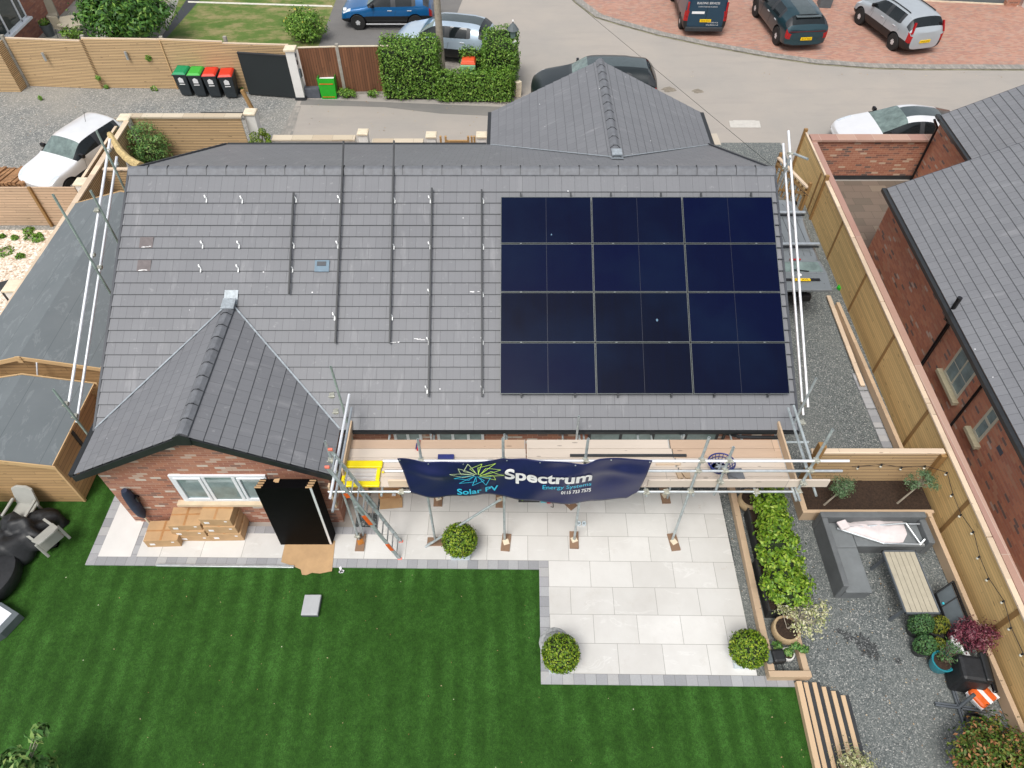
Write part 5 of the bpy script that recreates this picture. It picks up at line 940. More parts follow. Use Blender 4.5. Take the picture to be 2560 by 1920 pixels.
def bay(x0, x1, y0, y1, z0, z1, lab, n):
    t = thing('bay_hedge', lab, 'hedge', ((x0+x1)/2, (y0+y1)/2, 0), 'trough hedges between patio and gravel'); xm = (x0+x1)/2
    m = MB(); m.bx(xm-.25, xm+.2, y0+.05, y0+.08, 0, .36).bx(xm-.25, xm+.2, y1-.08, y1-.05, 0, .36).bx(xm-.25, xm-.22, y0+.08, y1-.08, 0, .36).bx(xm+.17, xm+.2, y0+.08, y1-.08, 0, .36); m.build('trough', 'planter_black', t); MB().bx(xm-.22, xm+.17, y0+.08, y1-.08, .2, .31).build('soil', 'soil', t)
    m = MB(); [m.tube((xm+rnd.uniform(-.12, .1), y0+.2+k*(y1-y0-.4)/9, .28), (xm+rnd.uniform(-.15, .15), y0+.15+k*(y1-y0-.3)/9, z1-.3), .012, 5) for k in range(10)]; m.build('stems', 'bark', t)
    PP, NN = [], []
    for k in range(4):
        c = V((xm+rnd.uniform(-.05, .07), y0+(k+.5)*(y1-y0)/4+rnd.uniform(-.04, .04), (z0+z1)/2+rnd.uniform(-.03, .06))); rr_ = ((x1-x0)/2*rnd.uniform(1.05, 1.3), (y1-y0)/5.0*rnd.uniform(1.0, 1.3), (z1-z0)/2*rnd.uniform(.95, 1.2))
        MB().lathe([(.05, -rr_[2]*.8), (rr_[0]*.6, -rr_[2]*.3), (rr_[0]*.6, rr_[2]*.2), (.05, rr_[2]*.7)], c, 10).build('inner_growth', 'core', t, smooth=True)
        Pp, Nn, cc = crown_pts(c, rr_, 56, int(n/4/40), .06); PP.append(Pp); NN.append(Nn)
    leaves('foliage', np.concatenate(PP), np.concatenate(NN), .085, 'lf_bay', t, .5)
bay(4.48, 5.08, .62, 1.8, .52, 1.22, 'bright green trough hedge next to the scaffold and the tan pot', 4200); bay(4.36, 5.05, -.72, .58, .52, 1.3, 'bright green trough hedge nearer the variegated shrub', 4400)
# sleeper frame
SF = thing('sleeper_planter', 'long rectangular frame of timber sleepers on gravel along the right of the patio', 'planter', (4.7, .2, 0))
MB().ext([(4.22, -1.18, .02), (4.35, -1.18, .02), (4.42, 2.5, .02), (4.29, 2.5, .02)], (0, 0, .19)).build('sleeper', 'sleeper', SF, bevel=.006); MB().ext([(4.2, -1.80, .02), (4.33, -1.80, .02), (4.35, -1.185, .02), (4.22, -1.185, .02)], (0, 0, .22)).build('sleeper', 'sleeper', SF, bevel=.006)
MB().bx(4.2, 5.02, -1.93, -1.81, .02, .24).build('sleeper', 'sleeper', SF, bevel=.006); MB().bx(4.9, 5.02, -1.80, -.2, .02, .2).build('sleeper', 'sleeper', SF, bevel=.006)
def pot(u, v, zc, r, h, prof, mat, lab, name='plant_pot'):
    c = G(u, v, zc); t = thing(name, lab, 'pot', V((c.x, c.y, 0))); MB().lathe([(r*a, h*b) for a, b in prof], (c.x, c.y, .01), 24).build('pot', mat, t, smooth=True); MB().lathe([(.01, 0), (r*.82, 0), (r*.82, .01), (.01, .012)], (c.x, c.y, h*.93+.01), 18).build('soil', 'soil', t); return t, V((c.x, c.y, h))
bowl = [(.55, 0), (.9, .3), (1.08, .62), (1.05, .9), (1.0, 1.0), (.86, 1.0), (.84, .93)]
t, p = pot(1876, 1246, .38, .24, .40, bowl, 'pot_tan', 'round tan pot with a bare stem beside the scaffold foot')
MB().tube(p, p+V((.14, .1, .45)), .012, 6).build('stem', 'barkpale', t)
t, p = pot(1967, 1572, .34, .265, .36, bowl, 'pot_tan', 'round tan pot holding the pale variegated shrub')
top = p+V((.34, .12, .42)); m = MB(); m.tube(p-V((0, 0, .05)), p+V((.14, .04, .2)), .02, 6); Pp, Nn, cc = crown_pts(top, (.50, .42, .26), 42, 22, .055); [m.tube(p+V((.14, .04, .2)), V(q), .008, 5, .003) for q in cc]; m.build('branches', 'barkpale', t); leaves('foliage', Pp, Nn, .062, 'lf_var', t, .42)
q2 = p+V((-.1, .32, .22)); Pp, Nn, cc = crown_pts(q2, (.16, .16, .1), 8, 16, .04); leaves('foliage', Pp, Nn, .06, 'lf_var', t, .4); MB().tube(p, q2, .008, 5).build('branches', 'barkpale', t)
t, p = pot(1970, 1634, .2, .125, .2, bowl, 'render', 'small white pot of green leaves inside the sleeper frame')
for dx, dy, k in ((0, 0, 60), (-.2, .14, 50), (.3, .06, 70), (.15, .13, 50)): Pp, Nn = ball_pts(k*2, p+V((dx, dy, .08)), (.12, .09, .07), full=True); leaves('foliage', Pp, Nn, .055, 'lf_blue', t, .7)
c = G(1936, 1648, .22); t = thing('backpack', 'black and grey bag resting on the sleeper corner', 'bag', c); MB().box(c+V((.05, .02, .08)), (.26, .26, .2), yaw=.08).build('body', 'blackcloth', t, bevel=.05); MB().box(c+V((-.12, .02, .06)), (.1, .25, .16)).build('pocket', 'pot_grey', t, bevel=.03); MB().path([c+V((.1, -.1, .05)), c+V((.15, -.2, -.05)), c+V((.05, -.24, -.15))], .012, 6).path([c+V((0, -.1, .05)), c+V((.02, -.2, -.02)), c+V((-.08, -.24, -.17))], .012, 6).build('strap', 'rope', t)
c = G(1905, 1405, .12); tag(MB().lathe([(.05, 0), (.09, .03), (.1, .08), (.06, .13), (.02, .15)], c-V((0, 0, .1)), 10).box(c+V((.03, .09, .0)), (.09, .12, .08), yaw=.5).box(c+V((-.03, -.1, -.03)), (.06, .08, .05)).build('stone_figure', 'pot_white', smooth=True), 'small pale blue-grey ornament between the two trough hedges', 'ornament')
m = MB(); c = G(1868, 1330, .05); [m.tube(c+V((rnd.uniform(-.1, .1), rnd.uniform(-.2, .2), .0)), c+V((rnd.uniform(-.1, .15), rnd.uniform(-.1, .3), .12)), .012, 6) for k in range(6)]; tag(m.build('hose', 'rope'), 'black irrigation hose coiled beside the first hedge trough', 'hose')
# boardwalk
BW = thing('boardwalk', 'slatted timber boardwalk with black inserts beside the lawn at the bottom right', 'boardwalk', (5, -4, 0)); kb = .045
for i in range(6):
    xw = .105; x = 4.72+i*.165; y1 = -1.98-(0 if i < 3 else .08*(i-2)); f = lambda y: KF*0+.035*(y+2)
    MB().ext([(x+f(y1), y1, .02), (x+xw-.02*(i > 0)+f(y1), y1, .02), (x+xw-.02*(i > 0)+f(-8), -8, .02), (x+f(-8), -8, .02)], (0, 0, .06 if i else .14)).build('plank', 'deck', BW, bevel=.004)
    if i < 6: MB().ext([(x+xw-.015+f(y1), y1, .015), (x+.16+f(y1), y1, .015), (x+.16+f(-8), -8, .015), (x+xw-.015+f(-8), -8, .015)], (0, 0, .055)).build('grip_strip', 'charcoal', BW)
# corner sofa
a_ = math.atan(KF)*-1; SO = thing('corner_sofa', 'grey woven L-shaped corner sofa on the gravel in front of the raised bed', 'sofa', (7, .8, 0)); sx0, sy1, sx1 = 6.02, 1.5, 8.34; yb2 = -.24
m = MB(); m.bx(sx0, sx1, sy1-.14, sy1, 0, .60); m.bx(sx0, sx0+.12, yb2, sy1-.14, 0, .60, 0); m.build('backrest', 'rattan', SO, bevel=.02); MB().bx(sx1-.14, sx1, .78, sy1-.14, 0, .52).build('armrest', 'rattan', SO, bevel=.02)
MB().bx(sx0+.12, sx0+.66, yb2, sy1-.14, .0, .32).bx(sx0+.66, sx1-.14, .80, sy1-.14, 0, .32).build('base', 'rattan', SO); MB().bx(sx0+.125, sx0+.67, yb2-.03, sy1-.76, .322, .36).build('seat', 'rattan_seat', SO, bevel=.012); MB().bx(sx0+.125, sx0+.67, sy1-.75, sy1-.15, .322, .36).build('seat', 'rattan_seat', SO, bevel=.012); MB().bx(sx0+.68, sx1-.15, .78, sy1-.15, .322, .36).build('seat', 'rattan_seat', SO, bevel=.012)
# collapsed parasol on the sofa
zz = .42; pp = lambda u, v, z=zz: G(u, v, z); t = thing('folded_parasol', 'collapsed cantilever parasol with pale pink canvas lying across the corner sofa', 'parasol', pp(2190, 1320, .37))
ol = [(2096, 1322), (2103, 1302), (2125, 1307), (2150, 1300), (2200, 1299), (2257, 1302), (2262, 1318), (2268, 1335), (2258, 1356), (2215, 1360), (2180, 1349), (2130, 1333)]
m = MB(); n = len(ol); ctr = pp(2190, 1328, .50); rim = [pp(u, v, .385+.0*i) for i, (u, v) in enumerate(ol)]; mid = [pp(u, v, .385).lerp(ctr, .45)+V((0, 0, .06+.035*(-1)**i)) for i, (u, v) in enumerate(ol)]
m.add(rim+mid+[ctr], [(i, (i+1) % n, n+(i+1) % n, n+i) for i in range(n)]+[(n+i, n+(i+1) % n, 2*n) for i in range(n)]); o = m.build('canvas', 'canvas', t, smooth=2)
m = MB(); m.tube(pp(2093, 1321), pp(2265, 1308, .55), .022, 8); m.tube(pp(2093, 1321), pp(2210, 1359), .024, 8); m.tube(pp(2210, 1359), pp(2310, 1361, .40), .024, 8); m.tube(pp(2265, 1308, .55), pp(2300, 1358, .45), .018, 8); m.tube(pp(2265, 1310, .5), pp(2299, 1310, .5), .02, 8); m.tube(pp(2300, 1362, .42), pp(2312, 1348, .5), .02, 6); m.build('pole', 'alu', t, smooth=True); MB().box(pp(2108, 1312, .55), (.22, .2, .06), yaw=.3).build('cap', 'canvas', t, bevel=.02)
# slatted table
tq = [G(2206.5, 1375, .65), G(2290, 1377, .65), G(2351, 1534, .65), G(2262, 1534, .65)]; T = thing('garden_table', 'rectangular slatted garden table with grey frame in front of the corner sofa', 'table', (7.4, -.15, 0)); tx0, tx1, ty0, ty1 = 7.04, 7.75, -.84, .53; m = MB()
for i in range(6): w_ = (tx1-tx0-.06)/6; MB().bx(tx0+.03+i*w_+.005, tx0+.03+(i+1)*w_-.004, ty0+.03, ty1-.03, .62, .65).build('slat', 'tabletop', T)
m.bx(tx0, tx1, ty0, ty0+.025, .60, .655).bx(tx0, tx1, ty1-.025, ty1, .60, .655).bx(tx0, tx0+.025, ty0, ty1, .60, .655).bx(tx1-.025, tx1, ty0, ty1, .60, .655).build('frame', 'greymetal', T)
for x, dx in ((tx0+.1, -.12), (tx1-.1, .12)):
    for y in (ty0+.12, ty1-.12): MB().beam((x, y, .62), (x+dx, y, 0), .05, .05).build('leg', 'greymetal', T)
# dark wrought feet under the table
# folded black sun chair
CH = thing('folded_lounger', 'folded black garden lounger leaning by the timber edging beside the table', 'chair', G(2380, 1520, .3)); q = [G(2334, 1488, .25), G(2378, 1458, .55), G(2418, 1560, .55), G(2372, 1590, .25)]
MB().add(q+[p-V((0, 0, .03)) for p in q], [(0, 1, 2, 3), (4, 5, 6, 7), (0, 1, 5, 4), (1, 2, 6, 5), (2, 3, 7, 6), (3, 0, 4, 7)]).build('sling', 'pot_grey', CH); 
for dz in (.04, .10, -.06): MB().path([p+V((0, 0, dz)) for p in q]+[q[0]+V((0, 0, dz))], .016, 8).build('frame', 'gloss_black', CH, smooth=True)
MB().tube(q[0].lerp(q[3], .35)+V((0, 0, .01)), q[1].lerp(q[2], .35)+V((0, 0, .01)), .012, 6).build('strap', 'rope', CH); MB().box(q[0].lerp(q[2], .3), (.05, .04, .03)).build('clip', 'teal', CH); MB().beam(q[0]-V((0, 0, .25)), q[0], .03, .03).beam(q[3]-V((0, 0, .25)), q[3], .03, .03).build('leg', 'gloss_black', CH)
# conifers, acer, turquoise pot etc
def bushy(u, v, z, r, n, size, mat, lab, cat='shrub', name='conifer', asp=.35, potr=.16, potm='planter_black', full=False, clumps=0):
    c = G(u, v, z); t = thing(name, lab, cat, V((c.x, c.y, 0))); hz = max(.08, z-r[2]*.8); MB().lathe([(potr*.75, .0), (potr, hz*.9), (potr, hz)], (c.x, c.y, .01), 14).build('pot', potm, t, smooth=True)
    m = MB(); m.tube((c.x, c.y, hz-.02), (c.x, c.y, z), .03, 6); m.build('stem', 'bark', t)
    if clumps: Pp, Nn, cc = crown_pts(c, r, clumps, n//clumps, min(r)*.28)
    else: Pp, Nn = ball_pts(n, c, r, full=full)
    if not clumps: MB().lathe([(r[0]*.1, -r[2]*.8), (r[0]*.75, -r[2]*.3), (r[0]*.8, r[2]*.2), (r[0]*.1, r[2]*.8)], c, 12).build('inner_growth', 'core', t, smooth=True)
    leaves('foliage', Pp, Nn, size, mat, t, asp); return t
bushy(2302, 1560, .42, (.22, .2, .3), 1300, .05, 'lf_con', 'bushy green dwarf conifer, upper left of the pot group by the table'); bushy(2348, 1562, .4, (.17, .16, .25), 800, .045, 'lf_cony', 'yellow-green dwarf conifer between the green one and the red acer', name='golden_conifer'); bushy(2312, 1612, .36, (.2, .17, .26), 1000, .05, 'lf_con', 'lower green dwarf conifer left of the turquoise pot'); bushy(2345, 1610, .32, (.13, .12, .16), 500, .04, 'lf_cony', 'small golden conifer just above the turquoise pot', name='golden_conifer', potm='pot_tan')
bushy(2436, 1588, .62, (.42, .34, .26), 2400, .07, 'lf_red', 'dark red feathery acer against the timber fence', 'tree', 'acer', .3, .16, clumps=40)
t, p = pot(2355, 1655, .3, .2, .34, [(.62, 0), (.85, .3), (.98, .75), (1.05, 1.0), (.92, 1.0), (.88, .93)], 'pot_blue', 'glazed turquoise pot with a feathery green shrub'); Pp, Nn, cc = crown_pts(p+V((.14, .12, .14)), (.26, .24, .15), 24, 26, .05); leaves('foliage', Pp, Nn, .05, 'lf_con', t, .3); m = MB(); [m.tube(p-V((0, 0, .05)), V(q), .006, 4) for q in cc]; m.build('branches', 'bark', t)
c = G(2386, 1605, .45); m = MB(); [m.box(c+V((dx, dy, dz)), (.13, .12, .07), yaw=yw) for dx, dy, dz, yw in ((0, 0, 0, .4), (.05, -.09, -.03, 1.), (.18, -.22, -.08, .2), (.0, .06, .02, 1.4))]; m.box(c+V((.05, -.05, -.22)), (.2, .25, .4)); tag(m.build('white_sack', 'paper', bevel=.03), 'crumpled white plastic sack between the red acer and the turquoise pot', 'sack')
c = G(2425, 1680, .4); r_ = Matrix.Rotation(-.15, 3, 'Z'); t = thing('covered_barbecue', 'barbecue under a black cover beside the timber edging', 'barbecue', V((c.x, c.y, 0)))
MB().box((c.x, c.y, .32), (.62, .58, .62), R=r_, top=(.88, .85)).build('cover', 'blackcloth', t, bevel=.07); MB().box((c.x+.2, c.y+.02, .6), (.14, .56, .14), R=r_).build('hood', 'black_plastic', t, bevel=.04); MB().box((c.x+.34, c.y-.05, .45), (.08, .7, .08), R=r_).build('handle', 'gloss_black', t, bevel=.02)
c = G(2455, 1738, .22); t = thing('sack', 'orange and white plastic compost sack against the fence', 'sack', c-V((0, 0, .2))); MB().box(c, (.42, .36, .12), yaw=.5).build('sack', 'orange', t, bevel=.05); r_ = Matrix.Rotation(.5, 3, 'Z'); MB().box(c+V((0, 0, .062)), (.08, .37, .006), R=r_).box(c+r_@V((.2, 0, .02)), (.05, .38, .07), R=r_).box(c+r_@V((-.2, 0, -.02)), (.05, .36, .05), R=r_).build('trim', 'paper', t); MB().box(c-V((0, 0, .13)), (.36, .3, .14), yaw=.5).build('base', 'paper', t, bevel=.04)
CB = thing('parasol_base', 'grey metal cross-shaped parasol base lying on the gravel', 'base', G(2398, 1768, 0)); cc_ = G(2398, 1768, .06)
for (u, v) in ((2338, 1760), (2377, 1704), (2468, 1778), (2418, 1832)):
    e = G(u, v, .06); d = (e-cc_).normalized(); s_ = V((-d.y, d.x, 0)); MB().beam(cc_+s_*.022, e+s_*.022, .032, .04).beam(cc_-s_*.022, e-s_*.022, .032, .04).build('arm', 'greymetal', CB)
MB().tube(cc_, cc_+V((.15, .12, .38)), .035, 10).build('pole_socket', 'greymetal', CB, smooth=True)
c = G(2440, 1808, .1); tag(MB().lathe([(.12, 0), (.2, .04), (.2, .14), (.16, .16), (.15, .08)], c-V((0, 0, .1)), 16).build('black_bowl', 'black_plastic', smooth=True), 'black bowl-shaped tub beside the lower right shrub', 'tub')
def shrub(u, v, z, r, clumps, per, size, mat, lab, asp=.45, name='shrub', cs=.1, bark='bark'):
    c = G(u, v, z); t = thing(name, lab, 'shrub', V((c.x, c.y, 0))); Pp, Nn, cc = crown_pts(c, r, clumps, per, cs); leaves('foliage', Pp, Nn, size, mat, t, asp); m = MB(); [m.tube((c.x+rnd.uniform(-.05, .05), c.y, 0), V(q), .014, 5, .004) for q in cc]; m.build('branches', bark, t)
shrub(2505, 1900, .75, (.78, .66, .42), 150, 46, .075, 'lf_phot', 'large green shrub with red tips in the bottom right corner', name='photinia'); shrub(2150, 1935, .45, (.33, .34, .3), 34, 40, .055, 'lf_var', 'feathery pale green shrub at the foot of the boardwalk'); 
c = G(50, 1900, 1.6); t = thing('garden_tree', 'leafy treetop poking into the bottom left corner over the lawn', 'tree', (c.x, c.y, 0)); Pp, Nn, cc = crown_pts(c+V((-.12, -.35, -.2)), (.66, .56, .55), 90, 26, .09); Pp2, Nn2, cc2 = crown_pts(G(98, 1830, 1.7), (.1, .16, .12), 6, 14, .05); leaves('crown', np.concatenate([Pp, Pp2]), np.concatenate([Nn, Nn2]), .15, 'lf_blue', t, .36); m = MB(); m.tube((c.x-.2, c.y-.5, 0), c-V((.1, .3, .4)), .04, 8); [m.tube(c-V((.1, .3, .4)), V(q), .012, 5, .004) for q in list(cc)+list(cc2)]; m.build('trunk', 'barkpale', t)
# access cover box on lawn, roof lantern, chairs and tarp on left
q = [G(763, 1490, .1), G(803, 1488, .1), G(801, 1536, .1), G(759, 1540, .1)]; t = thing('utility_box', 'pale grey rectangular plastic box standing on the lawn', 'box', (q[0]+q[2])/2-V((0, 0, .1))); cx_, cy_ = (q[0].x+q[1].x)/2, (q[0].y+q[2].y)/2
MB().box((cx_, cy_, .05), (.34, .42, .09)).build('base', 'greybox', t); MB().box((cx_, cy_, .115), (.36, .45, .04), top=(.94, .95)).build('lid', plain('lid_grey', (.40, .41, .42), .5, var=.05), t, bevel=.01)
q = [G(-60, 1500, .25), G(3, 1505, .25), G(47, 1533, .25), G(0, 1583, .25), G(-60, 1620, .25)]; t = thing('roof_lantern', 'corner of a grey-framed white-topped box at the left edge of the lawn', 'box', q[0]-V((0, 0, .25)))
MB().slab([tuple(p[:2]) for p in q], .01, .24).build('frame', 'pot_grey', t, bevel=.01); cq = sum(q, V())/5; MB().slab([tuple(((p-cq)*.80+cq+V((-.06, .02, 0)))[:2]) for p in q], .24, .25).build('top', 'upvc', t)
def rchair(x, y, yaw, lab, flip=False):
    t = thing('garden_chair', lab, 'chair', (0, 0, 0), 'pale resin garden chairs beside the shed'); m = MB(); m.box((0, 0, .36), (.46, .44, .05)); m.build('seat', 'resin', t, bevel=.02)
    m = MB(); m.add([(-.26, .2, .36), (.26, .2, .36), (.24, .33, .78), (.12, .36, .84), (-.12, .36, .84), (-.24, .33, .78), (-.26, .25, .36), (.26, .25, .36), (.24, .38, .78), (.12, .41, .84), (-.12, .41, .84), (-.24, .38, .78)], [(0, 1, 2, 3, 4, 5), (11, 10, 9, 8, 7, 6), (0, 6, 7, 1), (1, 7, 8, 2), (2, 8, 9, 3), (3, 9, 10, 4), (4, 10, 11, 5), (5, 11, 6, 0)]); m.build('backrest', 'resin', t, bevel=.01)
    for s in (-1, 1): MB().box((s*.26, 0, .54), (.06, .46, .05)).build('armrest', 'resin', t, bevel=.015); [MB().box((s*.22, yy, .18), (.05, .05, .36)).build('leg', 'resin', t) for yy in (-.19, .2)]
    t.location = (x, y, .006); t.rotation_euler = (0, 0, yaw); return t
p = G(62, 1312); rchair(p.x+.1, p.y+.12, -.08, 'pale grey garden chair standing with its back to the small shed'); p = G(-25, 1330); rchair(p.x, p.y+.1, .15, 'pale grey garden chair cut off by the left picture edge')
t = rchair(0, 0, 0, 'pale grey garden chair tipped on its side beside the black sheet'); p = G(104, 1318, .35); t.location = p+V((.0, -.1, -.05)); t.rotation_euler = (rad(78), 0, rad(58)+PI*.0)
bm = bmesh.new(); bmesh.ops.create_icosphere(bm, subdivisions=4, radius=1)
for v in bm.verts:
    n = v.co.copy(); k = 1+.16*math.sin(n.x*7+n.y*4)+.12*math.sin(n.y*11-n.z*6)+.08*math.sin(n.x*17+n.z*9); v.co = V((n.x*.72*k, n.y*.56*k, max(-.1, n.z*.50*k)))
m = MB(); m.add([v.co for v in bm.verts], [[v.index for v in f.verts] for f in bm.faces]); bm.free(); p = G(62, 1345, .12); m.v = [Matrix.Rotation(.5, 3, 'Z')@v+p for v in m.v]; tag(m.build('crumpled_sheet', 'blackcloth', smooth=2), 'crumpled black plastic sheet heaped over the garden chairs', 'sheet')
p = G(0, 1440, .3); tag(MB().lathe([(.42, 0), (.5, .1), (.52, .3), (.48, .38), (.1, .42)], (p.x-.08, p.y, .01), 20, sx=.8, sy=1.1).build('shrouded_table', 'blackcloth', smooth=True), 'rounded black covered seat at the left edge of the lawn', 'seat')
p = G(1300, 1240, .2); t = thing('trough_planter', 'dark trough of leafy plants half hidden below the banner', 'planter', V((p.x+.2, p.y, .03))); a, b = G(1296, 1256, .03), G(1349, 1266, .03); MB().bx(a.x, b.x, a.y, a.y+.22, .03, .24).build('trough', 'planter_black', t, bevel=.006); Pp, Nn = box_pts(320, (a.x-.04, a.y-.02, .22), (b.x-.03, a.y+.24, .34), .03, .03); leaves('foliage', Pp, Nn, .07, 'lf_bay', t, .5)
p = G(1372, 1250, .1); t = thing('power_tool', 'small red and teal power tool with a black cable on the patio by the trough', 'tool', p-V((0, 0, .07))); MB().box(p, (.09, .14, .1)).build('body', 'redtool', t, bevel=.015); MB().box(p+V((-.12, 0, 0)), (.14, .09, .1)).build('battery', 'teal', t, bevel=.01); MB().path([p+V((.04, 0, 0)), p+V((.1, -.06, -.06)), p+V((.1, -.16, -.06)), p+V((.04, -.14, -.06))], .008, 6).build('cable', 'rope', t)
t = thing('pet_bowls', 'pair of small pale blue cups on the patio beside the third scaffold pole', 'bowls', G(1452, 1312))
for u in (1447, 1460): q = G(u, 1310, .05); MB().lathe([(.04, -.05), (.05, .05), (.035, .05), (.03, -.02)], q, 12).build('cup', 'pot_white', t, smooth=True)
# stone tortoise-shaped ornament
p = G(1392, 1605, .1); t = thing('stone_ornament', 'dark grey carved stone ornament behind the lower left topiary ball', 'ornament', V((p.x, p.y, .03))); MB().lathe([(.24, 0), (.28, .05), (.24, .12), (.12, .2), (.02, .22)], (p.x, p.y, .03), 16, sy=.85).build('shell', 'stone', t, smooth=True)
MB().box((p.x+.27, p.y-.02, .12), (.14, .08, .07), yaw=-.3).build('head', 'stone', t, bevel=.03); MB().lathe([(.30, 0), (.32, .03), (.28, .05)], (p.x-.04, p.y, .025), 16).build('plinth', 'stone', t, smooth=True)
# green shrub, pruned plant, drift log, rear left
c = G(362, 360, .9); t = thing('green_shrub', 'bushy light green shrub in the slatted corner behind the roof', 'shrub', (c.x, c.y, 0)); Pp, Nn, cc = crown_pts(c, (.82, .6, .78), 110, 38, .13); leaves('foliage', Pp, Nn, .095, 'lf_blue', t, .3); m = MB(); [m.tube((c.x, c.y, 0), V(q), .02, 5, .004) for q in cc]; m.build('branches', 'bark', t)
c = G(650, 350, .8); t = thing('cloud_tree', 'small cloud-pruned tree of yellow-green balls beside the tall white pier', 'tree', (c.x, c.y, 0)); m = MB(); m.tube((c.x, c.y, 0), c, .04, 6)
for (u, v, z, r) in ((636, 342, .9, .17), (655, 330, 1.1, .13), (668, 342, .9, .12), (648, 360, .8, .18), (672, 356, .8, .1), (630, 362, .6, .14)):
    q = G(u, v, z); m.tube((c.x, c.y, .4), q, .02, 5); Pp, Nn = ball_pts(340, q, (r, r, r), .06); leaves('foliage', Pp, Nn, .05, 'lf_box', t, .5)
m.build('trunk', 'bark', t)
pts = [G(276, 338, 2.0), G(288, 358, 1.95), G(300, 378, 1.9), (G(318, 396, 1.85)), G(336, 408, 1.8), G(352, 416, 1.8)]; t = thing('hollow_log', 'curved piece of pale split bark behind the left ridge end', 'log', V((pts[2].x, pts[2].y, 0))); m = MB()
for i in range(len(pts)-1): m.tube(pts[i]-(pts[i+1]-pts[i])*.15, pts[i+1], .09+.01*i, 7, .10+.012*i)
m.build('bark', 'thatch', t); q = G(302, 402, 1.5); MB().tube((q.x, q.y, 0), (pts[3].x, pts[3].y, 1.75), .11, 8, .09).build('stump', 'stone', t)
for k, (u, v, r) in enumerate(((70, 575, .2), (98, 588, .1), (75, 590, .22), (95, 597, .2), (12, 628, .3), (36, 594, .12), (5, 590, .1), (50, 640, .15))):
    c = G(u, v, .05); Pp, Nn = ball_pts(120, c, (r, r, .1), full=True); o = leaves('weed', Pp, Nn+[0, 0, .6], .09, 'lf_hedge'); tag(o, 'low green plants dotted about the pale gravel', 'weed', 'green plants in the pale gravel')
c = G(22, 725, .2); tag(MB().box(c, (.3, .42, .4), yaw=.5).build('planter_box', 'planter_black'), 'dark box at the left edge of the pale gravel', 'box')
for (u, v, r) in ((100, 30+215, .1), (370, 145, .13), (245, 195, .12), (385, 222, .16), (405, 212, .16), (265, 217, .1), (607, 223, .14)):
    c = onY(u, v, 21.68) if v < 210 else G(u, v, .1); Pp, Nn = ball_pts(70, c, (r, .06, r), full=True); Nn = Nn+np.array([0, -1, .2]); o = leaves('ivy', Pp, Nn, .085, 'lf_hedge'); tag(o, 'small green climber growing through the tall slatted fence', 'plant', 'climbers on the tall slatted fence')
# ================================================================== BINS
def bin_proto():
    t = thing('wheelie_bin', 'b', 'bin', (0, 0, 0), 'wheelie bins in a row by the slatted fence')
    MB().add([(-.21, -.24, .06), (.21, -.24, .06), (.21, .22, .06), (-.21, .22, .06), (-.27, -.33, .94), (.27, -.33, .94), (.27, .33, .94), (-.27, .33, .94)], [(3, 2, 1, 0), (4, 5, 6, 7), (0, 1, 5, 4), (1, 2, 6, 5), (2, 3, 7, 6), (3, 0, 4, 7)]).build('body', 'binbody', t, bevel=.02); MB().box((0, 0, .93), (.58, .70, .05)).build('rim', 'binbody', t, bevel=.01)
    MB().tube((-.24, .36, .95), (.24, .36, .95), .018, 8).build('handle', 'binbody', t)
    for s in (-1, 1): MB().tube((s*.2, .22, .10), (s*.26, .22, .10), .10, 14).build('wheel', 'tyre', t)
    MB().add([(-.10, -.3005+.0, .62), (.10, -.3005, .62), (.10, -.318, .78), (0, -.326, .85), (-.10, -.318, .78)], [(0, 1, 2, 3, 4)]).build('sticker', 'paper', t, fixn=False); MB().box((.0, -.296, .55), (.22, .004, .03), R=Matrix.Rotation(-.1, 3, 'X')).build('sticker', 'paper', t); return t
bp = bin_proto(); index(bp)
bins = [(469, 'lid_green', 'wheelie bin with a dark green lid, leftmost of the row'), (504, 'lid_lime', 'wheelie bin with a bright lime green lid'), (540, 'lid_red', 'wheelie bin with a red lid, next to the lime lidded one'), (579, 'lid_red', 'wheelie bin with a red lid at the gate end of the row')]
for k, (u, lm, lab) in enumerate(bins):
    p = G(u, 243+k*2); r = bp if k == 0 else dup(bp, (0, 0, 0)); r.location = (p.x, p.y+.28, 0); r.rotation_euler = (0, 0, .04*(k-1)); r['label'] = lab
    bp_l = bp.location.copy(); m = MB(); m.add([(-.28, -.36, .96), (.28, -.36, .96), (.28, .33, .97), (-.28, .33, .97), (-.2, -.27, 1.03), (.2, -.27, 1.03), (.22, .27, 1.05), (-.22, .27, 1.05)], [(3, 2, 1, 0), (4, 5, 6, 7), (0, 1, 5, 4), (1, 2, 6, 5), (2, 3, 7, 6), (3, 0, 4, 7)]); o = m.build('lid', lm, None, bevel=.015, keep=True); o.parent = r
# ================================================================== HEDGES AND STREET
def hedge(lab, lo, hi, n, size=.082, lump=.13, name='hedge'):
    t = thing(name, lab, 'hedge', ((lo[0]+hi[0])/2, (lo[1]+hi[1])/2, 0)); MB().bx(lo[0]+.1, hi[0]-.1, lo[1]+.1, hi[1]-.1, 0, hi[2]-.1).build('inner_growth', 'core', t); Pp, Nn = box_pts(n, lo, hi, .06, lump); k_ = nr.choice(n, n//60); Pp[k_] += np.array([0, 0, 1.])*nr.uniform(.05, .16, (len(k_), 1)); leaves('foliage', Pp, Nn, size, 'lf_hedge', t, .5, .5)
hedge('tall square clipped hedge at the end of the brown fence', (-5.95, 20.75, .1), (-3.72, 22.3, 1.95), 9500); hedge('low clipped hedge in front of the orange and green recycling bin', (-3.72, 20.55, .1), (-.80, 21.1, 1.1), 7000); hedge('tall narrow clipped hedge beside the lamp post', (-1.9, 21.1, .3), (-.62, 22.9, 2.0), 6000); hedge('small hedge section behind the recycling bin', (-2.85, 22.4, .1), (-1.95, 22.9, 1.2), 1600)
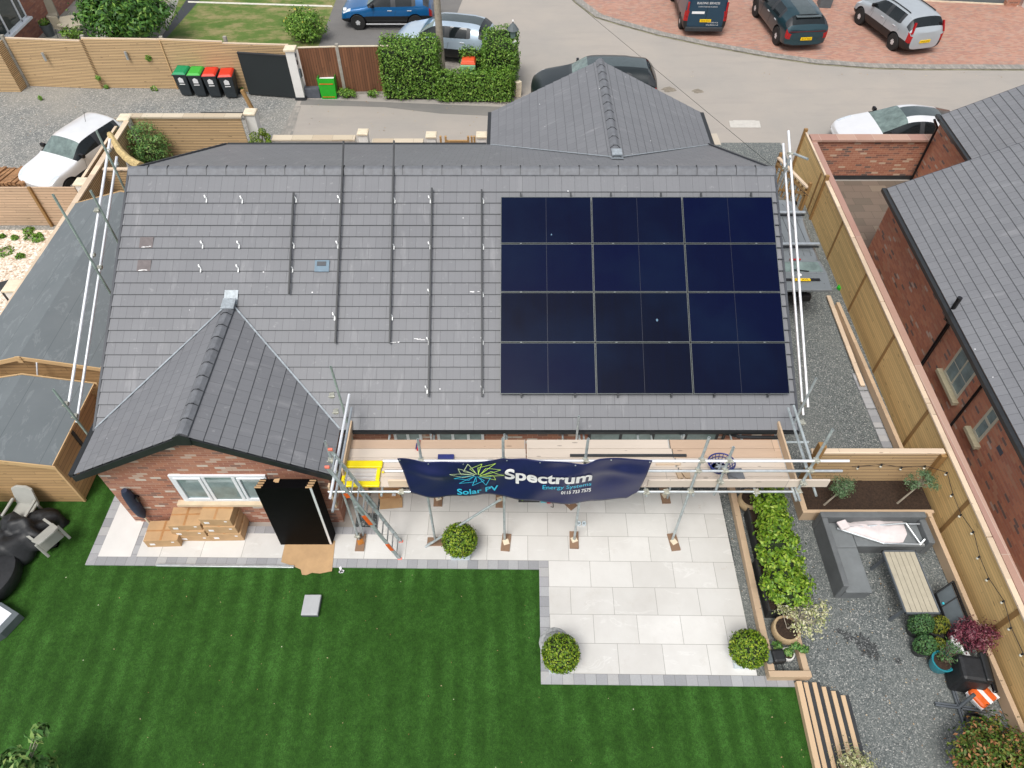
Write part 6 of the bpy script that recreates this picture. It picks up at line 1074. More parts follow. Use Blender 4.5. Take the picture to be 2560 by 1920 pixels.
p = G(1170, 148, .95); t = thing('recycling_bin', 'recycling bin with an orange lid and green body standing inside the hedge', 'bin', V((p.x, p.y, 0))); MB().box((p.x, p.y-.05, .42), (.56, .56, .84), top=(1.1, 1.1)).build('body', plain('bin_pale', (.25, .5, .3), .5, var=.1), t, bevel=.02); MB().box((p.x+.02, p.y, .92), (.62, .6, .14), top=(.8, .75), yaw=-.05).build('lid', plain('lid_orange', (.75, .10, .03), .5, var=.08), t, bevel=.02)
p = G(1106, 182); t = thing('telegraph_pole', 'weathered wooden telegraph pole rising beside the silver parked car', 'pole', (p.x, p.y, 0)); MB().tube((p.x, p.y, 0), (p.x, p.y, 9), .15, 12, .11).build('pole', 'barkpale', t, smooth=True)
a = onY(1440, 8, 27.0); b = onY(1934, 418, 13.5); tag(MB().tube(a+(a-b)*.25, b+(b-a)*.12, .007, 5).build('overhead_cable', 'rope'), 'thin overhead cable crossing above the road towards the yard', 'cable')
q = G(1291, 258); LP = thing('lamp_post', 'black lantern lamp post standing in the hedge corner with white finger signs', 'lamp post', (-.86, 21.9, 0)); x, y = -.75, 21.9; zt_l = onY(1272, 95, y).z
MB().tube((x, y, 0), (x, y, zt_l), .035, 10).build('post', 'black_plastic', LP, smooth=True); m = MB(); [m.tube((x+.1*sx, y+.1*sy, zt_l), (x+.15*sx, y+.15*sy, zt_l+.32), .01, 5) for sx in (-1, 1) for sy in (-1, 1)]; m.build('lantern_frame', 'gloss_black', LP); MB().box((x, y, zt_l+.15), (.17, .17, .26), top=(1.3, 1.3)).build('lantern_glass', 'glass_int', LP)
MB().lathe([(.24, .32), (.2, .38), (.1, .52), (.03, .56), (.02, .62)], (x, y, zt_l), 8).build('lantern_cap', 'pot_grey', LP); MB().lathe([(.01, .6), (.04, .64), (.01, .70)], (x, y, zt_l), 8).build('finial', 'paper', LP)
MB().box((x+.06, y-.05, zt_l-.12), (.1, .1, .2)).build('junction_box', 'coping', LP)
for k in range(3): q0 = onY(1276, 112+k*9, y-.3); MB().beam(q0, q0+V((.22, 0, .16)), .02, .07).build('finger_sign', 'paper', LP)
p = G(1295, 240); m = MB(); [m.box((p.x, p.y, .06+.1*k), (.24, .2, .09), yaw=.1*k) for k in range(6)]; tag(m.build('stone_stack', 'coping'), 'small stack of pale stone pieces at the hedge corner by the black car', 'stones')
shrub(870, 232, .2, (.5, .18, .16), 16, 34, .09, 'lf_hedge', 'low weeds at the foot of the brown fence, left clump', cs=.07, name='weeds'); shrub(932, 232, .18, (.25, .14, .14), 9, 34, .08, 'lf_hedge', 'low weeds at the foot of the brown fence, right clump', cs=.06, name='weeds')
c = G(760, 62, .7); t = thing('rose_bush', 'round dark green bush with yellow flowers on the far lawn', 'bush', (c.x, c.y, 0)); Pp, Nn, cc = crown_pts(c, (.85, .7, .6), 100, 40, .15); leaves('foliage', Pp, Nn, .11, 'lf_hedge', t, .5); 
M['flower'] = plain('yellow_flower', (.8, .65, .12), .6, var=.1); Pp, Nn = ball_pts(34, c, (.92, .75, .7), zmin=-.1); leaves('flowers', Pp, Nn, .10, 'flower', t, .9); m = MB(); [m.tube((c.x, c.y, 0), V(q), .02, 5, .005) for q in cc[::3]]; m.build('branches', 'bark', t)
c = G(255, 48, 1.35); t = thing('broadleaf_tree', 'large leafy tree overhanging the tall slatted fence at the top left', 'tree', (c.x, c.y, 0)); Pp, Nn, cc = crown_pts(c+V((.75, .6, .2)), (1.75, 1.5, 1.15), 230, 44, .24); leaves('crown', Pp, Nn, .23, 'lf_tree', t, .34); m = MB(); m.tube((c.x+.7, c.y+.6, 0), (c.x+.7, c.y+.6, 1.0), .12, 8, .08); [m.tube((c.x+.7, c.y+.6, .9), V(q), .03, 5, .006) for q in cc[::4]]; m.build('trunk', 'bark', t)
shrub(180, 82, .7, (.5, .25, .3), 20, 30, .1, 'lf_hedge', 'leafy plant leaning over the fence top beside the left patio chair', name='climbing_plant')
# top-left furniture
tb_ = thing('patio_table', 'pale stone-topped table on the flagged patio at the top left', 'table', (-20.7, 26.5, 0)); q = [G(150, 42, .65), G(185, 37, .65), G(209, 52, .65), G(200, 70, .65), G(170, 69, .65), G(143, 64, .65)]
MB().slab([tuple(p[:2]) for p in q], .6, .66).build('tabletop', 'tabletop', tb_, bevel=.006); cm = sum(q, V())/6; MB().tube((cm.x, cm.y, 0), (cm.x, cm.y, .6), .05, 10).build('leg', 'greymetal', tb_); MB().lathe([(.04, 0), (.05, .06), (.03, .08)], (cm.x+.05, cm.y+.2, .66), 10).build('cup', 'pot_grey', tb_)
def pchair(u, v, yaw, lab, mat='tabletop'):
    p = G(u, v); t = thing('patio_chair', lab, 'chair', (0, 0, 0), 'chairs on the flagged patio'); MB().box((0, 0, .4), (.48, .46, .05)).build('seat', mat, t); MB().box((0, .24, .68), (.48, .04, .56), R=Matrix.Rotation(-.15, 3, 'X')).build('backrest', mat, t, bevel=.02)
    for sx in (-1, 1): [MB().tube((sx*.2, sy*.2, .4), (sx*.24, sy*.25, 0), .015, 6).build('leg', 'greymetal', t) for sy in (-1, 1)]
    t.location = (p.x, p.y, .01); t.rotation_euler = (0, 0, yaw)
pchair(140, 60, .5, 'tan patio chair behind the stone-topped table, beside the brick corner'); pchair(165, 90, 3.0, 'tan patio chair on the near side of the stone-topped table'); pchair(398, 60, 2.2, 'bistro chair with tan seat nearest the far lawn edge'); pchair(418, 25, .6, 'bistro chair with tan seat behind the round dark table')
p = G(392, 35); t = thing('bistro_table', 'small round dark bistro table on the flagged patio', 'table', p); MB().lathe([(.34, .68), (.35, .70), (.01, .71)], p, 20).build('tabletop', 'greymetal', t); m = MB(); [m.tube(p+V((0, 0, .4)), p+V((.28*math.cos(a), .28*math.sin(a), 0)), .015, 6) for a in (0, 1.57, 3.14, 4.71)]; m.tube(p+V((0, 0, .38)), p+V((0, 0, .69)), .02, 6); m.build('leg', 'greymetal', t)
for (u, v, r, lab, h) in ((118, 72, .26, 'tall dark tub of pink flowers by the brick corner', .5), (358, 82, .25, 'grey tub of green leaves beside the tree', .42)):
    t, p = pot(u, v, .3, r, h, [(.75, 0), (.95, .8), (1.0, 1.0), (.88, 1.0), (.85, .93)], 'pot_grey', lab); Pp, Nn = ball_pts(150, p+V((0, 0, .1)), (r, r, .16), full=True); leaves('foliage', Pp, Nn, .1, 'lf_hedge', t, .4)
p = G(338, 88, .25); tag(MB().lathe([(.1, 0), (.24, .05), (.26, .15), (.2, .28), (.05, .33)], p-V((0, 0, .2)), 14, sx=1.1).build('boulder', 'coping', smooth=True), 'pale rounded boulder at the fence top below the tree', 'boulder')
# yard wheelie at top centre right
p = G(2063, 22); tag(MB().box((p.x, p.y+.3, .5), (.55, .6, 1.0), top=(1.1, 1.1), yaw=-.1).box((p.x, p.y+.3, 1.03), (.62, .7, .06), yaw=-.1).build('grey_bin', 'pot_grey', bevel=.02), 'dark grey bin on the red block paving between two cars', 'bin')
# ================================================================== CARS
def paint(name, c, coat=.6, rough=.32, metal=.25):
    s = NT(name); s.fin(s.mix(s.noise(s.ob(), 3, 2), sc3(c, .94), sc3(c, 1.06)), rough, metal, coat=coat); return s.m
def car(nm, lab, cat, L, W, Hh, st, colr, wb, wr, wx, roofm=None, clad='black_plastic', dark_pillars=True, tw=.74, spoiler=False, plate=None, rails=None, plate_front=False, belt_chrome=False, rimm='rim', ride=.2, coat=.6, rough=.3):
    """st: stations (x, zbottom, belt, top, halfwidth frac, topwidth frac, kind)"""
    slots = [paint(nm+'_paint', colr, coat, rough, 0. if max(colr) < .03 else .25), M['carglass'], M['screenglass'], M[clad], M['red_glass'], M['clear_lamp'], M[roofm] if roofm else paint(nm+'_roof', colr), M['charcoal']]
    mb = MB(); hw = W/2; rows = []
    for (x, zb, bt, tp, wf, tf, kd) in st:
        w = hw*wf; t2 = hw*tf; zm = zb+(bt-zb)*.5
        half = [(0, zb), (w*.78, zb), (w*.97, zb+.10), (w, zm), (w*.975, bt), (t2, tp-.05*(tp-bt > .2)-.012), (t2*.55, tp), (0, tp+.008)]
        rows.append([V((x, -y, z)) for y, z in half]+[V((x, y, z)) for y, z in reversed(half[1:-1])])
    n = len(rows[0]); mb.v = [p for r in rows for p in r]
    for i in range(len(rows)-1):
        k0, k1 = st[i][6], st[i+1][6]
        for j in range(n):
            jj = (j+1) % n; mb.f.append([i*n+j, i*n+jj, (i+1)*n+jj, (i+1)*n+j]); seg = j if j < 7 else 13-j; mi = 0; kd = st[i][6]
            if seg in (0, 1): mi = 3
            elif seg == 2 and clad == 'black_plastic': mi = 3
            elif kd in 'WS' and seg == 4: mi = 1
            elif kd == 'P' and seg == 4: mi = 7
            if kd == 'W' and seg in (5, 6): mi = 2
            if kd in 'SPC' and seg in ((6,) if roofm == 'roof_grey' else (5, 6)): mi = 6
            if kd == 'R' and seg in (5, 6): mi = 1
            if kd == 'R' and seg == 4: mi = 7 if dark_pillars else 0
            if kd == 'L' and seg == 3: mi = 4
            if kd == 'F' and seg in (4,): mi = 5
            mb.mi.append(mi)
    for r, rev in ((0, True), (len(rows)-1, False)):
        ids = [r*n+j for j in range(n)]; 
        # split the cap into strips for nicer smoothing
        for a in range(1, 7): mb.f.append([r*n+a, r*n+a+1, r*n+(n-a-1), r*n+(n-a)]) if a < 6 else mb.f.append([r*n+6, r*n+7, r*n+8]); mb.mi.append(0)
        mb.f.append([r*n, r*n+1, r*n+13]); mb.mi.append(3)
    me = bpy.data.meshes.new('cage'); me.from_pydata([tuple(v) for v in mb.v], [], mb.f); [me.materials.append(x) for x in slots]; me.polygons.foreach_set('material_index', mb.mi)
    bm = bmesh.new(); bm.from_mesh(me); bmesh.ops.recalc_face_normals(bm, faces=bm.faces)
    cl = bm.edges.layers.float.new('crease_edge')
    for e in bm.edges:
        if len(e.link_faces) == 2 and e.link_faces[0].material_index != e.link_faces[1].material_index: e[cl] = .35
    bm.to_mesh(me); bm.free()
    ob = bpy.data.objects.new('cage', me); col.objects.link(ob); s1 = ob.modifiers.new('s', 'SUBSURF'); s1.levels = 2; s1.render_levels = 2
    cu = MB()
    for x in wx: cu.tube((x, -W, wr-.0), (x, W, wr-.0), wr*1.17, 28, mi=7)
    cm_ = bpy.data.meshes.new('cut'); cm_.from_pydata([tuple(v) for v in cu.v], [], cu.f); [cm_.materials.append(x) for x in slots]; cm_.polygons.foreach_set('material_index', cu.mi); bm = bmesh.new(); bm.from_mesh(cm_); bmesh.ops.recalc_face_normals(bm, faces=bm.faces); bm.to_mesh(cm_); bm.free(); co_ = bpy.data.objects.new('cut', cm_); col.objects.link(co_)
    bo = ob.modifiers.new('b', 'BOOLEAN'); bo.object = co_; bo.operation = 'DIFFERENCE'; bo.solver = 'EXACT'
    dg = bpy.context.evaluated_depsgraph_get(); fm = bpy.data.meshes.new_from_object(ob.evaluated_get(dg)); bpy.data.objects.remove(ob); bpy.data.objects.remove(co_)
    root = thing(nm, lab, cat, (0, 0, 0)); bvh = BVHTree.FromPolygons([v.co for v in fm.vertices], [p.vertices[:] for p in fm.polygons])
    def hit(o, d): r = bvh.ray_cast(V(o), V(d)); return r[0] if r[0] is not None else V((0, 0, .6))
    names = {0: 'body', 1: 'side_glass', 2: 'windscreen', 3: 'lower_trim', 4: 'tail_light', 5: 'headlight', 6: 'roof_panel', 7: 'pillar_trim'}
    for mi in range(8):
        fs = [p for p in fm.polygons if p.material_index == mi]
        if not fs: continue
        groups = [fs]
        if mi in (1, 3, 4, 5, 7):      # one part per connected piece
            par = {}
            def fnd(a):
                while par.setdefault(a, a) != a: a = par[a]
                return a
            for p in fs:
                v0 = fnd(p.vertices[0])
                for i in p.vertices[1:]: par[fnd(i)] = v0
            dct = {}
            for p in fs: dct.setdefault(fnd(p.vertices[0]), []).append(p)
            groups = [g for g in dct.values() if len(g) > 3]
        for g_ in groups:
            if not g_: continue
            mp = {}; vv = []; ff = []
            for p in g_:
                q = []
                for i in p.vertices:
                    if i not in mp: mp[i] = len(vv); vv.append(fm.vertices[i].co.copy())
                    q.append(mp[i])
                ff.append(q)
            b_ = MB(); b_.v = vv; b_.f = ff; b_.mi = [0]*len(ff); b_.build(names[mi], slots[mi], root, smooth=True, fixn=False)
    for x in wx:
        for s in (-1, 1):
            y = s*(hw-.12); yo = s*(hw+.0); w_ = MB().lathe([(wr*.62, -.1), (wr*.93, -.1), (wr, -.06), (wr, .06), (wr*.93, .1), (wr*.62, .1)], n=28); w_.v = [V((v.x+x, v.z+y, v.y+wr)) for v in w_.v]; t_ = w_.build('wheel', 'tyre', root, smooth=True)
            r = MB(); r.tube((x, y-s*.05, wr), (x, y+s*.055, wr), wr*.63, 22, mi=0); t_d = r.build('rim_well', 'gloss_black', t_); r = MB()
            for k in range(5):
                a = k*2*PI/5+.3; r.beam((x, y+s*.085, wr), (x+math.cos(a)*wr*.62, y+s*.08, wr+math.sin(a)*wr*.62), .035, wr*.24, up=(-math.sin(a), 0, math.cos(a)))
            r.tube((x, y+s*.03, wr), (x, y+s*.1, wr), wr*.17, 14); rr_ = MB().lathe([(wr*.58, .05), (wr*.64, .05), (wr*.64, .095), (wr*.58, .095)], n=24); k0 = len(r.v); r.add([V((v.x+x, s*v.z+y, v.y+wr)) for v in rr_.v], rr_.f[:-2]); r.build('rim', rimm, t_)
    front, rear = L/2, -L/2
    if plate:
        h = hit((rear-1, 0.0, plate[1]), (1, 0, 0)); p = MB().box((h.x-.012, 0, plate[1]), (.02, .5, .12)).build('number_plate', 'plate', root)
        pts_, fs_ = wtext(plate[0], 0, 0, .095, None, '', .40); MB().add([(h.x-.0235, .20-a, plate[1]-.033+b) for a, b in pts_], fs_).build('plate_text', 'gloss_black', p, fixn=False)
    for s in (-1, 1):   # mirrors
        i3 = [i for i, q in enumerate(st) if q[6] == 'W'][0]; x = st[i3][0]-.28; z = st[i3][2]+.06; h = hit((x, s*3, z), (0, -s, 0)); MB().box((x, h.y+s*.08, z+.02), (.12, .22, .15)).build('mirror', 'gloss_black', root, bevel=.04)
        for hx in (st[i3][0]-1.05, st[i3][0]-1.95):
            h = hit((hx, s*3, st[i3][2]-.13), (0, -s, 0)); MB().box((hx, h.y+s*.012, st[i3][2]-.13), (.2, .03, .035)).build('door_handle', 'rim' if not 'dark' in nm else 'black_plastic', root, bevel=.01)
        for hx in (st[i3][0]-.2, st[i3][0]-1.2, st[i3][0]-2.15):   # door shut lines
            pts_ = [hit((hx-(.03*k), s*3, z_), (0, -s, 0))+V((0, s*.002, 0)) for k, z_ in enumerate([ride+.22+.11*k for k in range(6)]) if z_ < st[i3][2]-.03]; pts_ = [q_ for q_ in pts_ if abs(q_.y) > hw*.75]
            if len(pts_) > 1: MB().path(pts_, .005, 4).build('door_gap', 'black_plastic', root)
    if rails:
        for s in (-1, 1):
            xs_ = [rails[0]+(rails[1]-rails[0])*k/6 for k in range(7)]; MB().path([hit((x, s*rails[2], 5), (0, 0, -1))+V((0, 0, .03)) for x in xs_], .02, 6).build('roof_rail', 'black_plastic', root)
    return root, hit
def suv(L, H, hood=1.02, belt=1.02, cowl=.22, rf=.08, re=-.38, tailx=-.46, tw=.72, zb=.24, nose=.78):
    f = L/2
    return [(f-.02, zb+.12, .52, .62, .74, .55, 'N'), (f-.14, zb+.03, .70, nose, .92, .68, 'F'), (f-.55, zb, .88, hood-.07, .985, .76, 'N'), (L*cowl+.12, zb, belt-.02, hood, 1., .80, 'N'), (L*cowl, zb, belt, hood+.05, 1., .80, 'W'), (L*rf, zb, belt+.02, H-.03, 1., tw, 'S'), (L*rf-.55, zb, belt+.02, H, 1., tw, 'P'), (L*rf-.68, zb, belt+.02, H, 1., tw, 'S'),
            (L*(rf-.68/L*1)-.85, zb, belt+.04, H-.01, 1., tw, 'P'), (L*(rf-.68/L)-.95, zb, belt+.05, H-.02, 1., tw, 'C' ), (L*re, zb, belt+.08, H-.07, .985, tw*.97, 'R'), (-f+.16, zb+.03, belt+.0, belt+.12, .95, .74, 'L'), (-f+.03, zb+.10, belt-.22, belt-.08, .86, .66, 'N')]
def place(c, u, v, yaw, z=0., dx=0, dy=0, sc=1.):
    root = c[0] if isinstance(c, tuple) else c; p = G(u, v, z); root.location = (p.x+dx, p.y+dy, 0); root.rotation_euler = (0, 0, yaw); root.scale = (sc,)*3

POSES = []
def setp(c, x, y, deg, sc=1.):
    POSES.append((c[0], x, y, deg, sc)); return c
def van(L, H, W=1.9):
    f = L/2; b = 1.12
    return [(f-.02, .32, .55, .66, .8, .55, 'N'), (f-.15, .25, .78, .86, .94, .7, 'F'), (f-.6, .22, 1.0, 1.08, .99, .78, 'N'), (f-.85, .22, b, 1.18, 1., .8, 'W'), (f-1.55, .22, b, H-.06, 1., .82, 'S'), (f-2.3, .22, b, H, 1., .84, 'P'), (f-2.45, .22, b, H, 1., .84, 'N'), (-f+.9, .22, b, H, 1., .84, 'N'), (-f+.12, .22, b, H-.02, .99, .84, 'L'), (-f+.02, .27, b, H-.10, .95, .80, 'N')]
c = setp(car('blue_suv', 'metallic blue compact car with silver roof line, parked furthest back on the dark driveway', 'car', 4.3, 1.82, 1.55, suv(4.3, 1.52, hood=1.0, belt=1.0, cowl=.20, rf=.06, re=-.40), (.006, .11, .30), 2.67, .34, (1.33, -1.33), roofm='white_paint'), -6.55, 28.15, 180)
MB().beam((-1.0, -.93, .3), (.95, -.93, .3), .03, .05).build('side_bar', 'rim', c[0]); MB().beam((-1.0, .93, .3), (.95, .93, .3), .03, .05).build('side_bar', 'rim', c[0])
h = c[1]((3, .62, .78), (-1, 0, 0)); [MB().tube(V((h.x-.14, s*.66, .8)), V((h.x-.0, s*.66, .8)), .12, 16).build('headlamp', 'clear_lamp', c[0], smooth=True) for s in (-1, 1)]
P('red_dark', (.10, .006, .008), .2); P('roof_grey', (.065, .085, .09), .2, var=.1)
c = setp(car('silver_suv', 'pale silver-blue parked car with dark glass roof behind the clipped hedge', 'car', 4.4, 1.9, 1.65, suv(4.4, 1.6, hood=1.08, belt=1.12, cowl=.20, rf=.05, re=-.40), (.46, .56, .66), 2.68, .36, (1.36, -1.32), roofm='roof_grey'), -3.75, 24.85, 168)
c = setp(car('black_suv', 'glossy black parked car half hidden behind the rear gable roof', 'car', 4.95, 2.0, 1.75, suv(4.95, 1.68, hood=1.12, belt=1.16, cowl=.18, rf=.06, re=-.41), (.010, .016, .018), 2.9, .38, (1.5, -1.45), roofm='roof_grey', coat=.25, rough=.3), 2.42, 20.6, 178.5)
c = setp(car('navy_van', 'navy blue trade van with white lettering on its rear doors on the red paving', 'van', 4.9, 1.98, 1.98, van(4.9, 1.96), (.008, .045, .085), 2.9, .33, (1.6, -1.55), plate=('YW73 WGO', .72)), 7.98, 29.0, 88.5)
def rtext(c, txt, y0, z0, w, h, mat='paper'):
    pts_, fs_ = wtext(txt, 0, 0, h, None, '', w); hx = c[1]((-9, 0, z0), (1, 0, 0)).x; MB().add([(hx-.01, y0-a, z0+b) for a, b in pts_], fs_).build('lettering', mat, c[0], fixn=False)
rtext(c, 'BUILDING SERVICES', .50, 1.42, 1.0, .13); rtext(c, 'A NEW STANDARD IN SERVICE', .42, 1.29, .84, .06); rtext(c, '0115 855 0116', -.12, .62, .46, .07); rtext(c, 'www.abuild.co.uk', -.06, .52, .56, .07)
h = c[1]((-9, 0, 1.05), (1, 0, 0)).x; MB().box((h-.008, .38, 1.06), (.01, .56, .10)).build('white_strip', 'paper', c[0]); MB().box((h-.004, 0, 1.0), (.012, .012, 1.3)).build('door_gap', 'gloss_black', c[0]); [MB().box((h+.0, s*.86, 1.2), (.06, .09, .62)).build('tail_lamp', 'red_glass', c[0], bevel=.02) for s in (-1, 1)]; MB().box((h-.03, 0, .36), (.12, 1.7, .2)).build('bumper', 'charcoal', c[0], bevel=.04)
c = setp(car('teal_suv', 'dark teal parked car seen from behind on the red block paving', 'car', 4.85, 2.02, 1.6, suv(4.85, 1.55, hood=1.0, belt=1.04, cowl=.2, rf=.06, re=-.40, tw=.7), (.010, .042, .056), 2.95, .39, (1.5, -1.47), roofm='roof_grey', clad='charcoal', plate=('BL73 VKE', .62), rough=.3), 11.85, 27.35, 95)
h = c[1]((-9, 0, .92), (1, 0, 0)).x; MB().box((h+.015, 0, .92), (.05, 1.6, .025)).build('light_bar', 'red_dark', c[0], bevel=.01); MB().beam(c[1]((-2.0, -.55, 4), (0, 0, -1))+V((-.0, 0, .03)), c[1]((-2.0, .55, 4), (0, 0, -1))+V((0, 0, .03)), .25, .035).build('spoiler', 'roof_grey', c[0], bevel=.01)
c = setp(car('silver_crossover', 'silver parked crossover car with red upright tail lamps on the red paving', 'car', 4.42, 1.88, 1.66, suv(4.42, 1.62, hood=1.1, belt=1.1, cowl=.2, rf=.06, re=-.40, tw=.74), (.42, .46, .49), 2.7, .37, (1.38, -1.34), clad='black_plastic', plate=('YH23 JMV', .66), rails=(.3, -1.4, .60)), 16.6, 26.75, 103)
h = c[1]((-9, .7, 1.1), (1, 0, 0)).x
for s in (-1, 1): hx = c[1]((-9, s*.68, 1.25), (1, 0, 0)).x; hy = c[1]((-9, s*.78, .98), (1, 0, 0)).x; MB().beam((hx-.01, s*.66, 1.42), (hy-.015, s*.76, 1.0), .06, .10, up=(1, 0, 0)).beam((hy-.0, s*.76, 1.0), (hy+.12, s*.86, 1.0), .05, .10, up=(0, 0, 1)).build('tail_lamp', 'red_glass', c[0], bevel=.01)
sed = [(2.31, .32, .48, .58, .72, .5, 'N'), (2.18, .24, .62, .68, .9, .62, 'F'), (1.6, .2, .8, .84, .98, .74, 'N'), (1.05, .2, .9, .93, 1., .8, 'W'), (.15, .2, .93, 1.36, 1., .66, 'S'), (-.25, .2, .93, 1.39, 1., .66, 'P'), (-.36, .2, .94, 1.39, 1., .66, 'S'), (-.85, .2, .95, 1.35, 1., .66, 'C'), (-1.15, .2, .96, 1.30, 1., .66, 'R'), (-1.95, .24, .96, 1.04, .96, .72, 'N'), (-2.2, .3, .86, .98, .92, .72, 'L'), (-2.3, .36, .7, .82, .84, .6, 'N')]
c = setp(car('white_saloon', 'white parked car with black glass roof just behind the brick yard wall', 'car', 4.66, 1.84, 1.42, sed, (.80, .81, .83), 2.87, .34, (1.45, -1.42), roofm='roof_grey'), 13.45, 17.4, 181)
hat = suv(4.0, 1.42, hood=.92, belt=.95, cowl=.17, rf=.03, re=-.40, tw=.70, zb=.2, nose=.72)
c = setp(car('white_hatchback', 'small white hatchback parked on the grey gravel beside the slatted screen', 'car', 4.0, 1.76, 1.45, hat, (.80, .81, .82), 2.5, .31, (1.25, -1.25)), -16.1, 15.75, -113)
q = c[1]((-.9, 0, 5), (0, 0, -1)); MB().tube(q, q+V((-.12, 0, .32)), .008, 5).build('aerial', 'rope', c[0])
# grey van with raised tailgate
P('vangrey', (.20, .22, .23), .3, .3, var=.04)
c = car('grey_van', 'dark grey van with roof bars and raised tailgate parked between the house and the fence', 'van', 4.5, 1.9, 1.8, van(4.5, 1.72, 1.9), (.20, .22, .23), 2.9, .32, (1.5, -1.45), clad='charcoal'); setp(c, 7.03, 10.95, 90)
r = c[0]; hx = c[1]((-9, 0, 1.0), (1, 0, 0)).x
MB().box((hx-.004, 0, .98), (.03, 1.36, 1.05)).build('load_opening', 'gloss_black', r, bevel=.02); MB().box((hx-.07, 0, .40), (.16, 1.62, .22)).build('bumper', 'black_plastic', r, bevel=.04)
for s in (-1, 1): MB().box((hx-.02, s*.74, 1.0), (.10, .10, .5)).build('tail_lamp', 'red_glass', r, bevel=.02)
o = V((hx+.02, 0, 1.68)); e = V((hx-1.0, 0, 1.52)); mid = o.lerp(e, .42)
MB().ext([o+V((0, -.68, 0)), o+V((0, .68, 0)), mid+V((0, .78, 0)), mid+V((0, -.78, 0))], (0, 0, -.06)).build('tailgate_upper', 'vangrey', r, bevel=.015); tgz = MB().ext([o.lerp(mid, .12)+V((0, -.6, .004)), o.lerp(mid, .12)+V((0, .6, .004)), mid+V((.04, .68, .004)), mid+V((.04, -.68, .004))], (0, 0, .006)).build('rear_window', 'screenglass', r)
MB().ext([mid+V((0, -.78, 0)), mid+V((0, .78, 0)), e+V((0, .78, 0)), e+V((0, -.78, 0))], (0, 0, -.08)).build('tailgate', 'vangrey', r, bevel=.02); pl = mid.lerp(e, .42); MB().box(pl+V((0, 0, .012)), (.10, 1.05, .02)).build('number_plate_recess', 'gloss_black', r, bevel=.01); p = MB().box(pl+V((-.02, .0, .028)), (.10, .5, .012)).build('number_plate', 'plate', r)
pts_, fs_ = wtext('BJ74 AVL', 0, 0, .1, None, '', .42); MB().add([(pl.x-.055+b, .21-a, pl.z+.036) for a, b in pts_], fs_).build('plate_text', 'gloss_black', p, fixn=False)
MB().tube(mid.lerp(e, .12)+V((0, 0, -.0)), mid.lerp(e, .12)+V((0, 0, .012)), .065, 18).build('badge', 'paper', r); MB().beam(o.lerp(mid, .92)+V((0, -.28, .02)), o.lerp(mid, .8)+V((0, .12, .02)), .03, .015).build('wiper', 'gloss_black', r); MB().box(e+V((.22, 0, .002)), (.02, .25, .01)).build('tailgate_handle', 'gloss_black', r); MB().box(o+V((.03, 0, .02)), (.05, .3, .02)).build('brake_light', 'red_glass', r)
for x in (-1.65, -.19): MB().box((x, 0, 1.82), (.09, 1.56, .05)).build('roof_bar', 'alu', r, bevel=.01); MB().box((x-.07, 0, 1.775), (.05, 1.5, .03)).build('bar_foot', 'gloss_black', r)
for y in (-.5, -.3, -.1, .1, .3, .5): MB().path([c[1]((x, y, 5), (0, 0, -1))+V((0, 0, .003)) for x in (-2.0, -1.2, -.4, .4, 1.1)], .006, 4).build('roof_rib', 'black_plastic', r)
MB().tube((.2, -.98, 1.1), (.2, -.9, 1.1), .01, 4).build('bracket', 'black_plastic', r)
for r_, x_, y_, d_, s_ in POSES: r_.location = (x_, y_, 0); r_.rotation_euler = (0, 0, rad(d_)); r_.scale = (s_,)*3
p = G(2098, 720, .06); tag(MB().box(p, (.09, .12, .10), yaw=.5).box(p+V((.03, .08, .02)), (.05, .09, .05), yaw=1).build('green_bag', 'bagreen', bevel=.02), 'small bright green bag on the gravel by the fence beside the grey van', 'bag')

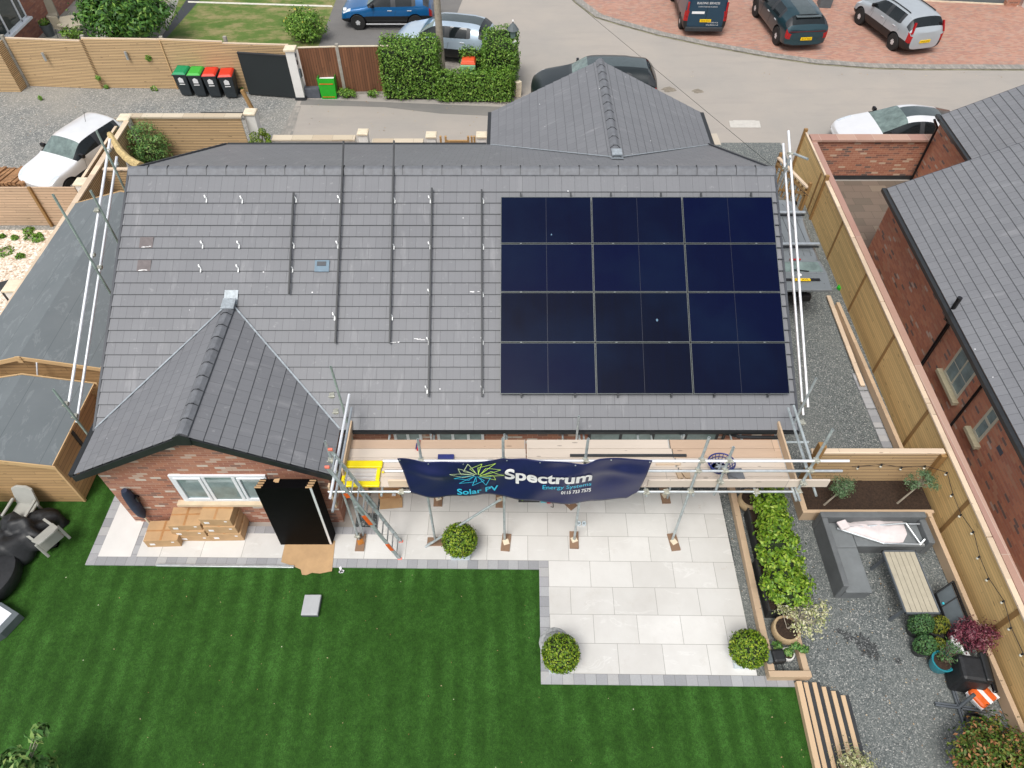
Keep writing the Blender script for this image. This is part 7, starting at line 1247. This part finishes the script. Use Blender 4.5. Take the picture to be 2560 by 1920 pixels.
# leaf litter and grit nobody could count
def litter(lab, n, x0, x1, y0, y1, z, size, mat, ok=lambda x, y: True):
    Pp = [(x, y, z) for x, y in ((rnd.uniform(x0, x1), rnd.uniform(y0, y1)) for _ in range(n)) if ok(x, y)]; Nn = nr.normal(size=(len(Pp), 3))*.25+[0, 0, 1]
    o = leaves('fallen_leaves', Pp, Nn, size, mat); tag(o, lab, 'leaves', kind='stuff')
M['litter'] = leafm('dry_leaf', [(0, (.20, .09, .03)), (.5, (.45, .30, .14)), (1, (.70, .60, .40))])
litter('dry leaves and bark chips scattered over the garden gravel', 260, 4.1, 8.4, -6, 1.2, .018, .035, 'litter'); litter('tiny pale petals scattered over the artificial lawn', 110, -9.5, 4, -5, .3, .025, .028, 'litter'); litter('dry leaves blown along the road edge and gravel yard', 160, -20, 0, 17.6, 20.8, .02, .05, 'litter')
litter('dry debris along the lane beside the block paving', 120, 4, 20, 22.6, 24.2, .02, .05, 'litter', lambda x, y: y < 23.2)
# ================================================================== LIGHT, WORLD, CAMERA
w = bpy.data.worlds.new('World'); scene.world = w; w.use_nodes = True; nt = w.node_tree; bg = nt.nodes['Background']
sk = nt.nodes.new('ShaderNodeTexSky'); sk.sky_type = 'NISHITA'; sk.sun_disc = False; SE, SR = rad(62), rad(205)
sk.sun_elevation = SE; sk.sun_rotation = SR; sk.air_density = 1.; sk.dust_density = 3.; sk.ozone_density = 1.
hs = nt.nodes.new('ShaderNodeHueSaturation'); hs.inputs['Saturation'].default_value = .28
nt.links.new(sk.outputs[0], hs.inputs['Color']); nt.links.new(hs.outputs[0], bg.inputs[0]); bg.inputs[1].default_value = .128
sl = bpy.data.lights.new('sun', 'SUN'); sl.energy = 1.6; sl.angle = rad(24); sl.color = (1, .96, .9); so = bpy.data.objects.new('sun', sl); col.objects.link(so)
d = V((math.sin(SR)*math.cos(SE), math.cos(SR)*math.cos(SE), math.sin(SE))); so.rotation_euler = d.to_track_quat('Z', 'Y').to_euler(); so.location = (0, 0, 40)
cd = bpy.data.cameras.new('camera'); cd.sensor_width = 36; cd.lens = FPX/2560*36; cd.clip_end = 1000; cd.clip_start = .1
co = bpy.data.objects.new('camera', cd); col.objects.link(co); co.location = CAM; co.rotation_euler = (PI/2-PITCH, 0, 0); scene.camera = co
vs = scene.view_settings; vs.view_transform = 'Standard'; vs.look = 'None'; vs.exposure = .5; vs.gamma = 1; vs.use_curve_mapping = False
scene.cycles.max_bounces = 6; scene.cycles.diffuse_bounces = 3; scene.cycles.glossy_bounces = 3; scene.cycles.transmission_bounces = 2
